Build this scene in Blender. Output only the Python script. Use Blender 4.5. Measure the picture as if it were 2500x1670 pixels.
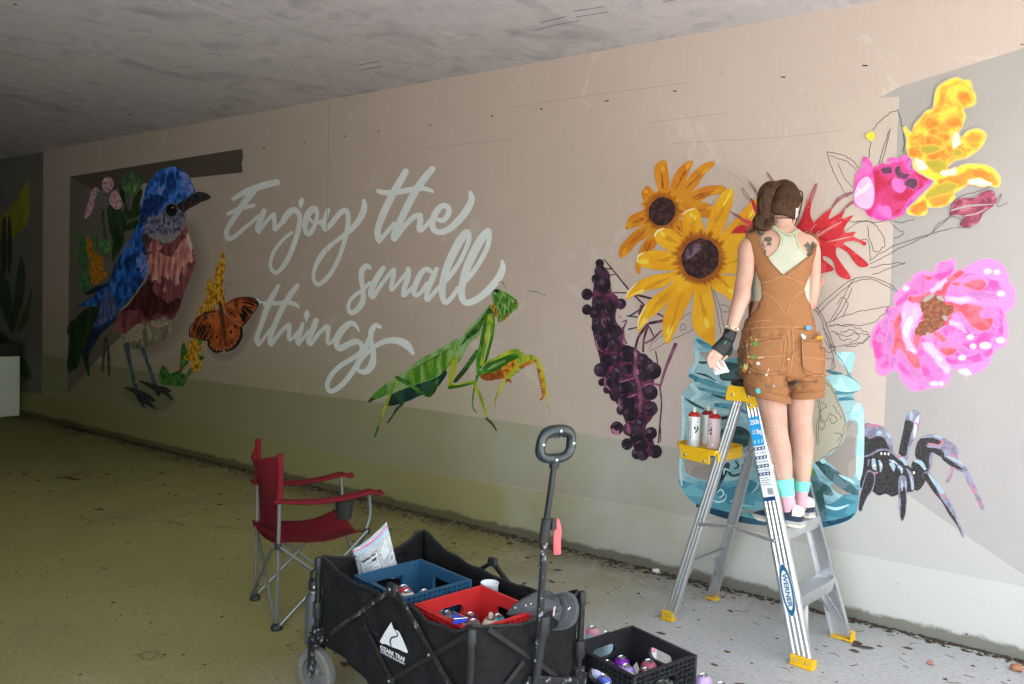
import bpy, bmesh, math, random
from mathutils import Vector, Matrix
import mathutils.geometry as mgeo
for _o in list(bpy.data.objects): bpy.data.objects.remove(_o, do_unlink=True)
SC = bpy.context.scene
COL = SC.collection
RND = random.Random(7)
# ---------------------------------------------------------------- camera
F_PX, YAW, PITCH, ROLL = 1993.2, 0.637863, -0.0494645, 0.0338518
CAM_H, CAM_D, CEIL_H = 1.577, 4.413, 3.143
def cam_axes():
    f = Vector((-math.sin(YAW)*math.cos(PITCH), math.cos(YAW)*math.cos(PITCH), math.sin(PITCH)))
    r = Vector((math.cos(YAW), math.sin(YAW), 0)); u = r.cross(f)
    return r*math.cos(ROLL)+u*math.sin(ROLL), u*math.cos(ROLL)-r*math.sin(ROLL), f
CR, CU, CF = cam_axes()
CP = Vector((0, -CAM_D, CAM_H))
cd = bpy.data.cameras.new('camera'); cam = bpy.data.objects.new('camera', cd); COL.objects.link(cam)
cd.sensor_width = 36; cd.lens = F_PX/2500*36; cd.clip_start = 0.05; cd.clip_end = 500
cam.matrix_world = Matrix(((CR.x, CU.x, -CF.x, CP.x), (CR.y, CU.y, -CF.y, CP.y), (CR.z, CU.z, -CF.z, CP.z), (0, 0, 0, 1)))
SC.camera = cam
# ---------------------------------------------------------------- light
SUN_EL, SUN_AZ = math.radians(48), math.radians(97)      # azimuth measured from +x, counter clockwise
wd = bpy.data.worlds.new('World'); SC.world = wd; wd.use_nodes = True
_nt = wd.node_tree; _bg = _nt.nodes['Background']
_sky = _nt.nodes.new('ShaderNodeTexSky'); _sky.sky_type = 'NISHITA'; _sky.sun_disc = False
_sky.sun_elevation = SUN_EL; _sky.sun_rotation = math.radians(90)-SUN_AZ
_sky.dust_density = 2.0
_hs = _nt.nodes.new('ShaderNodeHueSaturation'); _hs.inputs['Saturation'].default_value = .5      # a thin white overcast over the blue
_nt.links.new(_sky.outputs[0], _hs.inputs['Color']); _nt.links.new(_hs.outputs[0], _bg.inputs[0]); _bg.inputs[1].default_value = 0.15
sl = bpy.data.lights.new('sun', 'SUN'); sl.energy = 5.0; sl.angle = math.radians(0.5); sl.color = (1, .965, .92)
so = bpy.data.objects.new('sun', sl); COL.objects.link(so)
_sd = Vector((math.cos(SUN_EL)*math.cos(SUN_AZ), math.cos(SUN_EL)*math.sin(SUN_AZ), math.sin(SUN_EL)))
so.rotation_euler = _sd.to_track_quat('Z', 'Y').to_euler()
SC.view_settings.view_transform = 'Standard'; SC.view_settings.look = 'None'
SC.view_settings.exposure = 3.82; SC.view_settings.gamma = 1; SC.view_settings.use_curve_mapping = False
SC.render.engine = 'CYCLES'
cy = SC.cycles
cy.use_denoising = True
try: cy.denoiser = 'OPENIMAGEDENOISE'
except Exception: pass
cy.max_bounces = 10; cy.diffuse_bounces = 5; cy.glossy_bounces = 4; cy.transparent_max_bounces = 16
cy.sample_clamp_indirect = 10
# ---------------------------------------------------------------- photograph pixels (2500 x 1670) to points of the place
def ray(px, py):
    d = CR*((px-1250)/F_PX) + CU*((835-py)/F_PX) + CF
    return d
def on(px, py, ax, val):
    d = ray(px, py); t = (val-CP[ax])/d[ax]; return CP + d*t
def W(px, py, y=0.0): return on(px, py, 1, y)       # point on the wall plane (or a plane parallel to it)
def G(px, py, z=0.0): return on(px, py, 2, z)       # point on a level plane
def X(px, py, x): return on(px, py, 0, x)
# ---------------------------------------------------------------- materials
MATS = {}
def _new(name):
    m = bpy.data.materials.new(name); m.use_nodes = True; nt = m.node_tree
    return m, nt, nt.nodes['Principled BSDF']
def C4(c): return (c[0], c[1], c[2], 1)
def mix_col(nt, a, b, fac, blend='MIX'):
    n = nt.nodes.new('ShaderNodeMix'); n.data_type = 'RGBA'; n.blend_type = blend
    for s, v in ((n.inputs[6], a), (n.inputs[7], b)):
        if isinstance(v, (tuple, list)): s.default_value = C4(v)
        else: nt.links.new(v, s)
    if isinstance(fac, (int, float)): n.inputs[0].default_value = fac
    else: nt.links.new(fac, n.inputs[0])
    return n.outputs[2]
def coords(nt, scale=(1, 1, 1), rot=(0, 0, 0), kind='Object'):
    tc = nt.nodes.new('ShaderNodeTexCoord'); mp = nt.nodes.new('ShaderNodeMapping')
    mp.inputs['Scale'].default_value = scale; mp.inputs['Rotation'].default_value = rot
    nt.links.new(tc.outputs[kind], mp.inputs['Vector']); return mp.outputs[0]
def noise(nt, vec, scale, detail=4, rough=.55, dist=0):
    n = nt.nodes.new('ShaderNodeTexNoise'); n.inputs['Scale'].default_value = scale; n.inputs['Detail'].default_value = detail
    n.inputs['Roughness'].default_value = rough; n.inputs['Distortion'].default_value = dist
    nt.links.new(vec, n.inputs['Vector']); return n.outputs[0]
def ramp(nt, fac, stops, mode='LINEAR'):
    r = nt.nodes.new('ShaderNodeValToRGB'); cr = r.color_ramp; cr.interpolation = mode
    while len(cr.elements) < len(stops): cr.elements.new(.5)
    for e, (p, c) in zip(cr.elements, stops):
        e.position = p; e.color = C4(c) if isinstance(c, (tuple, list)) else (c, c, c, 1)
    nt.links.new(fac, r.inputs[0]); return r.outputs[0]
def bump(nt, bs, h, strength=.3, dist=.01):
    b = nt.nodes.new('ShaderNodeBump'); b.inputs['Strength'].default_value = strength; b.inputs['Distance'].default_value = dist
    nt.links.new(h, b.inputs['Height']); nt.links.new(b.outputs[0], bs.inputs['Normal'])
def mat(name, c, rough=.6, metal=0.0, var=.12, vs=25, bmp=0, bs=200, spec=.5, alpha=None, trans=0, ior=1.45, dirt=None):
    if name in MATS: return MATS[name]
    m, nt, b = _new(name); v = coords(nt)
    if var:
        n = noise(nt, v, vs, 4)
        col = mix_col(nt, tuple(x*(1-var) for x in c), tuple(min(1, x*(1+var)) for x in c), n)
        if dirt:
            d = ramp(nt, noise(nt, v, dirt[1], 6, .7), [(dirt[2], 0), (min(1, dirt[2]+.12), 1)])
            col = mix_col(nt, col, dirt[0], d)
        nt.links.new(col, b.inputs['Base Color'])
    else: b.inputs['Base Color'].default_value = C4(c)
    b.inputs['Roughness'].default_value = rough; b.inputs['Metallic'].default_value = metal
    b.inputs['Specular IOR Level'].default_value = spec; b.inputs['IOR'].default_value = ior
    if trans: b.inputs['Transmission Weight'].default_value = trans
    if alpha is not None: b.inputs['Alpha'].default_value = alpha
    if bmp: bump(nt, b, noise(nt, v, bs, 3), bmp, .002)
    MATS[name] = m; return m
def paint(name, stops, scale=20, stretch=(1, 1, 1), detail=3, mode='CONSTANT', rough=.55, dist=.4, rel=.25, rot=(0, 0, 0), nrough=.5, soft=False):
    """flat wall paint laid in patches of a few mixed tones, with the rolled texture of the wall below"""
    if name in MATS: return MATS[name]
    m, nt, b = _new(name); v = coords(nt, stretch, rot)
    n = noise(nt, v, scale, detail, nrough, dist)
    if len(stops) == 1: col = mix_col(nt, tuple(x*.93 for x in stops[0]), tuple(min(1, x*1.07) for x in stops[0]), n)
    else:
        k = len(stops); lo, hi = .34, .66
        st = [(0 if i == 0 else lo+(hi-lo)*i/k, c) for i, c in enumerate(stops)]
        col = ramp(nt, n, st, mode)
    v2 = coords(nt)
    w = noise(nt, v2, 260, 2); col = mix_col(nt, col, mix_col(nt, col, (0, 0, 0), .18), ramp(nt, w, [(.45, 0), (.75, 1)]))
    if soft:            # blended wet-in-wet into the paint it lies on
        a = nt.nodes.new('ShaderNodeAttribute'); a.attribute_name = 'coat'; col = mix_col(nt, soft, col, a.outputs['Fac'])
    nt.links.new(col, b.inputs['Base Color']); b.inputs['Roughness'].default_value = rough
    b.inputs['Specular IOR Level'].default_value = .3
    bump(nt, b, noise(nt, v2, 120, 4), rel, .003)
    MATS[name] = m; return m
def soft_paint(name, c, under, strength=1.0):
    """thin sprayed paint, thinning out into the paint under it where the 'coat' attribute falls"""
    if name in MATS: return MATS[name]
    m, nt, b = _new(name); b.inputs['Roughness'].default_value = .6; b.inputs['Specular IOR Level'].default_value = .3
    a = nt.nodes.new('ShaderNodeAttribute'); a.attribute_name = 'coat'
    mu = nt.nodes.new('ShaderNodeMath'); mu.operation = 'MULTIPLY'; mu.inputs[1].default_value = strength; nt.links.new(a.outputs['Fac'], mu.inputs[0])
    nt.links.new(mix_col(nt, under, c, mu.outputs[0]), b.inputs['Base Color']); bump(nt, b, noise(nt, coords(nt), 120, 4), .25, .003)
    MATS[name] = m; return m
# ---------------------------------------------------------------- objects
def link(name, me, m, parent=None):
    o = bpy.data.objects.new(name, me); COL.objects.link(o)
    if m is not None:
        for mm in (m if isinstance(m, (list, tuple)) else [m]): me.materials.append(mm)
    if parent is not None: o.parent = parent
    return o
def tag(o, label=None, cat=None, group=None, kind=None):
    if label: o['label'] = label
    if cat: o['category'] = cat
    if group: o['group'] = group
    if kind: o['kind'] = kind
    return o
def thing(name, label, cat, loc=(0, 0, 0), rz=0, group=None):
    o = bpy.data.objects.new(name, None); COL.objects.link(o); o.empty_display_size = .1
    o.location = loc; o.rotation_euler = (0, 0, rz); return tag(o, label, cat, group)
def part_empty(name, parent):
    o = bpy.data.objects.new(name, None); COL.objects.link(o); o.parent = parent; o.empty_display_size = .05; return o
def copy_tree(o, parent=None):
    c = o.copy(); COL.objects.link(c)
    if parent is not None: c.parent = parent
    for ch in list(o.children): copy_tree(ch, c)
    return c
def bm_obj(name, bm, m, parent=None, smooth=False, bevel=0, seg=2, angle=40):
    bmesh.ops.recalc_face_normals(bm, faces=bm.faces)
    me = bpy.data.meshes.new(name); bm.to_mesh(me); bm.free()
    if smooth:
        for p in me.polygons: p.use_smooth = True
        try: me.set_sharp_from_angle(angle=math.radians(angle))
        except Exception: pass
    o = link(name, me, m, parent)
    if bevel:
        md = o.modifiers.new('bevel', 'BEVEL'); md.width = bevel; md.segments = seg; md.limit_method = 'ANGLE'; md.angle_limit = math.radians(35)
    return o
def V(*a): return Vector(a)
def add_box(bm, c, s, M=None):
    x, y, z = (k/2 for k in s); c = Vector(c)
    vs = [Vector((sx*x, sy*y, sz*z)) for sx in (-1, 1) for sy in (-1, 1) for sz in (-1, 1)]
    vv = [bm.verts.new((M @ v if M is not None else v) + c) for v in vs]
    for f in ((0, 1, 3, 2), (4, 6, 7, 5), (0, 4, 5, 1), (2, 3, 7, 6), (0, 2, 6, 4), (1, 5, 7, 3)): bm.faces.new([vv[i] for i in f])
def frame_of(d, up=Vector((0, 0, 1))):
    d = d.normalized()
    if abs(d.dot(up)) > .98: up = Vector((0, 1, 0)) if abs(d.y) < .9 else Vector((1, 0, 0))
    s = d.cross(up).normalized(); u = s.cross(d).normalized(); return s, u, d
def add_bar(bm, a, b, w, h, up=Vector((0, 0, 1))):
    """rectangular bar from a to b, w across (sideways), h along 'up'"""
    a, b = Vector(a), Vector(b); s, u, d = frame_of(b-a, up)
    r = []
    for p in (a, b): r.append([bm.verts.new(p + s*(i*w/2) + u*(j*h/2)) for i, j in ((-1, -1), (1, -1), (1, 1), (-1, 1))])
    for i in range(4): bm.faces.new((r[0][i], r[0][(i+1) % 4], r[1][(i+1) % 4], r[1][i]))
    bm.faces.new(r[0][::-1]); bm.faces.new(r[1])
def add_tube(bm, pts, rad, n=8, caps=True, closed=False, up=Vector((0, 0, 1))):
    pts = [Vector(p) for p in pts]; k = len(pts); rings = []
    prev = None
    for i, p in enumerate(pts):
        if closed: d = pts[(i+1) % k]-pts[i-1]
        else: d = pts[min(i+1, k-1)]-pts[max(i-1, 0)]
        d.normalize()
        if prev is None: s, u, _ = frame_of(d, up)
        else:
            s = prev - d*prev.dot(d)
            s = s.normalized() if s.length > 1e-6 else frame_of(d, up)[0]
            u = s.cross(d)*-1
            u = d.cross(s)*-1 if False else s.cross(d)
        prev = s
        r = rad[i] if isinstance(rad, (list, tuple)) else rad
        rx, ry = r if isinstance(r, (list, tuple)) else (r, r)
        rings.append([bm.verts.new(p + s*(math.cos(2*math.pi*j/n)*rx) + u*(math.sin(2*math.pi*j/n)*ry)) for j in range(n)])
    m = k if closed else k-1
    for i in range(m):
        A, B = rings[i], rings[(i+1) % k]
        for j in range(n): bm.faces.new((A[j], A[(j+1) % n], B[(j+1) % n], B[j]))
    if caps and not closed: bm.faces.new(rings[0][::-1]); bm.faces.new(rings[-1])
def add_lathe(bm, prof, n=16, M=None, c=(0, 0, 0)):
    """prof: (radius, z) from bottom to top"""
    c = Vector(c); rings = []
    for r, z in prof:
        if r < 1e-5:
            v = Vector((0, 0, z)); rings.append([bm.verts.new((M @ v if M is not None else v)+c)])
        else:
            row = []
            for j in range(n):
                v = Vector((r*math.cos(2*math.pi*j/n), r*math.sin(2*math.pi*j/n), z)); row.append(bm.verts.new((M @ v if M is not None else v)+c))
            rings.append(row)
    for A, B in zip(rings, rings[1:]):
        for j in range(n):
            k = (j+1) % n
            if len(A) == 1 and len(B) == 1: continue
            if len(A) == 1: bm.faces.new((A[0], B[k], B[j]))
            elif len(B) == 1: bm.faces.new((A[j], A[k], B[0]))
            else: bm.faces.new((A[j], A[k], B[k], B[j]))
    if len(rings[0]) > 1: bm.faces.new(rings[0][::-1])
    if len(rings[-1]) > 1: bm.faces.new(rings[-1])
def spline(pts, closed=False, n=6):
    """Catmull-Rom through the points (tuples of any length)"""
    k = len(pts); out = []; dim = len(pts[0])
    def g(i): return pts[i % k] if closed else pts[max(0, min(k-1, i))]
    for i in range(k if closed else k-1):
        p0, p1, p2, p3 = g(i-1), g(i), g(i+1), g(i+2)
        for j in range(n):
            t = j/n
            out.append(tuple(.5*((2*p1[a])+(-p0[a]+p2[a])*t+(2*p0[a]-5*p1[a]+4*p2[a]-p3[a])*t*t+(-p0[a]+3*p1[a]-3*p2[a]+p3[a])*t**3) for a in range(dim)))
    if not closed: out.append(tuple(pts[-1]))
    return out
# ================================================================ the setting: an underpass open at its right-hand end
def olive_tint(nt, v, x0, x1, scale, lo=.25):
    """blotchy olive tint, stronger deeper inside the underpass"""
    sep = nt.nodes.new('ShaderNodeSeparateXYZ'); nt.links.new(v, sep.inputs[0])
    mr = nt.nodes.new('ShaderNodeMapRange'); nt.links.new(sep.outputs[0], mr.inputs[0]); mr.inputs[1].default_value = x0; mr.inputs[2].default_value = x1; mr.inputs[3].default_value = -.35; mr.inputs[4].default_value = .75
    ad = nt.nodes.new('ShaderNodeMath'); ad.operation = 'ADD'; ad.use_clamp = True; nt.links.new(noise(nt, v, scale, 5, .6, .5), ad.inputs[0]); nt.links.new(mr.outputs[0], ad.inputs[1])
    return ramp(nt, ad.outputs[0], [(.30, 0), (.92, 1)])
def tube_wall_mat():
    m, nt, b = _new('beige wall paint'); v = coords(nt)
    big = noise(nt, v, .9, 5, .6); col = mix_col(nt, (.515, .405, .36), (.585, .47, .425), big)
    st = noise(nt, coords(nt, (14, 1, .35)), 3, 4, .6); col = mix_col(nt, col, mix_col(nt, col, (.25, .2, .16), .06), ramp(nt, st, [(.45, 0), (.75, 1)]))
    sc = noise(nt, coords(nt, (1.2, 1, 9)), 3.2, 6, .75); col = mix_col(nt, col, (.30, .24, .20), ramp(nt, sc, [(.70, 0), (.74, .35)]))
    # grime creeping up from the ground
    sep = nt.nodes.new('ShaderNodeSeparateXYZ'); nt.links.new(v, sep.inputs[0])
    n2 = noise(nt, v, 5, 6, .7)
    mm = nt.nodes.new('ShaderNodeMath'); mm.operation = 'MULTIPLY_ADD'; mm.inputs[1].default_value = .16; nt.links.new(n2, mm.inputs[0]); mm.inputs[2].default_value = -.05
    ss = nt.nodes.new('ShaderNodeMath'); ss.operation = 'SUBTRACT'; nt.links.new(sep.outputs[2], ss.inputs[0]); nt.links.new(mm.outputs[0], ss.inputs[1])
    g = ramp(nt, ss.outputs[0], [(0, 1), (.05, 0)]); col = mix_col(nt, col, (.10, .08, .05), mix_col(nt, (0, 0, 0), g, .75))
    zr = nt.nodes.new('ShaderNodeMapRange'); zr.interpolation_type = 'SMOOTHSTEP'; nt.links.new(sep.outputs[2], zr.inputs[0]); zr.inputs[1].default_value = 1.75; zr.inputs[2].default_value = .45; zr.inputs[4].default_value = .62
    za = nt.nodes.new('ShaderNodeMath'); za.operation = 'MULTIPLY'; nt.links.new(zr.outputs[0], za.inputs[0]); nt.links.new(olive_tint(nt, v, -1.4, -4.6, 1.3), za.inputs[1])
    col = mix_col(nt, col, (.36, .33, .20), za.outputs[0])  # olive tint, stronger low on the wall and further inside
    # pits, scuffs and an old patch or two
    col = mix_col(nt, col, mix_col(nt, col, (.75, .70, .66), .35), ramp(nt, noise(nt, v, 1.6, 7, .72, 1.2), [(.60, 0), (.63, .55)]))
    sp = noise(nt, v, 45, 2, .5); col = mix_col(nt, col, (.14, .11, .09), ramp(nt, sp, [(.775, 0), (.80, .8)]))
    nt.links.new(col, b.inputs['Base Color']); b.inputs['Roughness'].default_value = .55; b.inputs['Specular IOR Level'].default_value = .3
    h = nt.nodes.new('ShaderNodeMath'); h.operation = 'ADD'
    nt.links.new(noise(nt, coords(nt, (3, 1, .5)), 60, 4), h.inputs[0]); nt.links.new(noise(nt, v, 2.2, 5), h.inputs[1])
    bump(nt, b, h.outputs[0], .5, .006); return m
def concrete_floor_mat():
    m, nt, b = _new('worn concrete'); v = coords(nt)
    col = mix_col(nt, (.37, .37, .355), (.50, .50, .48), noise(nt, v, 1.3, 7, .65))
    col = mix_col(nt, col, mix_col(nt, (.235, .215, .072), (.33, .305, .125), noise(nt, v, 3, 6, .7)), olive_tint(nt, v, -1.3, -4.0, 1.1))  # blotchy olive tint taking over further inside
    col = mix_col(nt, col, (.20, .165, .095), ramp(nt, noise(nt, v, .9, 5, .6, .5), [(.54, 0), (.72, .5)]))
    col = mix_col(nt, col, (.16, .14, .11), ramp(nt, noise(nt, v, 9, 6, .75), [(.60, 0), (.72, .45)]))
    fine = noise(nt, coords(nt, (1, 1.6, 1), (0, 0, .4)), 34, 6, .8); col = mix_col(nt, col, mix_col(nt, col, (0, 0, 0), .45), ramp(nt, fine, [(.50, 0), (.66, .7)]))
    col = mix_col(nt, col, (.60, .60, .57), ramp(nt, noise(nt, coords(nt, (2, 1, 1), (0, 0, .4)), 14, 6, .8), [(.64, 0), (.75, .5)]))
    vo = nt.nodes.new('ShaderNodeTexVoronoi'); vo.feature = 'DISTANCE_TO_EDGE'; vo.inputs['Scale'].default_value = .55
    vd = nt.nodes.new('ShaderNodeVectorMath'); vd.operation = 'MULTIPLY_ADD'; nn = nt.nodes.new('ShaderNodeTexNoise'); nn.inputs['Scale'].default_value = 2.5; nn.inputs['Detail'].default_value = 6; nt.links.new(v, nn.inputs['Vector']); nt.links.new(nn.outputs['Color'], vd.inputs[0]); vd.inputs[1].default_value = (.5, .5, .5); nt.links.new(v, vd.inputs[2]); nt.links.new(vd.outputs[0], vo.inputs['Vector'])
    cm = nt.nodes.new('ShaderNodeMath'); cm.operation = 'MULTIPLY'; nt.links.new(ramp(nt, vo.outputs[0], [(0, .8), (.006, 0)]), cm.inputs[0]); nt.links.new(ramp(nt, noise(nt, v, .7, 3), [(.48, 0), (.6, 1)]), cm.inputs[1])
    col = mix_col(nt, col, (.06, .05, .035), cm.outputs[0])
    # dirt swept against the foot of the wall
    sep = nt.nodes.new('ShaderNodeSeparateXYZ'); nt.links.new(v, sep.inputs[0])
    ad = nt.nodes.new('ShaderNodeMath'); ad.operation = 'MULTIPLY_ADD'; ad.inputs[1].default_value = .9; ad.inputs[2].default_value = -.45; nt.links.new(noise(nt, v, 2.5, 7, .7), ad.inputs[0])
    a2 = nt.nodes.new('ShaderNodeMath'); a2.operation = 'ADD'; nt.links.new(sep.outputs[1], a2.inputs[0]); nt.links.new(ad.outputs[0], a2.inputs[1])
    mr = nt.nodes.new('ShaderNodeMapRange'); mr.inputs[1].default_value = -.36; mr.inputs[2].default_value = .10; nt.links.new(a2.outputs[0], mr.inputs[0])
    xr = nt.nodes.new('ShaderNodeMapRange'); xr.inputs[1].default_value = -.4; xr.inputs[2].default_value = -2.2; nt.links.new(sep.outputs[0], xr.inputs[0]); xr.inputs[3].default_value = .10
    mu = nt.nodes.new('ShaderNodeMath'); mu.operation = 'MULTIPLY'; nt.links.new(mr.outputs[0], mu.inputs[0]); nt.links.new(xr.outputs[0], mu.inputs[1])
    col = mix_col(nt, col, mix_col(nt, (.055, .04, .022), (.13, .10, .055), noise(nt, v, 18, 5, .7)), mu.outputs[0])
    col = mix_col(nt, col, (.05, .04, .03), ramp(nt, noise(nt, v, 38, 3, .6), [(.71, 0), (.76, .8)]))
    nt.links.new(col, b.inputs['Base Color']); b.inputs['Roughness'].default_value = .75; b.inputs['Specular IOR Level'].default_value = .3
    bump(nt, b, noise(nt, v, 55, 6, .7), .45, .006); return m
def ceiling_mat():
    m, nt, b = _new('rough ceiling concrete'); v = coords(nt)
    n1 = noise(nt, coords(nt, (1.5, 1, 1), (0, 0, .5)), 1.7, 7, .62, .9)
    col = ramp(nt, n1, [(.30, (.34, .315, .325)), (.42, (.46, .43, .44)), (.50, (.55, .515, .525)), (.58, (.49, .46, .47)), (.72, (.62, .585, .595))])
    col = mix_col(nt, col, (.24, .22, .215), ramp(nt, noise(nt, coords(nt, (1, 1.7, 1), (0, 0, .3)), 3.2, 6, .65), [(.56, 0), (.70, .45)]))
    col = mix_col(nt, col, (.66, .63, .62), ramp(nt, noise(nt, v, 9, 5, .7, 1.5), [(.62, 0), (.68, .35)]))
    nt.links.new(col, b.inputs['Base Color']); b.inputs['Roughness'].default_value = .7; b.inputs['Specular IOR Level'].default_value = .3
    h = nt.nodes.new('ShaderNodeMath'); h.operation = 'ADD'; nt.links.new(n1, h.inputs[0]); nt.links.new(noise(nt, v, 26, 4, .6), h.inputs[1])
    bump(nt, b, h.outputs[0], .35, .012); return m
M_WALL, M_FLOOR, M_CEIL = tube_wall_mat(), concrete_floor_mat(), ceiling_mat()
X_OPEN, X_END, Y_BACK = 1.6, -19.0, -7.0
def slab(name, lo, hi, m, parent=None, **k):
    bm = bmesh.new(); lo, hi = Vector(lo), Vector(hi); add_box(bm, (lo+hi)/2, hi-lo); return bm_obj(name, bm, m, parent, **k)
def grid_sheet(name, x0, x1, y0, y1, z, m, step=.12):
    me = bpy.data.meshes.new(name); nx, ny = int((x1-x0)/step)+1, int((y1-y0)/step)+1
    vs = [(x0+(x1-x0)*i/nx, y0+(y1-y0)*j/ny, z) for j in range(ny+1) for i in range(nx+1)]
    fs = [(j*(nx+1)+i, j*(nx+1)+i+1, (j+1)*(nx+1)+i+1, (j+1)*(nx+1)+i) for j in range(ny) for i in range(nx)]
    me.from_pydata(vs, [], fs); return link(name, me, m)
ground = grid_sheet('floor', X_END-1, X_OPEN+.4, Y_BACK-.3, .3, 0, M_FLOOR, .5); tag(ground, 'worn concrete floor of the underpass', kind='structure')
ceil = slab('ceiling', (X_END-1, Y_BACK-.3, CEIL_H), (X_OPEN, .4, CEIL_H+.5), M_CEIL); tag(ceil, 'mottled concrete ceiling slab of the underpass', kind='structure')
X_JOINT = -10.15
wall = slab('wall', (X_JOINT, 0, -.1), (X_OPEN, .3, CEIL_H), M_WALL)
tag(wall, 'long beige concrete wall painted with birds, flowers and insects', 'wall')
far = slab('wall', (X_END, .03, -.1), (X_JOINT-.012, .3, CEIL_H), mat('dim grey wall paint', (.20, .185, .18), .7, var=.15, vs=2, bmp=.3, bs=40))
tag(far, 'dim grey far wall section beyond the vertical joint at the left end', 'wall')
X_SIDE = -1.7
back = slab('wall', (X_END, Y_BACK-.3, -.1), (X_SIDE, Y_BACK, CEIL_H), mat('near-black concrete', (.05, .048, .045), .8, var=.15, vs=2))  # unseen; near-black and cut short to shape light along the painted wall
tag(back, 'near-black concrete wall, unseen and darkened to cut bounce light, across the underpass', 'wall')
endw = slab('wall', (X_END-.3, Y_BACK, -.1), (X_END, .3, CEIL_H), mat('darkened end concrete', (.03, .03, .03), .8, var=.15, vs=2))  # unseen; near-black so little light bounces back to the left end
tag(endw, 'unseen wall, darkened to cut bounce light, closing the far end of the underpass', 'wall')
# outside, unseen: pale path, grass, and a leafy bounce_bank added for green bounce light
path = slab('path', (X_OPEN+.4, Y_BACK-4, -.3), (X_OPEN+6, 5, -.004), mat('unseen pale concrete', (.42, .41, .40), .8, var=.1, vs=3)); tag(path, kind='structure')
bounce_apron = slab('path', (X_SIDE-1, Y_BACK-7, -.3), (X_OPEN+.39, Y_BACK-.31, -.004), mat('unseen pale concrete', (.42, .41, .40), .8)); tag(bounce_apron, kind='structure')  # unseen apron, added to bounce neutral light in by the side opening
M_GRASS = mat('grass green', (.085, .11, .045), .9, var=.3, vs=3)
gr = slab('grass', (-60, -70, -.6), (90, 60, -.012), M_GRASS); tag(gr, 'unseen grass outside the open end', kind='structure')

bm = bmesh.new()
_pr = [(9, 0), (11, 1.6), (13, 4.2), (15, 6.3), (18, 7.4), (24, 7.6)]
_rows = []
for _j in range(41):
    _yy = -40 + _j*1.5
    _rows.append([bm.verts.new((a + .8*math.sin(_yy*.7+a), _yy, (b + (.9*math.sin(_yy*1.1+a) + .5*math.sin(_yy*2.3)*(b > 0)) if b > 0 else -.2))) for a, b in _pr])
for _a, _b in zip(_rows, _rows[1:]):
    for _i in range(len(_pr)-1): bm.faces.new((_a[_i], _a[_i+1], _b[_i+1], _b[_i]))
bounce_bank = bm_obj('bounce_bank', bm, mat('leafy bounce_bank', (.06, .075, .04), .9, var=.5, vs=1.2, bmp=1, bs=6), smooth=True); tag(bounce_bank, 'unseen leafy bounce_bank added outside the open end for green bounce light', kind='structure')

# form-board ridges and old scrapes on the ceiling
def ceil_line(name, pts, w, m, drop, jit=0):
    bm = bmesh.new(); q = spline(pts, False, 8); P_ = [G(a, b, CEIL_H-drop*.3) for a, b in q]
    if jit: P_ = [p+Vector((RND.uniform(-jit, jit), RND.uniform(-jit, jit), 0)) for p in P_]
    add_tube(bm, P_, [(w*RND.uniform(.6, 1.2), drop) for _ in P_], 6); return bm_obj(name, bm, m, ceil)
M_RIDGE = mat('pale ridge', (.52, .49, .485), .7, var=.25, vs=7); M_SCR = mat('dark scrape', (.05, .035, .035), .8, var=.3); M_SCRR = mat('rusty scrape', (.25, .06, .05), .8, var=.3)
c1 = lambda x, y: (x/1.8784, y/1.8784); c2 = lambda x, y: (1250+x/1.8784, y/1.8784)
for pts, w in (([c1(840, 0), c1(960, 42), c1(1080, 85), c1(1180, 118), c1(1260, 150)], .009), ([c1(1340, 175), c1(1420, 205), c1(1490, 235), c1(1580, 270)], .007), ([c1(180, 462), c1(260, 445), c1(510, 380), c1(720, 322), c1(930, 265), c1(1020, 240)], .011), ([c1(1180, 205), c1(1310, 160), c1(1500, 100), c1(1740, 40), c1(1900, 0)], .010), ([c1(0, 415), c1(60, 405), c1(150, 408)], .010)): ceil_line('form_ridge', pts, w*.7, M_RIDGE, .0014, .006)
for pts, w, m in (([c1(1640, 300), c1(1690, 290), c1(1742, 280)], .004, M_SCR), ([c1(1655, 322), c1(1700, 314), c1(1750, 305)], .005, M_SCR), ([c1(960, 244), c1(1015, 254)], .004, M_SCR), ([c1(580, 528), c1(610, 524)], .010, M_SCR), ([c2(130, 105), c2(190, 90), c2(250, 75)], .003, M_SCR), ([c2(280, 52), c2(350, 42), c2(420, 30)], .003, M_SCR), ([c2(295, 78), c2(370, 66), c2(440, 55)], .003, M_SCR), ([c2(100, 140), c2(200, 115), c2(310, 95)], .0025, M_SCR), ([c2(690, 10), c2(720, 4), c2(750, 0)], .004, M_SCRR), ([c2(208, 275), c2(228, 275)], .010, M_SCRR), ([c1(60, 20), c1(80, 22)], .012, M_SCR)): ceil_line('scrape', pts, w, m, .0012)
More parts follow.
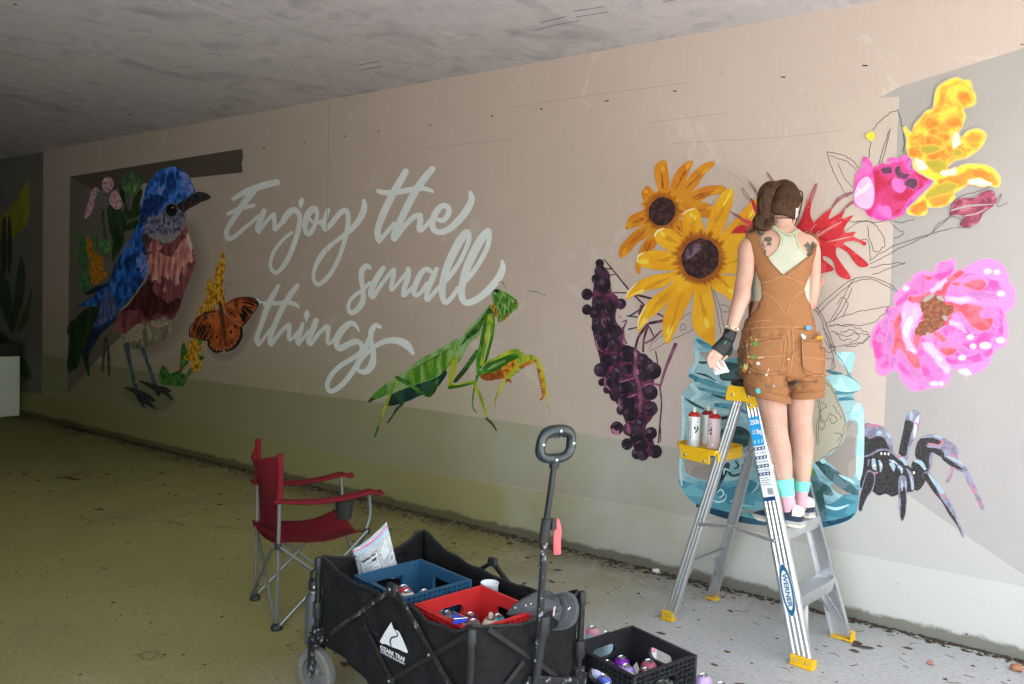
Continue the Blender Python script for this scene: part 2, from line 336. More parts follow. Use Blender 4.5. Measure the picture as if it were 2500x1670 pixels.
# ================================================================ the painting on the wall: flat coats of paint, each motif a part of the wall
class Z:
    """tracing frame: (origin, scale) of an enlarged view of the photograph"""
    def __init__(s, ox, oy, k): s.o = (ox, oy); s.k = k; s.n = 0
    def p(s, q): return (s.o[0]+q[0]/s.k, s.o[1]+q[1]/s.k)
LAYER = [0]
def next_y(step=.000012):
    LAYER[0] += 1; return -.0004 - LAYER[0]*step
def face_out(vs, fs):
    """turn every face towards the open side of the wall"""
    out = []
    for f in fs:
        a, b, c = vs[f[0]], vs[f[1]], vs[f[2]]
        out.append(tuple(f) if (b-a).cross(c-a).y < 0 else tuple(reversed(f)))
    return out
def ragged(q, a):
    """brush-ragged outline"""
    out = []; k = len(q); r = random.Random(int(q[0][0]*7+q[0][1]))
    for i in range(k):
        (x0, y0), (x1, y1) = q[i], q[(i+1) % k]; L = math.hypot(x1-x0, y1-y0) or 1; m_ = max(1, int(L/5))
        for j in range(m_): t = j/m_; d = r.uniform(-a, a); out.append((x0+(x1-x0)*t-(y1-y0)/L*d, y0+(y1-y0)*t+(x1-x0)/L*d))
    return out
def coat(name, px, m, parent, smooth=True, n=5, y=None, rag=0):
    """one patch of paint: outline in photograph pixels laid on the wall plane"""
    q = spline(px, True, n) if smooth else px
    if rag: q = ragged(q, rag)
    if y is None: y = next_y()
    me = bpy.data.meshes.new(name); vs = [W(a, b, y) for a, b in q]
    for t in vs: t.y = y
    tri = mgeo.tessellate_polygon([[Vector((t.x, t.z, 0)) for t in vs]])
    me.from_pydata(vs, [], face_out(vs, tri))
    return link(name, me, m, parent)
def multi(name, polys, m, parent, smooth=True, n=4, y=None, rag=0):
    vs, fs = [], []
    for q in polys:
        q = spline(q, True, n) if smooth else q
        if rag: q = ragged(q, rag)
        yy = next_y() if y is None else y
        v = [W(a, b, yy) for a, b in q]
        tri = mgeo.tessellate_polygon([[Vector((t.x, t.z, 0)) for t in v]])
        k = len(vs); vs += v; fs += [tuple(i+k for i in t) for t in tri]
    me = bpy.data.meshes.new(name); me.from_pydata(vs, [], face_out(vs, fs)); return link(name, me, m, parent)
def ribbon_px(st, n=7, cap=True):
    """st: (x, y, width) along a brush stroke -> closed outline halves"""
    s = spline(st, False, n) if len(st) > 2 else [tuple(st[0][a]+(st[1][a]-st[0][a])*i/6 for a in range(3)) for i in range(7)]
    L, R_ = [], []
    for i, (x, y, w) in enumerate(s):
        x0, y0, _ = s[max(0, i-1)]; x1, y1, _ = s[min(len(s)-1, i+1)]
        dx, dy = x1-x0, y1-y0; l = math.hypot(dx, dy) or 1; dx /= l; dy /= l; w = max(w, .2)
        if cap and i == 0:
            for a in (80, 50, 25): t = math.radians(a); L.append((x-dx*w*.42*math.sin(t)-dy*w/2*math.cos(t), y-dy*w*.42*math.sin(t)+dx*w/2*math.cos(t))); R_.append((x-dx*w*.42*math.sin(t)+dy*w/2*math.cos(t), y-dy*w*.42*math.sin(t)-dx*w/2*math.cos(t)))
        L.append((x-dy*w/2, y+dx*w/2)); R_.append((x+dy*w/2, y-dx*w/2))
        if cap and i == len(s)-1:
            for a in (25, 50, 80): t = math.radians(a); L.append((x+dx*w*.42*math.sin(t)-dy*w/2*math.cos(t), y+dy*w*.42*math.sin(t)+dx*w/2*math.cos(t))); R_.append((x+dx*w*.42*math.sin(t)+dy*w/2*math.cos(t), y+dy*w*.42*math.sin(t)-dx*w/2*math.cos(t)))
    return L, R_
def strokes(name, z, sts, m, parent, cap=True, n=7):
    vs, fs = [], []
    for st in sts:
        st = [z.p(q)+(q[2]/z.k,) for q in st]
        L, R_ = ribbon_px(st, n, cap); y0 = next_y(); k = len(vs)
        for i, (a, b) in enumerate(zip(L, R_)):
            y = y0 - .00002*i/len(L); vs += [W(a[0], a[1], y), W(b[0], b[1], y)]
        for i in range(len(L)-1): fs.append((k+2*i, k+2*i+1, k+2*i+3, k+2*i+2))
    LAYER[0] += 2
    me = bpy.data.meshes.new(name); me.from_pydata(vs, [], face_out(vs, fs)); return link(name, me, m, parent)
def disc(cx, cy, rx, ry=None, n=20, wob=0, rot=0):
    ry = ry or rx; out = []
    for i in range(n):
        a = 2*math.pi*i/n; k = 1+wob*(RND.random()-.5); x, y = rx*k*math.cos(a), ry*k*math.sin(a)
        out.append((cx+x*math.cos(rot)-y*math.sin(rot), cy+x*math.sin(rot)+y*math.cos(rot)))
    return out
LAYER[0] = 0
def motif(name, label, fresh=False):
    if fresh: LAYER[0] = 12
    o = part_empty(name, wall); o['label'] = label; return o
def cz(z, name, pts, m, parent, **k): return coat(name, [z.p(q) for q in pts], m, parent, **k)
def cmulti(z, name, polys, m, parent, **k): return multi(name, [[z.p(q) for q in po] for po in polys], m, parent, **k)
def halo(name, px, grow, m, parent):
    """sprayed soft edge: outline filled solid, then a rim where the coat runs out"""
    q = spline(px, True, 4); cx = sum(a for a, b in q)/len(q); cy = sum(b for a, b in q)/len(q); y = next_y()
    inn = [W(a, b, y) for a, b in q]; out = []
    k = len(q)
    ar = sum(q[i][0]*q[(i+1) % k][1]-q[(i+1) % k][0]*q[i][1] for i in range(k)); sg = 1 if ar > 0 else -1
    for i in range(k):
        x0, y0 = q[i-3]; x1, y1 = q[(i+3) % k]; dx, dy = x1-x0, y1-y0; l = math.hypot(dx, dy) or 1
        out.append(W(q[i][0]+sg*dy/l*grow, q[i][1]-sg*dx/l*grow, y))
    tri = mgeo.tessellate_polygon([[Vector((t.x, t.z, 0)) for t in inn]])
    fs = [tuple(t) for t in tri] + [(i, (i+1) % k, k+(i+1) % k, k+i) for i in range(k)]
    me = bpy.data.meshes.new(name); me.from_pydata(inn+out, [], face_out(inn+out, fs))
    at = me.attributes.new('coat', 'FLOAT', 'POINT')
    for i in range(2*k): at.data[i].value = 1.0 if i < k else 0.0
    return link(name, me, m, parent)
def smulti(z, name, polys, m, parent, grow=5, n=4):
    """patches sprayed with a soft rim: solid inside, the coat running out over 'grow' pixels across the outline"""
    vs, fs, co = [], [], []
    for po in polys:
        q = spline([z.p(t) for t in po], True, n); k = len(q); y = next_y(); b0 = len(vs); pr = []
        ar = sum(q[i][0]*q[(i+1) % k][1]-q[(i+1) % k][0]*q[i][1] for i in range(k)); sg = 1 if ar > 0 else -1
        for side in (-.5, .5):
            for i in range(k):
                (x0, y0), (x1, y1) = q[i-2], q[(i+2) % k]; dx, dy = x1-x0, y1-y0; l = math.hypot(dx, dy) or 1
                g = grow*(0 if side < 0 else .8)*(1+.4*math.sin(i*1.7)); pr.append((q[i][0]+sg*dy/l*g, q[i][1]-sg*dx/l*g))
        P_ = [W(a, b, y if i < k else y+.000004+.000006*RND.random()) for i, (a, b) in enumerate(pr)]; tri = mgeo.tessellate_polygon([[Vector((t.x, t.z, 0)) for t in P_[:k]]])
        f = face_out(P_, [tuple(t) for t in tri]+[(i, (i+1) % k, k+(i+1) % k, k+i) for i in range(k)])
        vs += P_; fs += [tuple(i+b0 for i in t) for t in f]; co += [1.0]*k+[0.0]*k
    me = bpy.data.meshes.new(name); me.from_pydata(vs, [], fs); at = me.attributes.new('coat', 'FLOAT', 'POINT'); at.data.foreach_set('value', co)
    return link(name, me, m, parent)
S1 = Z(0, 0, 1)
ZR1, ZR2, ZR3, ZR4, ZR5 = Z(0, 300, 1.96), Z(500, 350, 2.0906), Z(1350, 350, 1.96), Z(1950, 150, 2.24), Z(1650, 400, 2.614)
# ---------------------------------------------------------------- painted ground bands and panels
pb = motif('painted_band', 'slightly darker grey band along the lower wall')
def band_paint(name, c, olive, x0, x1):
    m, nt, b = _new(name); v = coords(nt); col = mix_col(nt, tuple(x*.95 for x in c), tuple(x*1.05 for x in c), noise(nt, v, 2, 5, .6))
    col = mix_col(nt, col, olive, olive_tint(nt, v, x0, x1, 1.3)); w = noise(nt, v, 260, 2); col = mix_col(nt, col, mix_col(nt, col, (0, 0, 0), .15), ramp(nt, w, [(.45, 0), (.75, 1)]))  # olive tint over the paint, growing further inside
    sp = noise(nt, v, 45, 2, .5); col = mix_col(nt, col, (.10, .09, .05), ramp(nt, sp, [(.745, 0), (.77, .8)]))
    sep = nt.nodes.new('ShaderNodeSeparateXYZ'); nt.links.new(v, sep.inputs[0]); ss = nt.nodes.new('ShaderNodeMath'); ss.operation = 'MULTIPLY_ADD'; nt.links.new(noise(nt, v, 6, 6, .7), ss.inputs[0]); ss.inputs[1].default_value = -.09; nt.links.new(sep.outputs[2], ss.inputs[2])
    col = mix_col(nt, col, (.08, .065, .035), ramp(nt, ss.outputs[0], [(-.01, .75), (.02, 0)]))
    nt.links.new(col, b.inputs['Base Color']); b.inputs['Roughness'].default_value = .55; b.inputs['Specular IOR Level'].default_value = .3; bump(nt, b, noise(nt, coords(nt, (3, 1, .5)), 60, 4), .35, .004); MATS[name] = m; return m
M_BAND = band_paint('grey band paint', (.46, .44, .405), (.335, .31, .19), -1.2, -4.8)
coat('base_band', [(30, 1016), (30, 958), (104, 960), (204, 977), (426, 1023.5), (1000, 1148), (1262, 1190), (1550, 1237), (1697, 1266), (2027, 1340), (2210, 1377), (2500, 1433), (2700, 1475), (2700, 1680), (2500, 1640), (2000, 1500), (1500, 1385), (800, 1205), (400, 1100), (104, 1030)], band_paint('base cream paint', (.52, .51, .46), (.335, .305, .14), -1.4, -4.6), pb, smooth=False)
coat('grey_band', [(30, 850), (110, 866), (204, 882), (464, 925.6), (767, 964), (911, 981), (1350, 1046), (1477, 1067), (1640, 1092), (1900, 1135), (2160, 1175), (2218, 1205), (2420, 1350), (2500, 1408), (2500, 1433), (2210, 1377), (2027, 1340), (1697, 1264), (1550, 1235), (1262, 1188), (1000, 1148), (426, 1023.5), (204, 977), (104, 955), (104, 866)], M_BAND, pb, smooth=False)
pp = motif('painted_panel', 'grey painted panel behind the pink flowers at the bright end')
M_PANEL = paint('grey panel paint', [(.385, .35, .335)], 3, rough=.5)
coat('grey_panel', [(2147, 239), (2196, 212), (2500, 117), (2620, 80), (2620, 1490), (2500, 1405), (2276, 1250), (2148, 1160), (2159, 1023), (2195.6, 236)], M_PANEL, pp, smooth=False)
coat('pale_panel', [(2022, 254), (2195, 236), (2159, 1023), (2150, 1150), (1990, 1130)], paint('pale panel paint', [(.56, .46, .405)], 3, rough=.5), pp, smooth=False)
pd = motif('painted_panel', 'dark brown bar and grey panel behind the blue bird')
coat('grey_panel', [(171, 431), (340, 470), (360, 640), (330, 790), (239, 876), (165, 962)], paint('dusk grey panel paint', [(.20, .175, .155)], 3), pd, smooth=False)
coat('brown_bar', [(171, 431), (591, 363), (594, 380), (590, 400), (593, 421), (470, 434), (350, 448), (240, 470)], paint('brown bar paint', [(.115, .09, .07)], 6), pd, smooth=False)
# ---------------------------------------------------------------- lettering
M_WHITE = paint('white lettering paint', [(.88, .91, .95)], 8, rough=.5)
ZE, ZT, ZH, ZS = Z(540, 420, 5.226), Z(900, 390, 4.125), Z(600, 680, 5.407), Z(830, 600, 5.46)
def word(label, z, letters):
    w = motif('painted_word', label, True)
    for sts in letters: strokes('letter', z, sts, M_WHITE, w)
word('white brush script word reading Enjoy', ZE, [
 [[(715, 130, 84), (600, 155, 84), (480, 190, 84), (350, 235, 80), (240, 290, 66), (152, 345, 52)], [(410, 240, 100), (340, 330, 88), (250, 450, 78), (170, 580, 70), (100, 690, 66), (66, 770, 66), (95, 850, 62), (180, 815, 58), (290, 720, 52), (400, 630, 50), (480, 560, 48)], [(420, 425, 50), (330, 445, 52), (200, 480, 52), (90, 535, 50)]],
 [[(550, 490, 66), (505, 600, 76), (465, 720, 70), (484, 770, 40)], [(490, 745, 50), (570, 640, 46), (655, 545, 52)], [(670, 545, 70), (680, 640, 56), (680, 730, 54)], [(690, 735, 54), (740, 680, 52), (800, 620, 60)]],
 [[(790, 630, 70), (830, 560, 80), (890, 500, 88), (950, 490, 76), (1000, 560, 62), (995, 680, 68), (965, 810, 66), (915, 960, 64), (850, 1110, 62), (780, 1220, 58), (700, 1285, 56), (640, 1240, 50), (630, 1150, 44), (665, 1030, 46), (740, 920, 46), (820, 835, 46), (905, 770, 42)], [(1030, 345, 46), (1022, 380, 72), (1015, 420, 50), (1020, 462, 14)]],
 [[(1180, 465, 80), (1120, 520, 86), (1080, 620, 78), (1070, 730, 60), (1110, 795, 58), (1165, 740, 60), (1205, 640, 48), (1225, 540, 52), (1205, 465, 70)], [(1130, 600, 40), (1180, 645, 40), (1270, 640, 58)]],
 [[(1365, 475, 52), (1335, 570, 66), (1305, 660, 74), (1325, 735, 52), (1380, 690, 66), (1460, 590, 68), (1545, 500, 72), (1600, 500, 66), (1622, 590, 62), (1610, 720, 64), (1570, 890, 58), (1500, 1100, 56), (1400, 1290, 58), (1300, 1400, 58), (1230, 1435, 54), (1180, 1370, 48), (1190, 1250, 52), (1250, 1110, 66), (1360, 970, 66), (1480, 870, 54), (1620, 765, 66), (1740, 640, 78), (1815, 500, 84), (1825, 400, 66), (1815, 355, 34)]]])
word('white brush script word reading the', ZT, [
 [[(375, 115, 62), (310, 230, 72), (230, 370, 76), (150, 540, 74), (92, 700, 66), (100, 800, 66), (107, 835, 30)], [(115, 810, 46), (180, 735, 46), (260, 640, 44)], [(95, 315, 46), (170, 333, 56), (300, 325, 56), (430, 300, 56), (540, 290, 50), (610, 305, 40), (650, 325, 22)]],
 [[(645, 90, 62), (560, 190, 72), (470, 320, 76), (380, 490, 74), (310, 640, 72), (255, 770, 66), (268, 808, 44)], [(280, 780, 50), (370, 660, 50), (450, 580, 54), (510, 555, 50)], [(515, 560, 64), (520, 620, 60), (510, 690, 58), (530, 710, 46), (600, 640, 46), (660, 570, 50)]],
 [[(690, 600, 44), (750, 610, 50), (800, 550, 56), (805, 490, 56), (755, 460, 54), (700, 500, 66), (650, 590, 62), (645, 680, 60), (690, 725, 58), (780, 715, 62), (880, 640, 72), (980, 520, 76), (1035, 410, 66), (1030, 350, 50), (1023, 322, 28)]]])
word('white brush script word reading small', ZS, [
 [[(400, 295, 50), (360, 268, 70), (300, 320, 80), (285, 420, 76), (300, 540, 64), (312, 660, 70), (290, 770, 84), (220, 860, 76), (150, 890, 70), (112, 840, 54), (130, 740, 52), (200, 660, 54), (300, 590, 50), (400, 490, 46)]],
 [[(580, 295, 62), (510, 400, 84), (430, 560, 84), (415, 650, 80), (442, 695, 50)], [(450, 680, 56), (550, 520, 56), (690, 340, 56)], [(715, 315, 60), (710, 420, 64), (685, 540, 60), (685, 590, 54)], [(700, 590, 46), (790, 480, 46), (880, 370, 54)], [(910, 310, 70), (905, 420, 76), (860, 560, 72), (848, 660, 70)], [(860, 665, 50), (960, 560, 54)]],
 [[(1210, 340, 60), (1150, 310, 64), (1080, 370, 76), (1010, 510, 78), (985, 620, 70), (1020, 660, 54), (1090, 610, 56), (1160, 500, 54)], [(1290, 305, 56), (1240, 420, 80), (1180, 560, 76), (1150, 680, 62), (1160, 730, 46)], [(1175, 720, 56), (1260, 620, 60), (1330, 540, 50)]],
 [[(1330, 560, 40), (1450, 420, 64), (1580, 240, 62), (1680, 40, 62), (1720, -100, 70), (1690, -180, 90), (1620, -100, 110), (1520, 80, 112), (1430, 280, 104), (1375, 480, 96), (1365, 640, 90), (1400, 755, 66), (1480, 700, 62), (1580, 560, 60)]],
 [[(1580, 560, 40), (1720, 420, 66), (1850, 240, 66), (1960, 30, 66), (1990, -130, 72), (1970, -200, 80), (1890, -100, 110), (1790, 80, 116), (1690, 300, 108), (1640, 480, 98), (1620, 640, 92), (1650, 740, 84), (1730, 755, 86), (1860, 690, 92), (2000, 570, 100), (2120, 420, 100), (2170, 290, 84), (2160, 205, 40)]]])
word('white brush script word reading things', ZH, [
 [[(430, 90, 46), (380, 190, 72), (300, 340, 78), (220, 560, 72), (155, 740, 68), (150, 830, 70), (172, 880, 40)], [(185, 860, 46), (260, 760, 44), (330, 660, 40)], [(150, 275, 30), (215, 330, 62), (400, 325, 62), (560, 320, 60), (650, 340, 56), (705, 382, 24)]],
 [[(685, 90, 60), (600, 200, 74), (500, 360, 76), (400, 570, 72), (335, 740, 70), (320, 850, 66), (340, 885, 36)], [(345, 865, 50), (440, 730, 56), (545, 620, 56)], [(570, 610, 66), (575, 690, 62), (570, 780, 56), (595, 810, 40), (650, 750, 44), (700, 690, 40)]],
 [[(755, 590, 46), (720, 700, 72), (680, 810, 66), (702, 870, 50)], [(710, 850, 46), (780, 760, 46), (830, 690, 40)], [(808, 440, 50), (806, 475, 82), (800, 525, 50), (802, 570, 14)]],
 [[(930, 550, 70), (890, 660, 80), (840, 780, 76), (832, 845, 66), (862, 880, 34)], [(870, 860, 50), (970, 720, 56), (1065, 630, 60)], [(1085, 640, 70), (1085, 740, 58), (1080, 830, 52), (1100, 868, 36), (1150, 820, 46), (1190, 770, 40)]],
 [[(1495, 700, 20), (1450, 620, 52), (1380, 590, 72), (1290, 660, 92), (1210, 780, 94), (1200, 880, 80), (1250, 920, 84), (1350, 870, 84), (1460, 830, 76), (1530, 880, 66), (1520, 970, 66), (1400, 1060, 66), (1240, 1160, 66), (1120, 1290, 66), (1075, 1420, 62), (1130, 1490, 66), (1260, 1410, 70), (1390, 1260, 72), (1500, 1080, 72), (1580, 920, 72), (1640, 780, 66)]],
 [[(1775, 640, 50), (1715, 620, 70), (1660, 690, 76), (1650, 800, 66), (1670, 900, 70), (1685, 1020, 76), (1660, 1150, 100), (1580, 1230, 80), (1490, 1220, 50)], [(1470, 1190, 60), (1500, 1110, 50), (1580, 1010, 56), (1700, 900, 60), (1840, 830, 74), (2000, 820, 90), (2130, 880, 100), (2210, 990, 44)]]])
# ---------------------------------------------------------------- blue bird and its flowers
ZB = Z(150, 395, 3.0)
fl = motif('painted_plants', 'pink thistles, dark leaves and orange sprays behind the blue bird', True)
M_DKLEAF = paint('dark leaf paint', [(.012, .03, .010), (.025, .06, .02), (.04, .09, .03)], 9, (1, 1, .5))
M_MDLEAF = paint('mid leaf paint', [(0.043, 0.131, 0.043), (0.072, 0.217, 0.072), (0.131, 0.319, 0.131)], 12)
M_ORANGE = paint('orange spray paint', [(0.362, 0.116, 0.014), (0.652, 0.246, 0.022), (0.797, 0.377, 0.043)], 30, detail=2)
M_THISTLE = paint('thistle pink paint', [(0.580, 0.232, 0.319), (0.899, 0.478, 0.580), (0.930, 0.797, 0.841)], 30)
cz(ZB, 'dark_leaves', [(60, 1180), (40, 1240), (60, 1300), (45, 1420), (50, 1540), (120, 1500), (150, 1420), (185, 1550), (210, 1560), (200, 1420), (260, 1300), (300, 1150), (250, 1050), (150, 1100), (100, 1150)], M_DKLEAF, fl)
cz(ZB, 'leaf', [(340, 330), (420, 330), (470, 420), (455, 520), (380, 570), (345, 450)], M_DKLEAF, fl)
for a, b, w in (((520, 30), (515, 250), 44), ((465, 90), (485, 270), 44), ((592, 85), (545, 250), 44), ((425, 170), (470, 320), 34), ((590, 200), (520, 340), 50), ((580, 330), (500, 420), 60), ((570, 430), (470, 500), 60), ((470, 320), (490, 420), 40), ((575, 270), (505, 380), 40)):
    strokes('leaf', ZB, [[(a[0], a[1], 6), ((a[0]*2+b[0])/3, (a[1]*2+b[1])/3, w), ((a[0]+2*b[0])/3, (a[1]+2*b[1])/3, w*.9), (b[0], b[1], 8)]], M_MDLEAF if w == 44 else M_DKLEAF, fl)
strokes('stem', ZB, [[(490, 260, 8), (485, 380, 10), (465, 520, 12)], [(300, 330, 22), (310, 450, 20), (320, 560, 24)], [(325, 1290, 26), (310, 1420, 22), (300, 1540, 18)], [(330, 1290, 20), (345, 1420, 22), (350, 1560, 20)], [(330, 560, 16), (330, 700, 12)]], paint('stem brown paint', [(.06, .045, .035), (.14, .12, .10)], 20), fl)
cz(ZB, 'dark_leaves', [(110, 540), (130, 620), (115, 700), (150, 800), (120, 860), (165, 960), (220, 920), (190, 760), (200, 640), (170, 560)], M_MDLEAF, fl)
cz(ZB, 'leaf', [(240, 540), (265, 560), (260, 640), (230, 600), (215, 480)], M_MDLEAF, fl)
cz(ZB, 'orange_spray', [(185, 560), (215, 565), (240, 660), (300, 700), (310, 790), (340, 820), (290, 880), (230, 900), (215, 840), (195, 800), (215, 740), (190, 660)], M_ORANGE, fl)
cz(ZB, 'leaf', [(280, 590), (335, 565), (360, 630), (305, 690)], paint('bright leaf paint', [(0.072, 0.232, 0.058), (0.145, 0.406, 0.116)], 15), fl)
cz(ZB, 'leaf', [(380, 560), (430, 510), (460, 580), (400, 700), (370, 720)], M_DKLEAF, fl)
for q in ([(295, 175), (310, 125), (345, 110), (380, 140), (375, 190), (330, 225)], [(170, 400), (190, 320), (220, 220), (255, 185), (275, 220), (245, 300), (220, 370), (185, 415)], [(350, 270), (380, 215), (420, 230), (445, 320), (400, 350), (360, 310)]):
    cz(ZB, 'thistle', q, M_THISTLE, fl)
cz(ZB, 'thistle_center', [(255, 240), (300, 200), (335, 240), (330, 320), (290, 350), (240, 330)], paint('speckled grey paint', [(.05, .05, .05), (.20, .19, .17), (.42, .40, .36)], 60), fl)
SHADE = soft_paint('sprayed shade', (.07, .06, .052), (.54, .432, .385), .36); SHADE2 = soft_paint('sprayed ground shade', (.07, .065, .045), (.35, .325, .21), .40)
bd = motif('painted_bird', 'large painted bluebird with rosy breast')
halo('soft_shadow', [ZB.p(q) for q in [(940, 480), (985, 620), (1000, 760), (960, 930), (900, 1100), (850, 1230), (740, 1350), (600, 1390), (640, 1250), (760, 1000), (860, 700)]], 30, SHADE, bd)
halo('soft_shadow', [ZR1.p(q) for q in [(600, 1290), (680, 1265), (760, 1280), (830, 1320), (760, 1370), (680, 1350)]], 16, SHADE2, bd)
BLUE = [(.012, .03, .15), (.015, .08, .46), (.025, .17, .74), (.07, .28, .88)]
M_BLUE = paint('bird blue paint', BLUE, 11, (1, 1, .7), 5, dist=.8)
M_BLUE2 = paint('bird crown paint', [(0.014, 0.051, 0.319), (0.022, 0.145, 0.696), (0.072, 0.275, 0.930), (0.290, 0.406, 0.930)], 9, (1, 1, .7), 5, dist=.8)
M_FACE = paint('bird cheek paint', [(0.087, 0.072, 0.145), (0.189, 0.174, 0.319), (0.319, 0.304, 0.522), (0.464, 0.464, 0.652)], 22, detail=5)
cz(ZB, 'tail', [(165, 968), (250, 915), (345, 875), (400, 720), (370, 880), (250, 960)], paint('bird tail paint', [(.01, .012, .03), (.02, .03, .08)], 12), bd)
cz(ZB, 'tail', [(112, 1050), (200, 1010), (300, 925), (350, 930), (300, 1050), (200, 1058)], M_BLUE, bd)
cz(ZB, 'tail', [(240, 1200), (270, 1100), (300, 1050), (390, 1110), (400, 1160), (320, 1230), (250, 1310), (190, 1385), (140, 1400), (180, 1330), (210, 1270)], paint('bird tail paint blue', [(.01, .015, .05), (.015, .03, .12), (.03, .07, .28)], 14, (1, 1, .5)), bd)
cz(ZB, 'belly', [(370, 1228), (440, 1180), (560, 1150), (740, 1130), (825, 1130), (800, 1220), (760, 1290), (700, 1335), (600, 1368), (520, 1372), (460, 1322), (440, 1270)], paint('bird belly paint', [(0.174, 0.152, 0.116), (0.275, 0.239, 0.174), (0.348, 0.304, 0.217), (0.580, 0.522, 0.406)], 11, (1, 1, .6), 5), bd, rag=2.2)
cmulti(ZB, 'belly_highlight', [[(465, 1260), (500, 1200), (545, 1195), (600, 1200), (570, 1260), (520, 1310), (470, 1310)], [(660, 1190), (740, 1170), (800, 1180), (740, 1215), (680, 1220)]], paint('bird down paint', [(0.435, 0.348, 0.246), (0.696, 0.580, 0.435)], 40), bd, rag=4.0)
cz(ZB, 'breast', [(605, 570), (650, 550), (690, 570), (750, 595), (820, 575), (870, 530), (905, 470), (918, 465), (925, 520), (945, 570), (962, 630), (978, 700), (970, 780), (940, 870), (900, 960), (860, 1060), (820, 1150), (740, 1140), (660, 1165), (560, 1185), (500, 1235), (430, 1262), (385, 1230), (395, 1170), (440, 1090), (510, 1000), (590, 900), (635, 830), (640, 770), (625, 700), (590, 640)], paint('bird breast mauve', [(0.189, 0.051, 0.065), (0.319, 0.087, 0.109), (0.435, 0.131, 0.145)], 9, (1, 1, .45), 5, dist=.6), bd, rag=2.2)
cmulti(ZB, 'breast_shade', [[(590, 920), (650, 860), (690, 960), (780, 1030), (865, 1000), (850, 1080), (790, 1130), (700, 1110), (640, 1160), (570, 1085), (480, 1085), (430, 1110), (500, 1020)]], paint('bird breast maroon', [(.055, .015, .015), (.085, .02, .022), (.15, .04, .045)], 12, (1, 1, .45), 5), bd, rag=4.0)
M_SALMON = paint('bird breast salmon', [(0.435, 0.131, 0.145), (0.725, 0.246, 0.246), (0.899, 0.377, 0.348), (0.930, 0.652, 0.580)], 15, (1, 1, .35), 5, dist=.5)
cz(ZB, 'breast_light', [(625, 680), (700, 650), (760, 690), (830, 680), (850, 610), (900, 560), (925, 520), (945, 570), (962, 630), (976, 700), (950, 740), (930, 720), (900, 840), (880, 800), (850, 890), (825, 910), (800, 840), (770, 870), (740, 830), (715, 900), (690, 860), (665, 880), (645, 820), (640, 750)], M_SALMON, bd, rag=3.6, n=2)
cmulti(ZB, 'breast_light', [[(625, 660), (640, 610), (700, 590), (740, 610), (700, 650)], [(730, 940), (770, 910), (760, 950)]], M_SALMON, bd, rag=3.0)
cz(ZB, 'breast_edge', [(918, 525), (945, 570), (962, 640), (940, 640), (922, 580)], paint('pale pink paint', [(0.930, 0.797, 0.754)], 20), bd)
cz(ZB, 'back', [(568, 450), (600, 510), (612, 600), (625, 680), (560, 640), (500, 600), (460, 650), (420, 720), (450, 640), (520, 540)], M_BLUE, bd, rag=2.0)
cz(ZB, 'back', [(590, 480), (640, 530), (625, 600), (605, 640), (590, 560)], paint('bird grey paint', [(.05, .045, .05), (.11, .09, .10)], 20), bd)
cz(ZB, 'wing', [(470, 650), (510, 608), (560, 620), (600, 660), (628, 710), (637, 770), (625, 835), (600, 885), (560, 940), (510, 995), (470, 1040), (440, 1075), (390, 1130), (330, 1190), (240, 1205), (268, 1110), (300, 1010), (330, 930), (365, 850), (395, 760), (430, 700)], M_BLUE, bd, rag=1.6)
cz(ZB, 'wing_edge', [(560, 690), (605, 680), (630, 740), (628, 800), (600, 850), (575, 790), (545, 760)], paint('wing light blue', [(0.087, 0.232, 0.797), (0.319, 0.392, 0.930)], 18), bd, rag=3.0)
cz(ZB, 'wing_flight_feathers', [(330, 930), (370, 960), (400, 1040), (440, 1070), (380, 1135), (300, 1190), (245, 1200), (270, 1110), (300, 1010)], paint('wing violet paint', [(0.072, 0.080, 0.174), (0.131, 0.145, 0.348), (0.072, 0.174, 0.652), (0.232, 0.261, 0.609)], 26, (1, 1, .4), rot=(0, .5, 0)), bd, rag=2.2)
strokes('wing_outline', ZB, [[(628, 720, 8), (638, 775, 12), (625, 840, 10), (590, 900, 10), (540, 970, 8)], [(440, 1080, 10), (480, 1050, 14), (540, 975, 4)]], paint('pale feather edge', [(.50, .50, .52)], 20), bd)
cz(ZB, 'head', [(570, 450), (580, 350), (595, 260), (620, 190), (660, 120), (720, 65), (790, 40), (835, 35), (890, 60), (930, 100), (955, 150), (977, 205), (960, 245), (920, 275), (870, 305), (800, 315), (760, 330), (740, 370), (700, 400), (640, 410), (615, 460), (605, 530), (575, 500)], M_BLUE2, bd, rag=1.3)
cz(ZB, 'crown_shade', [(585, 340), (620, 270), (680, 240), (740, 250), (780, 280), (730, 330), (690, 370), (630, 385), (600, 450), (578, 460)], paint('bird dark blue', [(0.009, 0.017, 0.087), (0.014, 0.043, 0.246), (0.017, 0.087, 0.464)], 20, detail=5), bd, rag=3.6)
cz(ZB, 'crown_light', [(850, 60), (910, 90), (950, 160), (965, 215), (920, 250), (890, 200), (880, 120)], paint('bird violet blue', [(0.116, 0.246, 0.841), (0.290, 0.392, 0.930)], 14), bd, rag=3.6)
cz(ZB, 'cheek', [(605, 450), (640, 395), (700, 390), (740, 360), (770, 310), (860, 300), (900, 330), (915, 370), (912, 420), (895, 480), (850, 530), (800, 575), (740, 592), (690, 565), (650, 535), (620, 545), (600, 520)], M_FACE, bd, rag=2.6)
cz(ZB, 'throat', [(690, 500), (750, 540), (810, 530), (860, 510), (820, 570), (745, 595), (690, 560)], paint('bird throat paint', [(.25, .25, .33), (.45, .42, .42), (.62, .55, .50)], 40), bd, rag=4.0)
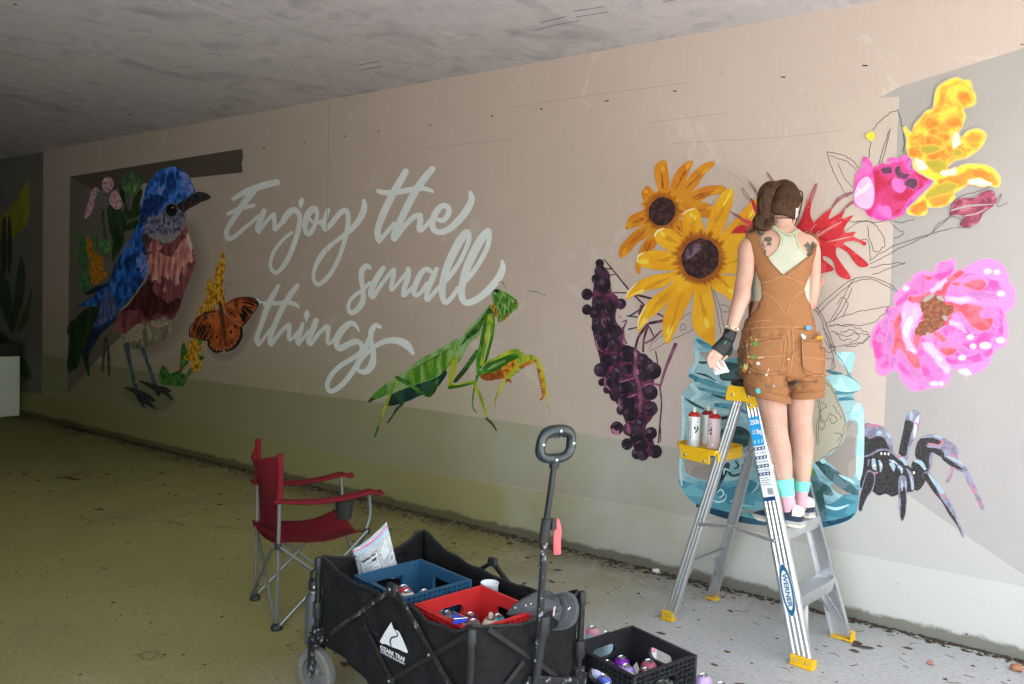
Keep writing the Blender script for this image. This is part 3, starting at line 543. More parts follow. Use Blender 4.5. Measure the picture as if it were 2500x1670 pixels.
cz(ZB, 'beak', [(850, 310), (920, 265), (965, 235), (1000, 218), (1060, 230), (1092, 255), (1080, 275), (1030, 292), (985, 318), (930, 345), (895, 365), (860, 345)], paint('beak paint', [(.015, .013, .016), (.035, .03, .035), (.09, .08, .09)], 20, detail=4), bd)
strokes('beak_gape', ZB, [[(1075, 262, 4), (1000, 290, 7), (930, 325, 6)], [(900, 365, 12), (935, 335, 10), (950, 322, 4)]], paint('gape red', [(.16, .03, .025)], 20), bd)
cz(ZB, 'eye_ring', disc(808, 358, 52, 56), paint('eye ring paint', [(.16, .16, .19), (.28, .28, .30)], 40), bd)
cz(ZB, 'eye', disc(806, 355, 41, 46), paint('eye black', [(.008, .008, .010)], 20), bd)
cz(ZB, 'eye_glint', disc(815, 335, 7, 6, 8), M_WHITE, bd)
M_LEG = paint('bird leg paint', [(0.043, 0.065, 0.102), (0.087, 0.131, 0.203), (0.174, 0.232, 0.319)], 25)
strokes('leg', ZR1, [[(606, 1065, 30), (612, 1110, 22), (630, 1190, 17), (652, 1285, 20)]], M_LEG, bd); strokes('leg', ZR1, [[(682, 1080, 18), (712, 1165, 16), (735, 1235, 18), (752, 1275, 22)]], M_LEG, bd)
M_FOOT = paint('bird foot paint', [(.015, .018, .022), (.035, .04, .05), (.06, .07, .08)], 30)
strokes('foot', ZR1, [[(655, 1290, 26), (625, 1275, 18), (598, 1268, 8)], [(655, 1290, 30), (690, 1325, 28), (745, 1368, 8)], [(660, 1290, 26), (705, 1310, 26), (738, 1330, 14)], [(655, 1295, 24), (675, 1330, 22), (690, 1360, 8)]], M_FOOT, bd)
strokes('foot', ZR1, [[(748, 1270, 26), (705, 1250, 20), (668, 1236, 8)], [(748, 1272, 28), (785, 1285, 24), (825, 1325, 8)], [(750, 1270, 24), (790, 1275, 22), (815, 1285, 10)], [(748, 1275, 22), (760, 1300, 18)]], M_FOOT, bd)
# ---------------------------------------------------------------- goldenrod and butterfly
ZG = Z(430, 600, 4.355)
gd = motif('painted_goldenrod', 'yellow goldenrod spray painted behind the orange butterfly', True)
M_GOLD = paint('goldenrod paint', [(0.375, 0.112, 0.010), (0.688, 0.300, 0.019), (0.850, 0.475, 0.037), (0.930, 0.650, 0.100)], 26, detail=3)
for q in ([(40, 1300), (50, 1120), (75, 1000), (100, 1080), (130, 1140), (120, 1260), (60, 1290)], [(-180, 1400), (-150, 1280), (-110, 1300), (-60, 1360), (20, 1330), (100, 1370), (150, 1300), (170, 1340), (110, 1430), (80, 1490), (0, 1495), (-110, 1480), (-160, 1500)], [(360, 680), (370, 570), (400, 600), (410, 680)], [(230, 1190), (270, 1170), (300, 1190), (250, 1230)], [(220, 990), (280, 1010), (250, 1060)]):
    cz(ZG, 'leaf', q, paint('goldenrod leaf', [(0.029, 0.102, 0.017), (0.072, 0.232, 0.043), (0.131, 0.348, 0.087)], 14), gd)
cz(ZG, 'flower_spray', [(480, 50), (510, 60), (522, 160), (515, 260), (500, 420), (510, 560), (535, 610), (450, 640), (405, 600), (390, 690), (310, 700), (210, 760), (160, 825), (165, 770), (205, 740), (215, 610), (250, 595), (300, 660), (295, 580), (345, 540), (310, 500), (325, 420), (330, 350), (360, 345), (390, 415), (415, 290), (445, 190), (465, 160), (472, 80)], M_GOLD, gd, n=3, rag=1.6)
cz(ZG, 'flower_spray', [(130, 1030), (185, 985), (240, 1030), (260, 1080), (320, 1020), (335, 1120), (290, 1090), (250, 1130), (250, 1200), (275, 1260), (250, 1320), (190, 1345), (140, 1270), (180, 1220), (100, 1215), (75, 1175), (120, 1160), (130, 1100)], M_GOLD, gd, n=3, rag=1.6)
strokes('stem', ZG, [[(35, 1340, 26), (70, 1300, 18), (110, 1240, 12)]], paint('red stem paint', [(.18, .05, .02)], 20), gd)
bf = motif('painted_butterfly', 'orange butterfly with black veined wings')
halo('soft_shadow', [ZG.p(q) for q in [(350, 1050), (480, 1150), (600, 1130), (700, 960), (760, 820), (880, 640), (800, 900), (680, 1120), (520, 1210), (400, 1160)]], 12, SHADE, bf)
M_BUT = paint('butterfly orange', [(0.345, 0.069, 0.023), (0.529, 0.115, 0.032), (0.690, 0.172, 0.046)], 8, detail=4)
M_BLK = paint('black line paint', [(.010, .008, .008)], 20)
WG = [[(500, 650), (560, 590), (640, 555), (740, 545), (820, 560), (873, 605), (860, 655), (800, 730), (750, 805), (705, 855), (660, 830), (600, 790), (540, 720)], [(470, 690), (400, 685), (320, 705), (240, 750), (170, 820), (130, 890), (145, 960), (220, 985), (330, 1010), (365, 950), (420, 850), (455, 780)], [(490, 700), (560, 760), (640, 830), (695, 870), (690, 960), (650, 1045), (590, 1105), (530, 1125), (505, 1050), (495, 900)], [(450, 780), (400, 870), (340, 990), (350, 1070), (410, 1135), (470, 1130), (505, 1100), (505, 950), (485, 800)]]
for i in (2, 3, 0, 1):
    cz(ZG, 'wing_edge', [(x+(x-490)*.012, y+(y-830)*.012) for x, y in WG[i]], M_BLK, bf); cz(ZG, 'wing', WG[i], M_BUT, bf)
strokes('wing_border', ZG, [[(690, 870, 30), (690, 960, 34), (650, 1040, 34), (590, 1095, 30), (520, 1110, 16)], [(345, 1000, 24), (355, 1060, 34), (410, 1115, 36), (480, 1115, 24)], [(140, 960, 12), (220, 985, 10), (330, 1010, 12)], [(870, 600, 16), (855, 660, 12), (800, 735, 10), (745, 810, 14), (705, 850, 20)]], M_BLK, bf)
cmulti(ZG, 'wing_spots', [disc(x, y, 11, 15, 8) for x, y in ((672, 930), (655, 990), (625, 1035), (590, 1070), (555, 1090), (370, 1060), (395, 1090), (430, 1105), (465, 1105))], paint('butterfly spots', [(0.672, 0.208, 0.080)], 20), bf)
strokes('wing_veins', ZG, [[(700, 570, 8), (790, 580, 19), (860, 620, 15)], [(690, 600, 8), (780, 610, 25), (840, 650, 12)], [(700, 640, 12), (790, 700, 36), (800, 715, 12)], [(700, 670, 25), (740, 740, 46), (755, 750, 15)], [(680, 720, 19), (725, 790, 46), (735, 800, 15)], [(630, 600, 42), (640, 640, 15)], [(630, 850, 29), (630, 880, 15)], [(580, 910, 29), (588, 935, 15)], [(310, 720, 42), (318, 780, 19)], [(250, 770, 8), (200, 860, 22), (180, 920, 8)], [(280, 800, 8), (235, 880, 22), (205, 950, 8)], [(290, 850, 36), (240, 930, 25), (230, 970, 12)], [(320, 860, 19), (270, 950, 25), (265, 985, 12)], [(350, 900, 12), (300, 980, 29), (300, 1000, 15)], [(360, 850, 25), (358, 870, 15)], [(430, 965, 25), (428, 985, 15)], [(625, 745, 22), (628, 760, 15)], [(680, 730, 22), (685, 740, 15)], [(385, 950, 12), (370, 980, 19)], [(520, 640, 6), (600, 585, 10), (740, 548, 12), (830, 565, 14), (868, 610, 12)], [(720, 640, 8), (800, 660, 18), (820, 665, 6)], [(560, 700, 8), (600, 720, 14), (612, 740, 8)], [(420, 700, 10), (330, 715, 12), (240, 765, 10), (150, 870, 12), (140, 950, 10)], [(520, 980, 8), (530, 1060, 16)], [(470, 980, 8), (465, 1060, 14)], [(600, 990, 8), (590, 1040, 16)]], M_BLK, bf)
cmulti(ZG, 'wing_spots', [disc(x, y, 6, 8, 8) for x, y in ((576, 640), (600, 660), (632, 604), (368, 720), (354, 756), (312, 735))], paint('butterfly white', [(.6, .55, .45)], 20), bf)
strokes('body', ZG, [[(462, 605, 30), (475, 660, 44), (488, 760, 46), (508, 900, 34), (520, 1060, 18)]], paint('butterfly body', [(.10, .035, .02), (.20, .06, .03)], 20), bf)
strokes('antenna', ZG, [[(460, 610, 4), (400, 520, 5), (330, 445, 9)]], M_BLK, bf); strokes('antenna', ZG, [[(500, 610, 3), (530, 440, 4), (555, 390, 4), (585, 410, 5)]], paint('grey line paint', [(.12, .11, .10)], 20), bf)
# ---------------------------------------------------------------- mantis
ZM = Z(880, 680, 3.92)
mt = motif('painted_mantis', 'green praying mantis with folded yellow and orange forelegs', True)
G1, G2, G3 = (.05, .20, .015), (.10, .32, .03), (.24, .44, .13)
M_G = paint('mantis green', [(.03, .13, .012), G1, G2], 10, (.6, 1, 1), 4)
M_GL = paint('mantis pale green', [(.15, .33, .09), (.24, .42, .15), (.33, .50, .22)], 8, detail=4)
M_GD = paint('mantis dark green', [(.02, .06, .012), (.045, .13, .02), (.08, .22, .04)], 14)
M_GY = paint('mantis yellow green', [(.20, .33, .02), (.40, .45, .03), (.55, .55, .04)], 14, (1, 1, .5))
M_OR = paint('mantis orange', [(.30, .08, .01), (.55, .20, .015), (.68, .34, .02)], 20)
cz(ZM, 'far_leg', [(245, 1215)]*0 or [(1100, 690), (1125, 690), (1110, 750), (1020, 880), (930, 985), (890, 995), (900, 960), (1000, 830)], M_GD, mt)
strokes('far_leg', ZM, [[(405, 1195, 26), (345, 1255, 26), (310, 1310, 20), (262, 1380, 16)]], paint('mantis brown green', [(.03, .06, .02), (.07, .10, .03)], 20), mt)
cz(ZM, 'abdomen', [(255, 1205), (285, 1110), (380, 1060), (540, 1005), (640, 975), (730, 940), (800, 880), (830, 900), (800, 960), (740, 1040), (680, 1085), (560, 1125), (480, 1165), (380, 1200), (300, 1218)], paint('mantis belly', [(.008, .03, .03), (.010, .04, .04), (.03, .09, .05)], 8), mt)
cz(ZM, 'wing', [(75, 1170), (120, 1110), (240, 1010), (345, 940), (450, 870), (560, 780), (700, 700), (820, 640), (915, 575), (940, 590), (937, 660), (915, 740), (890, 800), (840, 850), (740, 940), (640, 980), (540, 1012), (480, 1035), (380, 1070), (300, 1105), (250, 1115), (120, 1172), (80, 1185)], M_GL, mt)
cz(ZM, 'wing_face', [(450, 960), (480, 880), (560, 830), (700, 750), (820, 680), (900, 620), (935, 600), (930, 680), (905, 760), (860, 830), (760, 920), (640, 975), (540, 1005), (470, 1000)], paint('mantis wing face', [(.06, .22, .015), (.09, .27, .02), (.20, .36, .04), (.30, .45, .14)], 20, (1, 1, .35), 4), mt)
strokes('wing_line', ZM, [[(470, 880, 5), (600, 815, 10), (760, 730, 8), (880, 655, 5)], [(240, 1010, 10), (245, 1060, 12), (270, 1095, 6)]], M_GD, mt)
cz(ZM, 'wing_tip', [(75, 1172), (110, 1130), (240, 1020), (250, 1060), (262, 1100), (130, 1165)], M_G, mt); cz(ZM, 'wing_tip', [(72, 1175), (105, 1140), (135, 1145), (120, 1170), (82, 1186)], paint('mantis tip', [(.05, .05, .015)], 20), mt)
cz(ZM, 'thorax', [(915, 600), (960, 565), (1080, 430), (1180, 315), (1250, 245), (1305, 300), (1290, 365), (1200, 350), (1165, 440), (1140, 540), (1060, 600), (1005, 690), (960, 780), (900, 830), (935, 700)], M_GL, mt)
cz(ZM, 'thorax_shade', [(960, 640), (1040, 510), (1150, 390), (1250, 260), (1290, 320), (1210, 350), (1165, 440), (1130, 510), (1040, 570), (990, 620)], M_GD, mt)
cz(ZM, 'neck', [(1240, 280), (1290, 230), (1310, 300), (1300, 380), (1260, 300)], paint('mantis neck', [(.25, .07, .02), (.45, .35, .03)], 20), mt)
cz(ZM, 'head', [(1262, 130), (1280, 105), (1330, 100), (1410, 125), (1440, 155), (1500, 195), (1520, 230), (1505, 280), (1450, 325), (1405, 375), (1350, 412), (1318, 412), (1298, 300), (1266, 220)], paint('mantis head', [(.035, .12, .015), (.07, .20, .02), (.14, .30, .05), (.32, .48, .18)], 24, (2.5, 1, .8), 4), mt)
strokes('head_edge', ZM, [[(1330, 105, 8), (1410, 128, 16), (1440, 158, 10), (1500, 198, 14), (1515, 235, 10)]], paint('mantis light', [(.50, .60, .36)], 20), mt)
strokes('head_edge', ZM, [[(1270, 230, 8), (1300, 300, 12), (1312, 380, 8)], [(1360, 400, 10), (1395, 365, 14), (1410, 335, 8)]], M_OR, mt)
cz(ZM, 'eye', disc(1297, 125, 26, 24), M_BLK, mt); cz(ZM, 'eye', disc(1288, 140, 14, 14), paint('mantis eye', [(.25, .38, .22)], 20), mt); cz(ZM, 'eye', disc(1485, 232, 22, 22), paint('mantis eye brown', [(.18, .09, .03), (.3, .33, .12)], 30), mt)
strokes('far_leg', ZM, [[(1118, 930, 26), (1098, 1020, 22), (1080, 1110, 16), (1074, 1190, 14), (1085, 1255, 16), (1112, 1282, 10)]], M_G, mt)
strokes('leg', ZM, [[(905, 770, 60), (880, 900, 56), (850, 1010, 40)], [(850, 1035, 46), (960, 1022, 42), (1060, 995, 38), (1092, 1000, 36)], [(1090, 1005, 36), (1140, 1110, 30), (1185, 1240, 26), (1215, 1345, 22)]], M_GY, mt)
strokes('leg', ZM, [[(850, 1045, 30), (960, 1028, 26), (1070, 1000, 24)]], M_G, mt); strokes('leg', ZM, [[(1205, 1340, 24), (1260, 1390, 26), (1302, 1456, 14)]], paint('mantis foot', [(.06, .08, .015)], 20), mt)
strokes('leg', ZM, [[(345, 950, 40), (450, 1000, 38), (560, 1075, 40), (645, 1120, 30)], [(655, 1115, 50), (705, 1060, 46), (738, 965, 26)]], M_GD, mt); strokes('leg', ZM, [[(360, 962, 14), (450, 1005, 20), (560, 1080, 20), (620, 1112, 14)]], M_G, mt)
strokes('leg', ZM, [[(345, 960, 24), (300, 1070, 24), (250, 1200, 28), (190, 1350, 28), (150, 1470, 16)]], M_GY, mt); strokes('leg', ZM, [[(170, 1420, 16), (138, 1512, 20)]], M_GD, mt)
cz(ZM, 'foreleg', [(1190, 370), (1230, 350), (1285, 370), (1280, 520), (1250, 650), (1220, 760), (1190, 815), (1140, 875), (1108, 850), (1112, 740), (1140, 620), (1165, 480)], M_G, mt)
strokes('foreleg_ridge', ZM, [[(1240, 370, 50), (1230, 500, 56), (1200, 650, 50), (1160, 820, 40)]], M_GY, mt); strokes('foreleg_ridge', ZM, [[(1235, 440, 10), (1230, 560, 12), (1195, 720, 10), (1180, 790, 6)]], paint('mantis light', [(.50, .60, .36)], 20), mt)
cz(ZM, 'foreleg', [(1110, 850), (1150, 880), (1200, 820), (1300, 760), (1420, 690), (1500, 680), (1560, 720), (1548, 790), (1500, 870), (1430, 930), (1340, 960), (1210, 975), (1150, 945), (1118, 910)], M_G, mt)
strokes('foreleg_ridge', ZM, [[(1190, 815, 12), (1320, 755, 30), (1430, 705, 40), (1510, 700, 40), (1545, 760, 30)]], M_GY, mt); strokes('foreleg_ridge', ZM, [[(1220, 870, 14), (1290, 830, 30), (1380, 790, 20)]], M_GL, mt)
cz(ZM, 'foreleg_inside', [(1148, 945), (1180, 912), (1300, 885), (1430, 800), (1545, 760), (1540, 830), (1480, 905), (1420, 952), (1340, 962), (1210, 978)], M_OR, mt)
cz(ZM, 'foreleg_inside', [(1148, 945), (1200, 905), (1330, 900), (1380, 940), (1300, 965), (1210, 978)], paint('mantis rust', [(.22, .05, .012), (.33, .09, .015)], 20), mt)
strokes('foreleg', ZM, [[(1550, 740, 60), (1500, 850, 56), (1430, 930, 46), (1370, 1000, 30), (1320, 1090, 22), (1295, 1150, 16), (1285, 1245, 8)]], M_GY, mt); strokes('foreleg_inside', ZM, [[(1400, 975, 30), (1430, 975, 24), (1440, 1000, 10)]], M_OR, mt)
strokes('foreleg', ZM, [[(1560, 790, 46), (1620, 755, 56), (1690, 785, 50)]], M_GY, mt); strokes('foreleg_inside', ZM, [[(1530, 850, 40), (1620, 805, 36), (1680, 790, 30)], [(1700, 820, 36), (1730, 920, 46), (1750, 1030, 42), (1755, 1120, 34), (1715, 1165, 10)]], M_OR, mt)
strokes('foreleg', ZM, [[(1690, 770, 26), (1730, 860, 26), (1765, 980, 18), (1780, 1090, 14), (1800, 1190, 12), (1812, 1275, 6)]], M_GY, mt)
cmulti(ZM, 'spines', [disc(1695+i*5.2, 870+i*26, 6, 8, 6) for i in range(11)]+[disc(x, y, 6, 6, 6) for x, y in ((1455, 810), (1450, 825), (1420, 850), (1390, 870), (1370, 890), (1345, 900), (1400, 880), (1430, 835), (1320, 915), (1360, 910), (1515, 890), (1495, 900))], M_BLK, mt)
strokes('antenna', ZM, [[(1320, 45, 5), (1355, 32, 7), (1390, 92, 6)]], M_GD, mt); strokes('antenna', ZM, [[(1605, 118, 5), (1690, 130, 6), (1775, 168, 5)]], M_GD, mt)
# ---------------------------------------------------------------- dark berries
ZP = Z(1410, 620, 3.015)
br = motif('painted_berries', 'cluster of dark purple berries on thin magenta stems', True)
M_ST = paint('berry stem', [(.05, .02, .035), (.10, .035, .06), (.16, .06, .10)], 20); M_STP = paint('berry stem pink', [(.30, .08, .16), (.45, .18, .28)], 20)
strokes('stem', ZP, [[(195, 40, 8), (270, 130, 12), (380, 265, 13), (490, 375, 14)], [(265, 285, 10), (370, 287, 11)], [(200, 105, 9), (255, 112, 10)], [(220, 160, 10), (275, 150, 8)], [(430, 300, 18), (550, 330, 18)], [(380, 460, 12), (470, 400, 13), (490, 370, 12)], [(365, 455, 11), (440, 465, 11)], [(375, 555, 12), (440, 540, 11)], [(340, 545, 12), (360, 490, 12), (330, 500, 8)], [(590, 440, 14), (640, 465, 14)], [(530, 510, 22), (640, 490, 22)], [(425, 700, 18), (450, 610, 20), (515, 520, 22)], [(482, 720, 14), (490, 620, 16), (520, 530, 18)], [(530, 540, 10), (562, 608, 10)], [(460, 440, 30), (470, 380, 20)], [(575, 720, 10), (590, 800, 10)], [(605, 975, 12), (618, 1100, 11), (606, 1260, 12), (595, 1390, 12)], [(612, 1280, 8), (612, 1380, 8)], [(535, 1400, 20), (560, 1330, 16)]], M_ST, br)
strokes('stem', ZP, [[(335, 540, 16), (340, 620, 20), (360, 660, 14)], [(722, 665, 28), (690, 740, 26), (650, 840, 22), (622, 930, 18), (605, 985, 14)], [(485, 665, 12), (560, 620, 16), (615, 565, 10)]], paint('berry stem mauve', [(.16, .05, .09), (.25, .09, .15)], 20), br)
cz(ZP, 'berry_gaps', [(150, 110), (230, 130), (250, 270), (300, 330), (280, 480), (330, 560), (340, 660), (420, 690), (480, 740), (560, 800), (560, 960), (520, 1000), (560, 1180), (500, 1280), (560, 1380), (560, 1470), (470, 1500), (400, 1400), (360, 1260), (300, 1120), (200, 980), (160, 760), (110, 560), (110, 300)], paint('berry gaps', [(.03, .012, .025), (.09, .02, .055), (.17, .04, .10)], 20, detail=4), br)
M_BERRY = [paint('berry paint', [(.012, .007, .012), (.022, .012, .022), (.040, .022, .040)], 14, detail=4), paint('berry paint plum', [(.018, .008, .016), (.035, .014, .030), (.07, .03, .06)], 14, detail=4)]
M_BHI = paint('berry highlight', [(.055, .035, .06), (.09, .065, .095), (.13, .10, .135)], 30); M_BRIM = paint('berry rim', [(.10, .025, .065), (.17, .05, .11)], 30)
BER = [(163, 70, 32), (165, 125, 42), (140, 185, 38), (190, 225, 55), (70, 297, 42), (160, 365, 55), (70, 410, 38), (130, 440, 42), (235, 400, 48), (318, 368, 40), (160, 540, 58), (235, 490, 45), (180, 650, 52), (270, 665, 50), (260, 575, 55), (280, 770, 38), (215, 785, 45), (170, 855, 50), (365, 735, 60), (300, 870, 48), (375, 850, 36), (480, 780, 46), (490, 880, 50), (555, 860, 62), (180, 945, 28), (215, 1000, 28), (250, 940, 55), (420, 975, 45), (350, 985, 50), (535, 1020, 55), (275, 1045, 38), (320, 1150, 35), (365, 1095, 60), (535, 1140, 55), (385, 1180, 50), (465, 1250, 45), (290, 1282, 48), (380, 1290, 48), (440, 1350, 45), (540, 1320, 45), (365, 1400, 42), (440, 1470, 42), (465, 1415, 52), (480, 1480, 42), (575, 1455, 48)]
for i, (x, y, r) in enumerate(BER):
    o = cz(ZP, 'berry', disc(x, y, r*1.0, r*1.04, 18, .05), M_BERRY[i % 2], br)
    a = RND.uniform(2.2, 4.2)
    strokes('highlight', ZP, [[(x+r*.72*math.cos(a-.7), y+r*.72*math.sin(a-.7), r*.05), (x+r*.74*math.cos(a), y+r*.74*math.sin(a), r*.26), (x+r*.72*math.cos(a+.8), y+r*.72*math.sin(a+.8), r*.05)]], M_BHI if i % 3 else M_BRIM, o)
    if i % 2: cz(ZP, 'highlight', disc(x-r*.25, y-r*.3, r*.45, r*.3, 10, .4, .6), M_BHI, o)
strokes('stem', ZP, [[(425, 700, 24), (428, 800, 28), (428, 900, 28), (455, 1000, 26), (462, 1160, 26)]], paint('berry stem mauve', [(.16, .05, .09), (.25, .09, .15)], 20), br)
strokes('stem', ZP, [[(600, 965, 18), (540, 955, 16), (495, 972, 10)], [(375, 1055, 14), (430, 1035, 12)], [(300, 460, 8), (320, 470, 6)], [(195, 470, 8), (180, 500, 12), (200, 540, 6)], [(310, 945, 8), (410, 915, 10)], [(205, 915, 8), (205, 960, 14), (240, 1000, 8)], [(135, 640, 8), (150, 690, 12), (185, 720, 8)], [(310, 1070, 6), (305, 1110, 12), (330, 1140, 6)], [(440, 850, 14), (442, 880, 18)], [(425, 730, 20), (432, 760, 10)], [(255, 1290, 20), (290, 1320, 30), (300, 1300, 8)], [(370, 1255, 20), (375, 1300, 26), (385, 1320, 10)]], M_STP, br)
# ---------------------------------------------------------------- black-eyed daisies
ZD = Z(1500, 380, 3.267)
PET_B = [[(360, 290), (325, 190), (320, 110), (350, 50), (410, 43), (430, 130), (440, 230), (420, 320)], [(440, 320), (455, 210), (500, 120), (560, 60), (620, 40), (625, 62), (590, 140), (560, 240), (490, 335)], [(480, 340), (560, 220), (640, 120), (720, 60), (790, 48), (795, 75), (720, 150), (660, 240), (580, 330), (540, 355)], [(510, 390), (590, 310), (680, 260), (780, 238), (860, 240), (897, 264), (850, 302), (760, 320), (680, 370), (600, 415), (520, 430)], [(490, 430), (600, 395), (700, 368), (790, 410), (780, 490), (700, 492), (600, 470)], [(330, 310), (270, 240), (230, 270), (215, 310), (240, 370), (275, 418), (310, 400), (350, 340)], [(280, 445), (210, 445), (130, 480), (100, 530), (88, 587), (150, 575), (215, 560), (290, 540)], [(300, 550), (200, 575), (110, 650), (50, 720), (35, 790), (60, 817), (120, 770), (180, 700), (240, 660), (310, 595)], [(335, 570), (270, 640), (215, 720), (185, 790), (165, 870), (175, 925), (205, 940), (215, 870), (280, 780), (330, 720), (345, 650)], [(400, 560), (480, 510), (560, 530), (570, 650), (480, 620)]]
PET_F = [[(820, 700), (1080, 580), (1100, 900), (980, 980), (960, 940), (830, 920)], [(545, 480), (560, 445), (630, 418), (670, 440), (690, 500), (715, 580), (755, 655), (690, 670), (610, 690), (560, 650), (545, 560)], [(730, 610), (760, 480), (800, 390), (850, 310), (900, 270), (947, 268), (946, 360), (910, 480), (870, 590), (810, 690), (760, 660)], [(800, 700), (880, 600), (960, 510), (1040, 420), (1120, 350), (1165, 338), (1170, 480), (1100, 560), (1040, 620), (960, 700), (860, 770)], [(770, 970), (850, 950), (930, 960), (978, 958), (962, 1060), (930, 1150), (870, 1110), (785, 1060)], [(650, 990), (700, 970), (760, 1000), (775, 1100), (795, 1200), (800, 1350), (797, 1512), (730, 1482), (660, 1420), (620, 1330), (630, 1180), (635, 1080)], [(650, 990), (620, 1110), (560, 1240), (505, 1360), (465, 1440), (437, 1502), (400, 1472), (388, 1400), (390, 1300), (420, 1200), (490, 1090), (570, 1000)], [(580, 980), (480, 1110), (400, 1200), (320, 1270), (240, 1330), (205, 1408), (185, 1380), (195, 1290), (250, 1190), (330, 1110), (420, 1050), (510, 970)], [(550, 950), (460, 1000), (380, 1052), (250, 1077), (170, 1100), (110, 1147), (92, 1130), (110, 1080), (180, 1010), (290, 960), (400, 940), (530, 920)], [(545, 910), (430, 917), (310, 907), (210, 882), (180, 842), (185, 800), (240, 770), (330, 755), (440, 765), (545, 790)], [(580, 730), (470, 762), (400, 742), (340, 692), (320, 640), (340, 595), (390, 578), (460, 593), (520, 640), (580, 690)]]
def daisy(nm, lab, pets, cx, cy, rx, ry, mp, mh, ms, ring, ringr):
    d = motif(nm, lab)
    for q in pets:
        p = cz(ZD, 'petal', q, mp, d)
        mx = sum(a for a, b in q)/len(q); my = sum(b for a, b in q)/len(q)
        # brush marks along the petal
        ex, ey = max(q, key=lambda t: math.hypot(t[0]-cx, t[1]-cy)); L = math.hypot(ex-cx, ey-cy); ux, uy = (ex-cx)/L, (ey-cy)/L
        st = []
        for k in range(4):
            o = RND.uniform(-16, 16); a = RND.uniform(-.30, -.02)*L; b = a+RND.uniform(.18, .30)*L; w = RND.uniform(10, 22)
            st.append([(mx+ux*a-uy*o, my+uy*a+ux*o, 3), (mx+ux*(a+b)/2-uy*o*1.1, my+uy*(a+b)/2+ux*o*1.1, w), (mx+ux*b-uy*o*.8, my+uy*b+ux*o*.8, 3)])
        strokes('brush_marks', ZD, st, ms, p, n=4)
        st = []
        for k in range(2):
            o = RND.uniform(-14, 14); a = RND.uniform(.08, .18)*L; b = a+RND.uniform(.10, .20)*L
            st.append([(mx+ux*a-uy*o, my+uy*a+ux*o, 4), (mx+ux*(a+b)/2-uy*o, my+uy*(a+b)/2+ux*o, RND.uniform(16, 28)), (mx+ux*b-uy*o*.4, my+uy*b+ux*o*.4, 5)])
        strokes('brush_marks', ZD, st, mh, p, n=4)
    # rust flame round the eye
    fl_ = []
    for i in range(64):
        a = 2*math.pi*i/64; k = 1.0 if i % 2 else RND.uniform(1.02, ringr); fl_.append((cx+rx*1.16*k*math.cos(a), cy+ry*1.14*k*math.sin(a)))
    smulti(ZD, 'petal_bases', [fl_], ring, d, 11, n=2)
    cz(ZD, 'flower_center', disc(cx, cy, rx, ry, 26, .05, .4), paint('daisy eye', [(.022, .009, .012), (.045, .017, .02), (.085, .035, .035)], 40, detail=4), d)
    return d
M_RUST = paint('daisy rust', [(.24, .055, .008), (.36, .10, .010), (.45, .15, .012)], 14, mode='LINEAR', soft=(.76, .32, .012))
daisy('painted_daisy', 'deep orange black-eyed flower, upper left of the two', PET_B, 380, 445, 105, 118, paint('orange petal', [(.52, .14, .010), (.66, .22, .012), (.70, .28, .02)], 7, detail=3, mode='LINEAR'), paint('petal amber', [(.78, .36, .02)], 9), paint('petal rust', [(.42, .10, .012), (.52, .15, .012)], 12), M_RUST, 1.28)
d2 = daisy('painted_daisy', 'large yellow black-eyed flower beside the artist', PET_F, 685, 820, 148, 160, paint('yellow petal', [(.70, .27, .010), (.82, .37, .012), (.88, .46, .02)], 6, detail=3, mode='LINEAR'), paint('petal lemon', [(.92, .58, .03), (.93, .66, .09)], 9, mode='LINEAR'), paint('petal ochre', [(.55, .22, .015), (.70, .30, .015)], 12, mode='LINEAR'), M_RUST, 1.25)
cz(ZD, 'flower_center', [(570, 760), (610, 715), (670, 700), (690, 740), (640, 790), (580, 825)], paint('daisy eye mauve', [(.07, .035, .05), (.15, .09, .13), (.20, .13, .18)], 20), d2)
strokes('petal_outlines', ZD, [[(320, 640, 10), (345, 600, 14), (395, 580, 10)], [(182, 850, 8), (190, 800, 14), (240, 770, 6)], [(545, 470, 6), (580, 440, 12), (640, 420, 8)], [(92, 1130, 6), (115, 1080, 12), (180, 1015, 6)], [(187, 1380, 6), (196, 1300, 12), (250, 1195, 6)]], paint('petal cream', [(.93, .82, .50)], 20), d2)
# ---------------------------------------------------------------- red bee balm
rb = motif('painted_bee_balm', 'spiky crimson flower partly hidden behind the artist')
M_RED = paint('crimson paint', [(.42, .012, .025), (.55, .025, .035), (.62, .06, .07)], 9, detail=3); M_REDP = paint('crimson pale', [(.55, .20, .20), (.65, .32, .30)], 9); M_MAUVE = paint('dull mauve paint', [(.28, .12, .14), (.36, .18, .19)], 12)
for q in ([(355, 440), (400, 395), (450, 390), (520, 400), (600, 420), (500, 440), (400, 444)], [(385, 330), (450, 355), (520, 375), (600, 400), (540, 410), (440, 378)], [(478, 225), (500, 240), (545, 330), (600, 400), (540, 390), (500, 300)],
 [(895, 125), (902, 140), (872, 230), (858, 320), (878, 380), (850, 420), (780, 450), (760, 420), (800, 350), (850, 220), (880, 150)],
 [(800, 500), (840, 440), (870, 390), (930, 330), (985, 283), (993, 300), (975, 352), (1040, 318), (1082, 288), (1062, 350), (1132, 328), (1092, 380), (1074, 418), (1086, 440), (1148, 434), (1135, 465), (1212, 500), (1200, 522), (1150, 492), (1070, 505), (1120, 545), (1210, 620), (1228, 652), (1170, 657), (1130, 612), (1090, 562), (1030, 532), (1024, 580), (1060, 640), (1112, 712), (1105, 738), (1050, 722), (1020, 682), (1012, 640), (990, 606), (945, 588), (945, 612), (1002, 660), (1000, 682), (960, 692), (905, 706), (850, 700), (820, 600)]):
    cz(ZR5, 'petal', q, M_RED, rb, n=4)
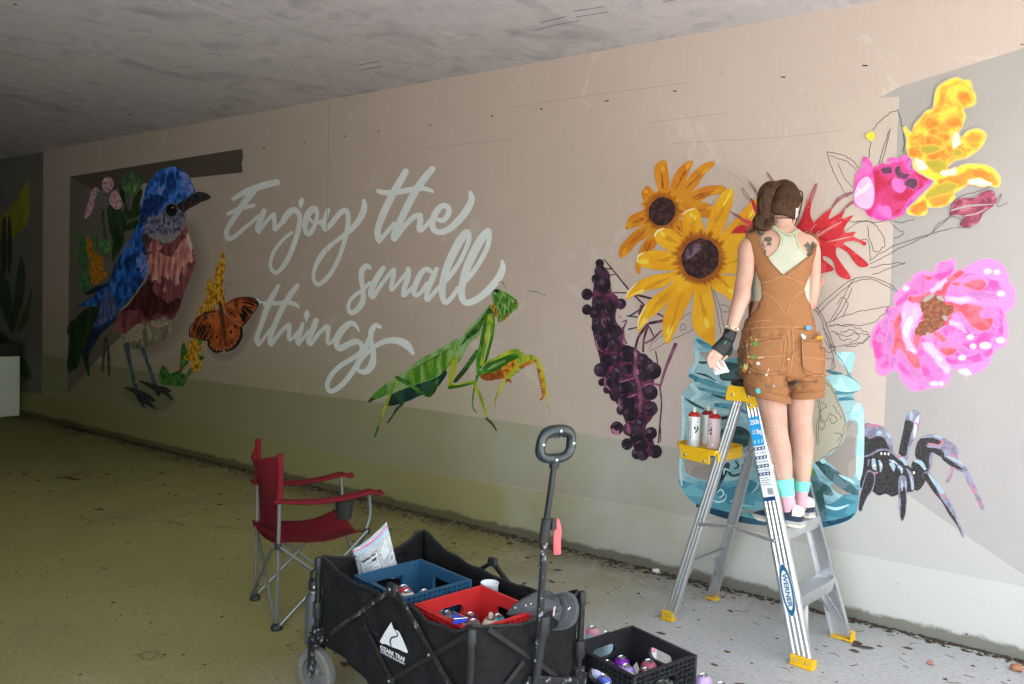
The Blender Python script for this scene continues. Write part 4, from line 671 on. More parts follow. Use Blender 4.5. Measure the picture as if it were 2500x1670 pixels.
strokes('petal', ZR5, [[(468, 112, 6), (505, 165, 16), (545, 240, 14)], [(580, 50, 4), (605, 90, 16), (630, 130, 14)], [(345, 305, 8), (390, 330, 16), (420, 345, 10)], [(900, 130, 6), (885, 175, 18), (865, 240, 12)], [(990, 290, 10), (1040, 225, 24), (1120, 185, 18)], [(1050, 310, 10), (1120, 250, 20), (1180, 232, 14)]], M_MAUVE, rb)
strokes('petal_veins', ZR5, [[(850, 510, 4), (920, 450, 16), (1000, 400, 8), (1060, 370, 3)], [(880, 480, 3), (905, 440, 8), (915, 425, 3)], [(960, 500, 3), (1050, 480, 9), (1130, 462, 3)], [(840, 460, 3), (880, 400, 7), (900, 385, 3)], [(470, 395, 3), (500, 420, 8), (520, 432, 4)]], M_REDP, rb)
# ---------------------------------------------------------------- pink tulip, goldenrod, bud
tl = motif('painted_tulip', 'magenta tulip shaped flower with dark markings')
M_MAG = paint('magenta paint', [(.62, .03, .26), (.76, .07, .40), (.82, .16, .52)], 8, detail=3, mode='LINEAR'); M_PK = paint('soft pink paint', [(.86, .34, .62), (.90, .48, .72)], 9, mode='LINEAR'); M_CRM = paint('tulip crimson', [(.40, .012, .045), (.52, .022, .08), (.62, .05, .2)], 11, mode='LINEAR', soft=(.74, .07, .38))
cz(ZR4, 'petal', [(400, 600), (430, 568), (490, 560), (485, 535), (515, 525), (540, 530), (580, 513), (632, 530), (640, 580), (700, 625), (765, 640), (740, 690), (690, 742), (620, 802), (560, 842), (500, 867), (430, 866), (385, 842), (365, 815), (408, 780), (415, 700)], M_MAG, tl)
smulti(ZR4, 'petal', [[(415, 610), (450, 580), (520, 572), (560, 560), (580, 600), (640, 610), (720, 650), (700, 700), (620, 770), (560, 810), (510, 840), (490, 800), (430, 770), (395, 830), (380, 820), (410, 780), (420, 700)]], M_CRM, tl, 9)
cmulti(ZR4, 'petal_marks', [[(510, 650), (560, 620), (590, 680), (560, 720), (520, 700)], [(430, 850), (450, 800), (490, 790), (510, 840), (470, 862)]], M_MAG, tl); smulti(ZR4, 'petal_marks', [[(455, 590), (500, 580), (505, 605), (465, 610)], disc(615, 665, 35, 24, 12, .3, .3), [(530, 590), (550, 575), (560, 610), (600, 620), (580, 640), (540, 625)]], paint('tulip dark', [(.05, .012, .03), (.13, .05, .09)], 40, mode='LINEAR', soft=(.74, .07, .38)), tl, 6)
smulti(ZR4, 'petal_marks', [[(600, 560), (610, 530), (630, 545), (615, 600)], [(640, 740), (700, 680), (730, 650), (740, 680), (660, 760), (570, 820)]], paint('tulip violet', [(.45, .08, .36), (.55, .16, .46)], 14, soft=(.74, .07, .38)), tl, 9)
cz(ZR4, 'petal', [(300, 770), (304, 680), (315, 610), (345, 575), (350, 530), (370, 523), (402, 560), (402, 600), (416, 680), (412, 770), (380, 812), (320, 795)], M_MAG, tl); cz(ZR4, 'petal', [(303, 740), (330, 660), (380, 630), (410, 690), (408, 770), (380, 805), (325, 790)], M_PK, tl)
strokes('petal_marks', ZR4, [[(320, 690, 6), (350, 710, 22), (390, 650, 6)], [(310, 735, 16), (370, 690, 14), (400, 670, 4)]], paint('palest pink', [(.88, .68, .74)], 14), tl)
gt = motif('painted_goldenrod', 'bright yellow goldenrod plume on the grey panel at the right')
M_YEL = soft_paint('lemon spray', (.92, .66, .05), (.42, .37, .34)); M_Y2 = paint('plume yellow', [(.60, .18, .02), (.76, .30, .04), (.88, .46, .06), (.93, .62, .07)], 13, detail=4, mode='LINEAR', soft=(.84, .44, .06)); M_OCH = paint('plume orange', [(.56, .15, .02), (.66, .22, .03), (.74, .30, .04)], 14, mode='LINEAR', soft=(.84, .44, .06))
PL1 = [(580, 362), (605, 395), (640, 380), (640, 350), (680, 310), (700, 280), (740, 262), (750, 220), (760, 160), (800, 122), (860, 97), (900, 112), (930, 112), (945, 160), (960, 190), (955, 230), (920, 242), (890, 262), (903, 300), (885, 350), (862, 390), (865, 430), (900, 420), (930, 390), (980, 378), (1016, 402), (1000, 450), (960, 490), (910, 520), (850, 535), (800, 572), (740, 580), (680, 550), (620, 520), (598, 470), (600, 420)]
PL2 = [(640, 535), (700, 565), (740, 600), (800, 612), (850, 600), (910, 572), (970, 570), (1040, 582), (1090, 632), (1085, 680), (1020, 652), (960, 642), (880, 692), (840, 720), (845, 742), (800, 780), (760, 790), (700, 790), (690, 830), (640, 832), (600, 820), (680, 740), (750, 660), (700, 620), (640, 580)]
for q in (PL1, PL2):
    halo('flower_spray', [ZR4.p(t) for t in q], 7, M_YEL, gt); cx_, cy_ = sum(a for a, b in q)/len(q), sum(b for a, b in q)/len(q)
smulti(ZR4, 'flower_spray', [[(640, 400), (690, 320), (760, 270), (800, 160), (880, 130), (930, 170), (930, 215), (880, 250), (870, 330), (840, 400), (860, 450), (930, 420), (990, 405), (970, 450), (900, 500), (820, 530), (740, 560), (680, 530), (625, 490)]], M_Y2, gt, 12)
smulti(ZR4, 'flower_marks', [disc(725, 340, 32, 24, 12, .4), disc(850, 335, 36, 18, 12, .4), disc(905, 200, 28, 26, 12, .5), disc(790, 415, 22, 16, 10, .4), disc(740, 440, 40, 20, 12, .5), disc(645, 495, 34, 22, 12, .4), disc(860, 490, 40, 28, 12, .4), disc(960, 420, 28, 18, 10, .4), disc(760, 520, 50, 28, 12, .4), disc(740, 385, 16, 10, 8, .3)], M_OCH, gt, 8)
smulti(ZR4, 'flower_marks', [[(770, 660), (820, 640), (880, 630), (930, 600), (1000, 600), (1060, 630), (1075, 670), (1010, 640), (950, 630), (880, 680), (800, 680)], [(720, 740), (800, 710), (835, 715), (800, 770), (740, 780)], [(620, 810), (680, 770), (690, 800), (650, 830)]], M_OCH, gt, 8)
smulti(ZR4, 'flower_marks', [[(700, 560), (760, 545), (800, 570), (780, 610), (740, 590)], [(740, 700), (800, 670), (860, 680), (820, 710), (700, 740)], disc(870, 500, 18, 12, 8), disc(715, 480, 40, 16, 10, .4)], paint('plume olive', [(.45, .36, .04)], 14, soft=(.84, .44, .06)), gt, 8)
smulti(ZR4, 'flower_marks', [[(640, 540), (670, 545), (700, 580), (660, 590)], [(860, 390), (880, 440), (850, 470), (845, 430)], [(930, 660), (980, 645), (1050, 670), (1000, 675)], [(780, 610), (850, 590), (855, 612), (800, 620)]], paint('plume cream', [(.92, .88, .62)], 14, soft=(.84, .44, .06)), gt, 6)
halo('flower_spray', [ZR4.p(t) for t in [(370, 405), (395, 388), (412, 395), (408, 425), (390, 428)]], 4, M_YEL, gt)
bu = motif('painted_bud', 'small dull crimson bud at the far right')
cz(ZR4, 'bud', [(828, 845), (840, 785), (880, 750), (960, 745), (1000, 717), (1060, 705), (1082, 760), (1064, 790), (1010, 832), (980, 882), (920, 907), (880, 892), (905, 848), (860, 838)], paint('bud crimson', [(.22, .04, .08), (.36, .07, .12), (.45, .16, .20)], 22), bu)
strokes('bud_vein', ZR4, [[(835, 815, 8), (930, 790, 10), (1080, 780, 4)], [(905, 845, 5), (980, 830, 8), (1030, 800, 3)]], M_PANEL, bu)
# ---------------------------------------------------------------- pink peony
ZK = Z(2110, 620, 4.48)
pe = motif('painted_peony', 'big ruffled hot pink flower on the grey panel', True)
halo('flower', [ZK.p(t) for t in [(75, 1000), (80, 900), (100, 830), (140, 760), (220, 700), (260, 612), (330, 570), (335, 450), (430, 350), (500, 300), (550, 230), (640, 190), (750, 200), (800, 112), (880, 82), (950, 62), (998, 72), (988, 170), (975, 222), (1060, 192), (1110, 150), (1200, 100), (1300, 62), (1400, 62), (1500, 112), (1550, 190), (1580, 300), (1640, 380), (1650, 480), (1620, 580), (1560, 632), (1540, 690), (1570, 790), (1570, 900), (1530, 1000), (1440, 1052), (1390, 1100), (1370, 1200), (1250, 1290), (1130, 1318), (1040, 1282), (940, 1242), (940, 1330), (880, 1440), (760, 1460), (650, 1470), (560, 1498), (490, 1470), (400, 1362), (370, 1280), (320, 1272), (220, 1328), (140, 1290), (130, 1180), (132, 1050)]], 3, soft_paint('peony pink spray', (.78, .23, .54), (.385, .35, .335)), pe)
M_HOT = paint('hot pink', [(.62, .04, .28), (.72, .085, .38), (.78, .18, .50)], 12, detail=5, dist=.8, mode='LINEAR', soft=(.78, .23, .54)); M_PURP = paint('peony purple', [(.40, .11, .36), (.52, .17, .46), (.62, .20, .50)], 14, detail=4, mode='LINEAR', soft=(.78, .23, .54)); M_PRED = paint('peony red', [(.50, .045, .07), (.60, .08, .11), (.66, .14, .2)], 14, detail=5, mode='LINEAR', soft=(.78, .23, .54))
smulti(ZK, 'petal', [[(150, 1150), (100, 960), (170, 790), (290, 720), (330, 800), (280, 950), (300, 1100), (250, 1240), (170, 1220)], [(350, 560), (450, 430), (560, 290), (640, 240), (790, 240), (840, 110), (960, 110), (940, 210), (830, 340), (700, 400), (560, 440), (420, 520)], [(920, 380), (1000, 260), (1150, 230), (1330, 270), (1480, 330), (1520, 440), (1420, 480), (1240, 490), (1000, 480), (890, 450)], [(900, 800), (1050, 790), (1280, 850), (1480, 740), (1500, 880), (1400, 1000), (1380, 1090), (1250, 1170), (1060, 1200), (930, 1190), (820, 1080), (760, 960)], [(380, 1230), (350, 1060), (440, 1090), (570, 1270), (560, 1020), (650, 940), (800, 1100), (850, 1280), (830, 1370), (700, 1380), (640, 1450), (560, 1380), (470, 1330)], [(1250, 600), (1450, 590), (1520, 690), (1450, 790), (1390, 700)]], M_HOT, pe, 7)
smulti(ZK, 'petal_shade', [[(250, 620), (350, 600), (350, 660), (280, 690)], [(300, 780), (340, 860), (330, 960), (330, 1080), (350, 1160), (290, 1240), (300, 1100), (240, 1040)], [(350, 1050), (430, 1090), (490, 1180), (600, 1280), (640, 1380), (560, 1340), (470, 1200), (370, 1120)], [(640, 1380), (660, 1450), (610, 1480)], [(900, 340), (980, 290), (1150, 260), (1290, 270), (1340, 310), (1200, 320), (1000, 330), (940, 390)], [(1060, 390), (1200, 390), (1330, 430), (1440, 450), (1330, 470), (1130, 440)], [(1030, 640), (1100, 720), (1200, 800), (1260, 850), (1180, 840), (1070, 730)], [(820, 980), (900, 940), (1000, 890), (1030, 970), (1100, 1050), (1230, 1080), (1100, 1090), (950, 1020), (840, 1050)], [(1290, 620), (1360, 590), (1420, 650), (1330, 690)], [(200, 780), (240, 720), (260, 740), (210, 830)], [(470, 1010), (560, 1070), (520, 1090)], disc(170, 920, 18, 22), disc(405, 915, 18, 24), disc(1430, 960, 30, 34, 10, .4), disc(530, 572, 16, 20)], M_PURP, pe, 7)
smulti(ZK, 'petal_red', [[(490, 480), (600, 470), (690, 430), (800, 410), (850, 340), (950, 250), (1060, 192), (1065, 222), (950, 300), (900, 380), (880, 490), (1000, 520), (1150, 560), (1290, 590), (1240, 650), (1290, 710), (1400, 720), (1350, 820), (1250, 820), (1150, 740), (1060, 630), (960, 650), (920, 740), (860, 780), (620, 700), (610, 560), (520, 530)], [(370, 690), (440, 580), (440, 620), (400, 720), (430, 820), (440, 920), (470, 1030), (550, 1090), (600, 1200), (590, 1250), (520, 1200), (450, 1080), (370, 1020), (330, 1090), (310, 1060), (340, 950), (330, 760)], [(560, 880), (620, 880), (580, 1000), (545, 1060)], [(760, 850), (820, 880), (890, 930), (860, 950), (790, 900)], [(840, 1050), (900, 1030), (1000, 1050), (960, 1090), (900, 1100)], [(1090, 340), (1180, 300), (1290, 290), (1320, 340), (1260, 390), (1150, 360)], [(670, 255), (740, 260), (700, 275)], [(970, 330), (1030, 320), (1030, 340)]], M_PRED, pe, 7)
M_PKS = paint('peony soft pink', [(.78, .22, .52), (.84, .38, .64), (.86, .5, .72)], 12, detail=4, mode='LINEAR', soft=(.78, .23, .54))
smulti(ZK, 'petal_light', [[(450, 560), (560, 560), (610, 640), (540, 780), (480, 900), (540, 1050), (550, 1070), (470, 1000), (440, 860), (430, 720)], [(660, 1000), (720, 990), (830, 1110), (920, 1240), (900, 1290), (800, 1170)], [(740, 410), (800, 350), (890, 280), (820, 360)], [(940, 750), (1040, 770), (1100, 850), (1030, 790)], [(890, 490), (1100, 490), (1230, 510), (1050, 520)]], M_PKS, pe, 8)
smulti(ZK, 'petal_light', [[(470, 720), (500, 690), (530, 720), (490, 830), (460, 920), (430, 830)], disc(455, 375, 22, 18), disc(1325, 1003, 50, 24), disc(1490, 945, 36, 20), disc(820, 1140, 36, 14, 10, 0, .7), disc(770, 1420, 40, 14), disc(840, 1418, 20, 14), [(1040, 1280), (1110, 1265), (1160, 1305), (1110, 1318)], disc(530, 1050, 34, 8, 10, 0, .6), disc(1350, 190, 30, 18), disc(1450, 200, 24, 16), disc(1495, 435, 30, 20), disc(1160, 910, 24, 16), disc(1070, 1135, 28, 16), disc(1190, 1010, 20, 16)], paint('peony white', [(.86, .66, .76)], 20, soft=(.78, .23, .54)), pe, 6)
cz(ZK, 'flower_center', [(615, 545), (660, 480), (780, 450), (850, 470), (890, 550), (960, 560), (978, 600), (940, 660), (880, 690), (870, 780), (800, 830), (680, 890), (590, 890), (550, 850), (600, 760), (650, 700), (630, 620)], paint('peony brown', [(.20, .06, .03), (.27, .09, .045), (.34, .13, .07)], 60, detail=3), pe, rag=1.5)
cmulti(ZK, 'flower_center', [[(640, 510), (690, 460), (770, 445), (730, 490), (660, 525)], [(790, 470), (840, 460), (880, 520), (820, 500)], [(850, 680), (900, 680), (910, 720), (880, 730)], [(670, 870), (710, 860), (730, 930), (700, 900)]], M_PANEL, pe)
# ---------------------------------------------------------------- spider
ZSp = Z(2080, 980, 4.48)
sp = motif('painted_spider', 'black spider with lilac highlights low on the wall', True)
M_SB = paint('spider black', [(.018, .016, .017), (.034, .030, .030), (.06, .052, .05)], 120, detail=2); M_LIL = paint('lilac paint', [(.13, .11, .17), (.21, .18, .26), (.29, .28, .37)], 26, mode='LINEAR'); M_SKY = paint('spider sky blue', [(.20, .30, .38), (.38, .48, .56)], 26, mode='LINEAR'); M_SPK = paint('spider pink', [(.52, .18, .24)], 26)
cz(ZSp, 'abdomen', [(125, 265), (230, 248), (320, 268), (400, 340), (442, 430), (447, 520), (430, 570), (200, 600), (112, 610)], M_LIL, sp); cz(ZSp, 'abdomen', [(118, 390), (200, 410), (270, 380), (350, 400), (400, 500), (410, 560), (200, 600), (112, 610)], M_SB, sp)
strokes('abdomen_rim', ZSp, [[(135, 275, 10), (200, 262, 26), (290, 268, 20), (330, 285, 8)]], M_SPK, sp); cmulti(ZSp, 'highlight', [disc(298, 345, 32, 26), disc(400, 370, 16, 40, 10, .2, -.6)], M_SKY, sp)
def leg(px, inner, hi, m=M_LIL):
    o = cz(ZSp, 'leg', px, m, sp)
    if inner: cz(ZSp, 'leg_shade', inner, M_SB, o)
    for h in hi: strokes('highlight', ZSp, [h[1]], h[0], o)
leg([(690, 600), (695, 500), (730, 410), (800, 372), (900, 356), (990, 390), (1090, 450), (1172, 530), (1160, 640), (1250, 720), (1320, 860), (1390, 1020), (1447, 1160), (1432, 1192), (1400, 1160), (1330, 1010), (1260, 900), (1220, 790), (1120, 740), (1000, 630), (900, 570), (880, 640), (852, 762), (790, 780), (760, 700)], [(692, 600), (700, 500), (740, 415), (800, 400), (880, 400), (980, 440), (960, 470), (850, 460), (820, 500), (960, 520), (1010, 580), (980, 610), (880, 560), (845, 600), (840, 740), (800, 700), (760, 660)], [(M_SKY, [(890, 375, 10), (940, 385, 30), (990, 400, 10)]), (M_SPK, [(975, 465, 30), (1000, 430, 26)]), (M_SPK, [(1090, 590, 20), (1140, 600, 30)]), (M_SPK, [(1290, 900, 14), (1340, 1000, 34)]), (M_SPK, [(1380, 1080, 16), (1410, 1140, 26)]), (M_SKY, [(1040, 600, 10), (1130, 640, 26), (1220, 700, 10)]), (M_SB, [(1000, 620, 40), (1100, 690, 50), (1200, 740, 20)]), (M_SPK, [(830, 460, 14), (900, 470, 20), (960, 490, 8)])])
leg([(510, 590), (530, 440), (560, 300), (580, 210), (610, 130), (660, 96), (722, 106), (745, 170), (730, 290), (680, 410), (640, 500), (612, 630), (560, 650)], [(515, 580), (535, 440), (565, 300), (582, 215), (640, 215), (670, 250), (640, 380), (610, 500), (590, 590)], [(M_SKY, [(645, 115, 20), (650, 160, 36), (645, 200, 16)]), (paint('spider white', [(.62, .60, .66)], 20), [(735, 150, 10), (710, 220, 40), (690, 320, 36), (680, 390, 14)]), (M_SPK, [(690, 235, 12), (718, 255, 18), (720, 300, 8)])])
cz(ZSp, 'leg', [(1080, 722), (1122, 730), (1092, 820), (1052, 890), (1030, 870), (1070, 790)], M_LIL, sp); strokes('highlight', ZSp, [[(1085, 735, 30), (1110, 740, 20)], [(1080, 790, 14), (1060, 850, 16)]], M_SPK, sp)
cz(ZSp, 'base', [(650, 690), (700, 632), (780, 655), (835, 770), (800, 880), (740, 962), (680, 962), (660, 800)], M_SB, sp)
strokes('highlight', ZSp, [[(690, 650, 30), (750, 670, 46), (800, 740, 30)]], M_SKY, sp)
cz(ZSp, 'head', [(110, 610), (200, 582), (280, 532), (370, 527), (440, 562), (520, 632), (600, 690), (660, 760), (682, 960), (620, 992), (500, 1022), (440, 1042), (370, 1012), (290, 1030), (220, 982), (180, 990), (120, 937), (88, 930)], M_SB, sp)
strokes('highlight', ZSp, [[(130, 605, 14), (210, 580, 24), (290, 535, 24), (380, 530, 24), (450, 570, 22), (540, 650, 16)], [(185, 640, 20), (175, 700, 16)], [(600, 740, 20), (650, 820, 40), (665, 960, 30)]], M_LIL, sp)
strokes('highlight', ZSp, [[(235, 640, 40), (245, 720, 50), (262, 745, 20)], [(300, 650, 26), (318, 710, 34), (310, 770, 12)], [(420, 680, 30), (450, 710, 50), (455, 760, 14)], [(510, 710, 30), (540, 740, 36), (545, 790, 10)], [(410, 645, 12), (450, 655, 26), (500, 690, 14)], [(640, 820, 16), (660, 900, 30), (660, 960, 20)], [(530, 620, 30), (560, 640, 40), (590, 690, 30)]], M_SKY, sp)
cmulti(ZSp, 'eye', [disc(x, y, 12, 16, 8) for x, y in ((322, 570), (362, 572), (400, 575), (678, 780), (320, 690), (245, 700), (448, 660), (520, 600))], paint('spider white bright', [(.75, .75, .78)], 20), sp)
strokes('highlight', ZSp, [[(250, 780, 20), (275, 780, 24)], [(500, 600, 30), (530, 605, 24)]], M_SPK, sp)
leg([(770, 800), (840, 768), (930, 880), (1010, 1000), (1090, 1130), (1140, 1250), (1200, 1400), (1228, 1482), (1205, 1488), (1150, 1360), (1060, 1230), (980, 1090), (880, 970), (820, 880)], [(775, 805), (830, 800), (910, 930), (970, 1050), (1060, 1180), (1140, 1300), (1200, 1470), (1150, 1360), (1060, 1235), (980, 1095), (880, 975)], [(M_SKY, [(835, 790, 14), (900, 880, 40), (985, 990, 40), (1000, 1010, 10)]), (M_SPK, [(965, 1020, 14), (1010, 1040, 30), (1030, 1060, 8)])])
leg([(515, 830), (590, 830), (602, 1000), (592, 1200), (562, 1302), (535, 1302), (513, 1200), (508, 1000)], [(525, 960), (580, 940), (590, 1050), (585, 1200), (558, 1300), (530, 1250), (535, 1100)], [(M_SKY, [(540, 870, 12), (548, 920, 26), (545, 980, 8)]), (M_SKY, [(588, 870, 8), (590, 920, 14), (588, 960, 6)])])
leg([(180, 750), (255, 800), (235, 950), (172, 1050), (122, 1150), (112, 1195), (74, 1192), (78, 1070), (108, 950), (138, 830)], [(170, 780), (240, 810), (222, 950), (160, 1050), (118, 1150), (100, 1195), (76, 1180), (85, 1070), (115, 950)], [])
# ---------------------------------------------------------------- glass jar
ZJ = Z(1640, 800, 3.075)
jr = motif('painted_jar', 'blue green glass jar painted behind the ladder')
cz(ZJ, 'jar', [(185, 60), (162, 170), (170, 260), (122, 330), (150, 400), (82, 500), (75, 620), (66, 900), (54, 1050), (58, 1180), (120, 1280), (200, 1342), (350, 1410), (550, 1462), (800, 1492), (1000, 1512), (1150, 1502), (1300, 1462), (1382, 1400), (1406, 1250), (1416, 1150), (1442, 1000), (1442, 620), (1382, 560), (1365, 500), (1422, 440), (1340, 350), (1372, 270), (1362, 182), (1230, 192), (1280, 260), (1325, 350), (1180, 360), (1000, 420), (700, 300), (560, 180), (380, 130)], paint('jar blue', [(.16, .34, .40), (.25, .45, .50), (.36, .56, .60), (.30, .50, .55)], 3.2, (1, 1, 2.4), 4, dist=.6), jr, n=4)
M_TEAL = paint('jar teal', [(.03, .13, .19), (.05, .20, .28), (.10, .30, .38)], 5, (1, 1, 2.2), 4); M_JD = paint('jar dark', [(.015, .04, .05), (.03, .07, .08), (.06, .12, .13)], 9, (1, 1, 2)); M_AQ = paint('jar aqua', [(.40, .70, .72), (.52, .80, .82)], 5); M_TAUPE = paint('jar taupe', [(.33, .28, .25), (.40, .34, .30)], 5)
cz(ZJ, 'jar_base', [(70, 1140), (200, 1180), (420, 1160), (560, 1130), (700, 1200), (900, 1280), (1120, 1290), (1200, 1320), (1390, 1180), (1404, 1260), (1380, 1398), (1300, 1458), (1150, 1498), (1000, 1508), (800, 1488), (550, 1458), (350, 1406), (200, 1338), (120, 1276), (62, 1180)], paint('jar base blue', [(.06, .22, .30), (.10, .32, .40), (.18, .43, .50)], 4, (1, 1, 2.6), 4), jr)
strokes('jar_base', ZJ, [[(190, 1335, 24), (350, 1392, 50), (550, 1445, 46), (700, 1470, 30)], [(940, 1500, 40), (1100, 1485, 46), (1300, 1440, 30), (1360, 1400, 10)]], paint('jar navy', [(.012, .05, .09), (.03, .11, .17)], 8), jr)
cmulti(ZJ, 'jar_gaps', [[(100, 1000), (200, 965), (330, 960), (400, 1040), (340, 1110), (250, 1140), (120, 1100)], [(1060, 1030), (1180, 960), (1290, 850), (1320, 700), (1390, 740), (1378, 900), (1380, 1090), (1300, 1160), (1250, 1080), (1150, 1000)], [(1190, 1180), (1290, 1180), (1370, 1240), (1260, 1250)], [(210, 190), (260, 185), (290, 220), (250, 240)], [(420, 170), (560, 190), (560, 280), (450, 260)]], M_TAUPE, jr)
cmulti(ZJ, 'jar_shade', [[(95, 930), (200, 945), (330, 955), (300, 975), (200, 990), (100, 985)], [(330, 820), (420, 740), (560, 760), (600, 860), (520, 900), (420, 880)], [(400, 250), (540, 290), (540, 360), (440, 400), (360, 380), (380, 300)]], M_JD, jr)
strokes('jar_shade', ZJ, [[(100, 530, 6), (160, 570, 22), (240, 610, 14)], [(170, 400, 10), (250, 400, 30), (370, 438, 8)], [(180, 340, 6), (260, 360, 18), (330, 400, 6)], [(260, 620, 10), (360, 680, 26), (480, 650, 10)], [(300, 500, 8), (400, 530, 22), (500, 540, 8)], [(180, 255, 8), (240, 262, 18), (330, 250, 6)], [(420, 1030, 40), (350, 1150, 60), (300, 1240, 56), (270, 1310, 40)], [(420, 1060, 16), (450, 1110, 20), (520, 1090, 16), (530, 1030, 12)], [(470, 1060, 8), (500, 1040, 16), (480, 1000, 10)]], M_JD, jr)
strokes('jar_shade', ZJ, [[(140, 360, 30), (300, 430, 40), (480, 470, 20)], [(330, 580, 30), (480, 600, 40), (560, 640, 20)], [(180, 450, 16), (300, 480, 26), (420, 500, 10)], [(190, 90, 20), (250, 130, 40), (330, 160, 20)], [(420, 240, 20), (520, 250, 36), (560, 280, 10)], [(1290, 290, 10), (1320, 268, 36), (1350, 262, 10)], [(1225, 490, 20), (1300, 480, 46), (1390, 470, 20)], [(1250, 540, 20), (1320, 530, 30), (1370, 540, 10)], [(1160, 320, 10), (1220, 340, 26), (1280, 345, 8)]], M_TEAL, jr)
cmulti(ZJ, 'jar_light', [[(1225, 195), (1360, 185), (1370, 260), (1340, 340), (1290, 290)], [(1150, 370), (1300, 360), (1420, 440), (1370, 480), (1240, 470)], [(1385, 570), (1440, 622), (1440, 1000), (1416, 1140), (1385, 1100), (1390, 900), (1400, 720), (1340, 670)]], M_AQ, jr)
strokes('jar_light', ZJ, [[(80, 520, 20), (88, 700, 26), (75, 900, 22), (66, 1050, 20), (75, 1180, 14)], [(150, 430, 30), (200, 500, 40), (150, 540, 20)], [(180, 180, 24), (190, 250, 30), (150, 330, 20)]], paint('jar pale blue', [(.45, .66, .70), (.55, .74, .77)], 6), jr)
strokes('jar_light', ZJ, [[(340, 1240, 6), (370, 1215, 12), (390, 1250, 12), (360, 1275, 8)], [(300, 1290, 5), (350, 1310, 12), (400, 1290, 10), (410, 1250, 5)], [(440, 1080, 6), (400, 1060, 14), (390, 1100, 8)], [(440, 1300, 6), (520, 1330, 16), (600, 1340, 6)], [(1130, 1330, 8), (1230, 1360, 24), (1330, 1330, 8)], [(600, 1240, 6), (640, 1200, 12), (650, 1160, 6)]], M_AQ, jr)
strokes('stem_in_jar', ZJ, [[(1090, 1010, 30), (1190, 1090, 84), (1300, 1180, 80), (1385, 1240, 40)], [(1050, 1080, 50), (1085, 1200, 80), (1110, 1330, 80), (1140, 1430, 50)], [(1110, 1170, 40), (1160, 1220, 70), (1200, 1250, 30)]], paint('jar stem', [(.03, .08, .07), (.06, .13, .14), (.12, .20, .23)], 12), jr)
cmulti(ZJ, 'jar_light', [[(1100, 970), (1160, 1000), (1130, 1020)], [(1250, 1100), (1330, 1130), (1380, 1170), (1300, 1140)]], M_AQ, jr); cz(ZJ, 'stem_in_jar', disc(1055, 1085, 16, 30), paint('green stem', [(.10, .32, .04)], 20), jr)
cz(ZJ, 'unpainted_leaf', [(1100, 360), (1180, 400), (1250, 540), (1310, 690), (1285, 850), (1200, 930), (1070, 1010), (1010, 900), (1000, 500)], paint('jar leaf beige', [(.47, .43, .33)], 5), jr)
# ---------------------------------------------------------------- line drawing not yet painted
ln = motif('line_sketch', 'thin black outline drawing of leaves and stems not yet painted')
M_INK = paint('sketch ink', [(.06, .05, .045)], 20)
def wig(pts, w, amp, n=5):
    s = spline(pts, False, n); out = []
    for i, q in enumerate(s): out.append((q[0]+RND.uniform(-amp, amp), q[1]+RND.uniform(-amp, amp), w))
    return out
LS = [wig([(383, 530), (395, 430), (430, 340), (490, 290), (545, 265)], 3.2, 7), wig([(545, 265), (560, 330), (580, 400), (570, 500)], 3.2, 7), wig([(440, 560), (470, 450), (500, 370)], 3.2, 3), wig([(450, 560), (480, 470), (497, 375)], 3.2, 3),
 wig([(155, 498), (180, 580), (230, 680), (270, 745)], 3, 3), wig([(155, 498), (240, 510), (300, 550), (325, 580)], 3, 4), wig([(165, 515), (220, 530), (280, 560), (315, 590)], 2.6, 4), wig([(215, 560), (250, 640), (295, 690)], 2.6, 3),
 wig([(385, 1090), (480, 1030), (600, 980), (730, 935), (810, 860)], 3.2, 3), wig([(390, 1110), (500, 1050), (620, 990), (740, 940), (850, 910)], 3.2, 3), wig([(730, 935), (760, 890), (820, 855), (830, 800)], 3, 3), wig([(810, 860), (860, 850), (940, 910), (860, 905)], 3, 3), wig([(830, 845), (835, 790), (880, 740), (1000, 705), (1060, 680)], 3, 2), wig([(1080, 760), (1110, 725), (1085, 790), (1145, 772)], 3, 2),
 wig([(270, 870), (380, 880), (480, 870), (560, 880), (630, 860)], 3, 5), wig([(390, 870), (440, 920), (470, 1000), (430, 1040), (395, 1000), (380, 900)], 3, 5), wig([(500, 870), (540, 920), (575, 940), (520, 970)], 3, 6), wig([(250, 930), (330, 880), (380, 870)], 3, 3), wig([(310, 990), (380, 980), (390, 1090)], 3, 4), wig([(390, 1130), (480, 1110), (580, 1100)], 3, 4), wig([(400, 1170), (500, 1130), (580, 1105)], 3, 4),
 wig([(100, 1350), (200, 1260), (300, 1190), (400, 1180), (500, 1220), (540, 1260)], 3.2, 2), wig([(110, 1375), (210, 1280), (310, 1205), (410, 1195), (520, 1250)], 3.2, 2), wig([(170, 1420), (220, 1340), (270, 1240), (300, 1190)], 3.2, 2), wig([(190, 1420), (250, 1330), (290, 1240)], 3.2, 2), wig([(140, 1440), (250, 1390), (370, 1360), (495, 1340)], 3, 3), wig([(495, 1340), (460, 1390), (370, 1440), (250, 1440), (150, 1445)], 3, 4), wig([(210, 1330), (240, 1290), (270, 1330), (240, 1400)], 3, 3), wig([(70, 1340), (120, 1400), (150, 1500), (180, 1568)], 3.2, 3), wig([(90, 1340), (140, 1410), (170, 1500), (200, 1568)], 3.2, 3), wig([(170, 1440), (290, 1450), (380, 1490), (350, 1540), (260, 1560)], 3, 6), wig([(230, 1480), (300, 1470), (330, 1510), (280, 1540)], 3, 6)]
strokes('leaf_outlines', ZR4, LS, M_INK, ln, cap=False, n=2)
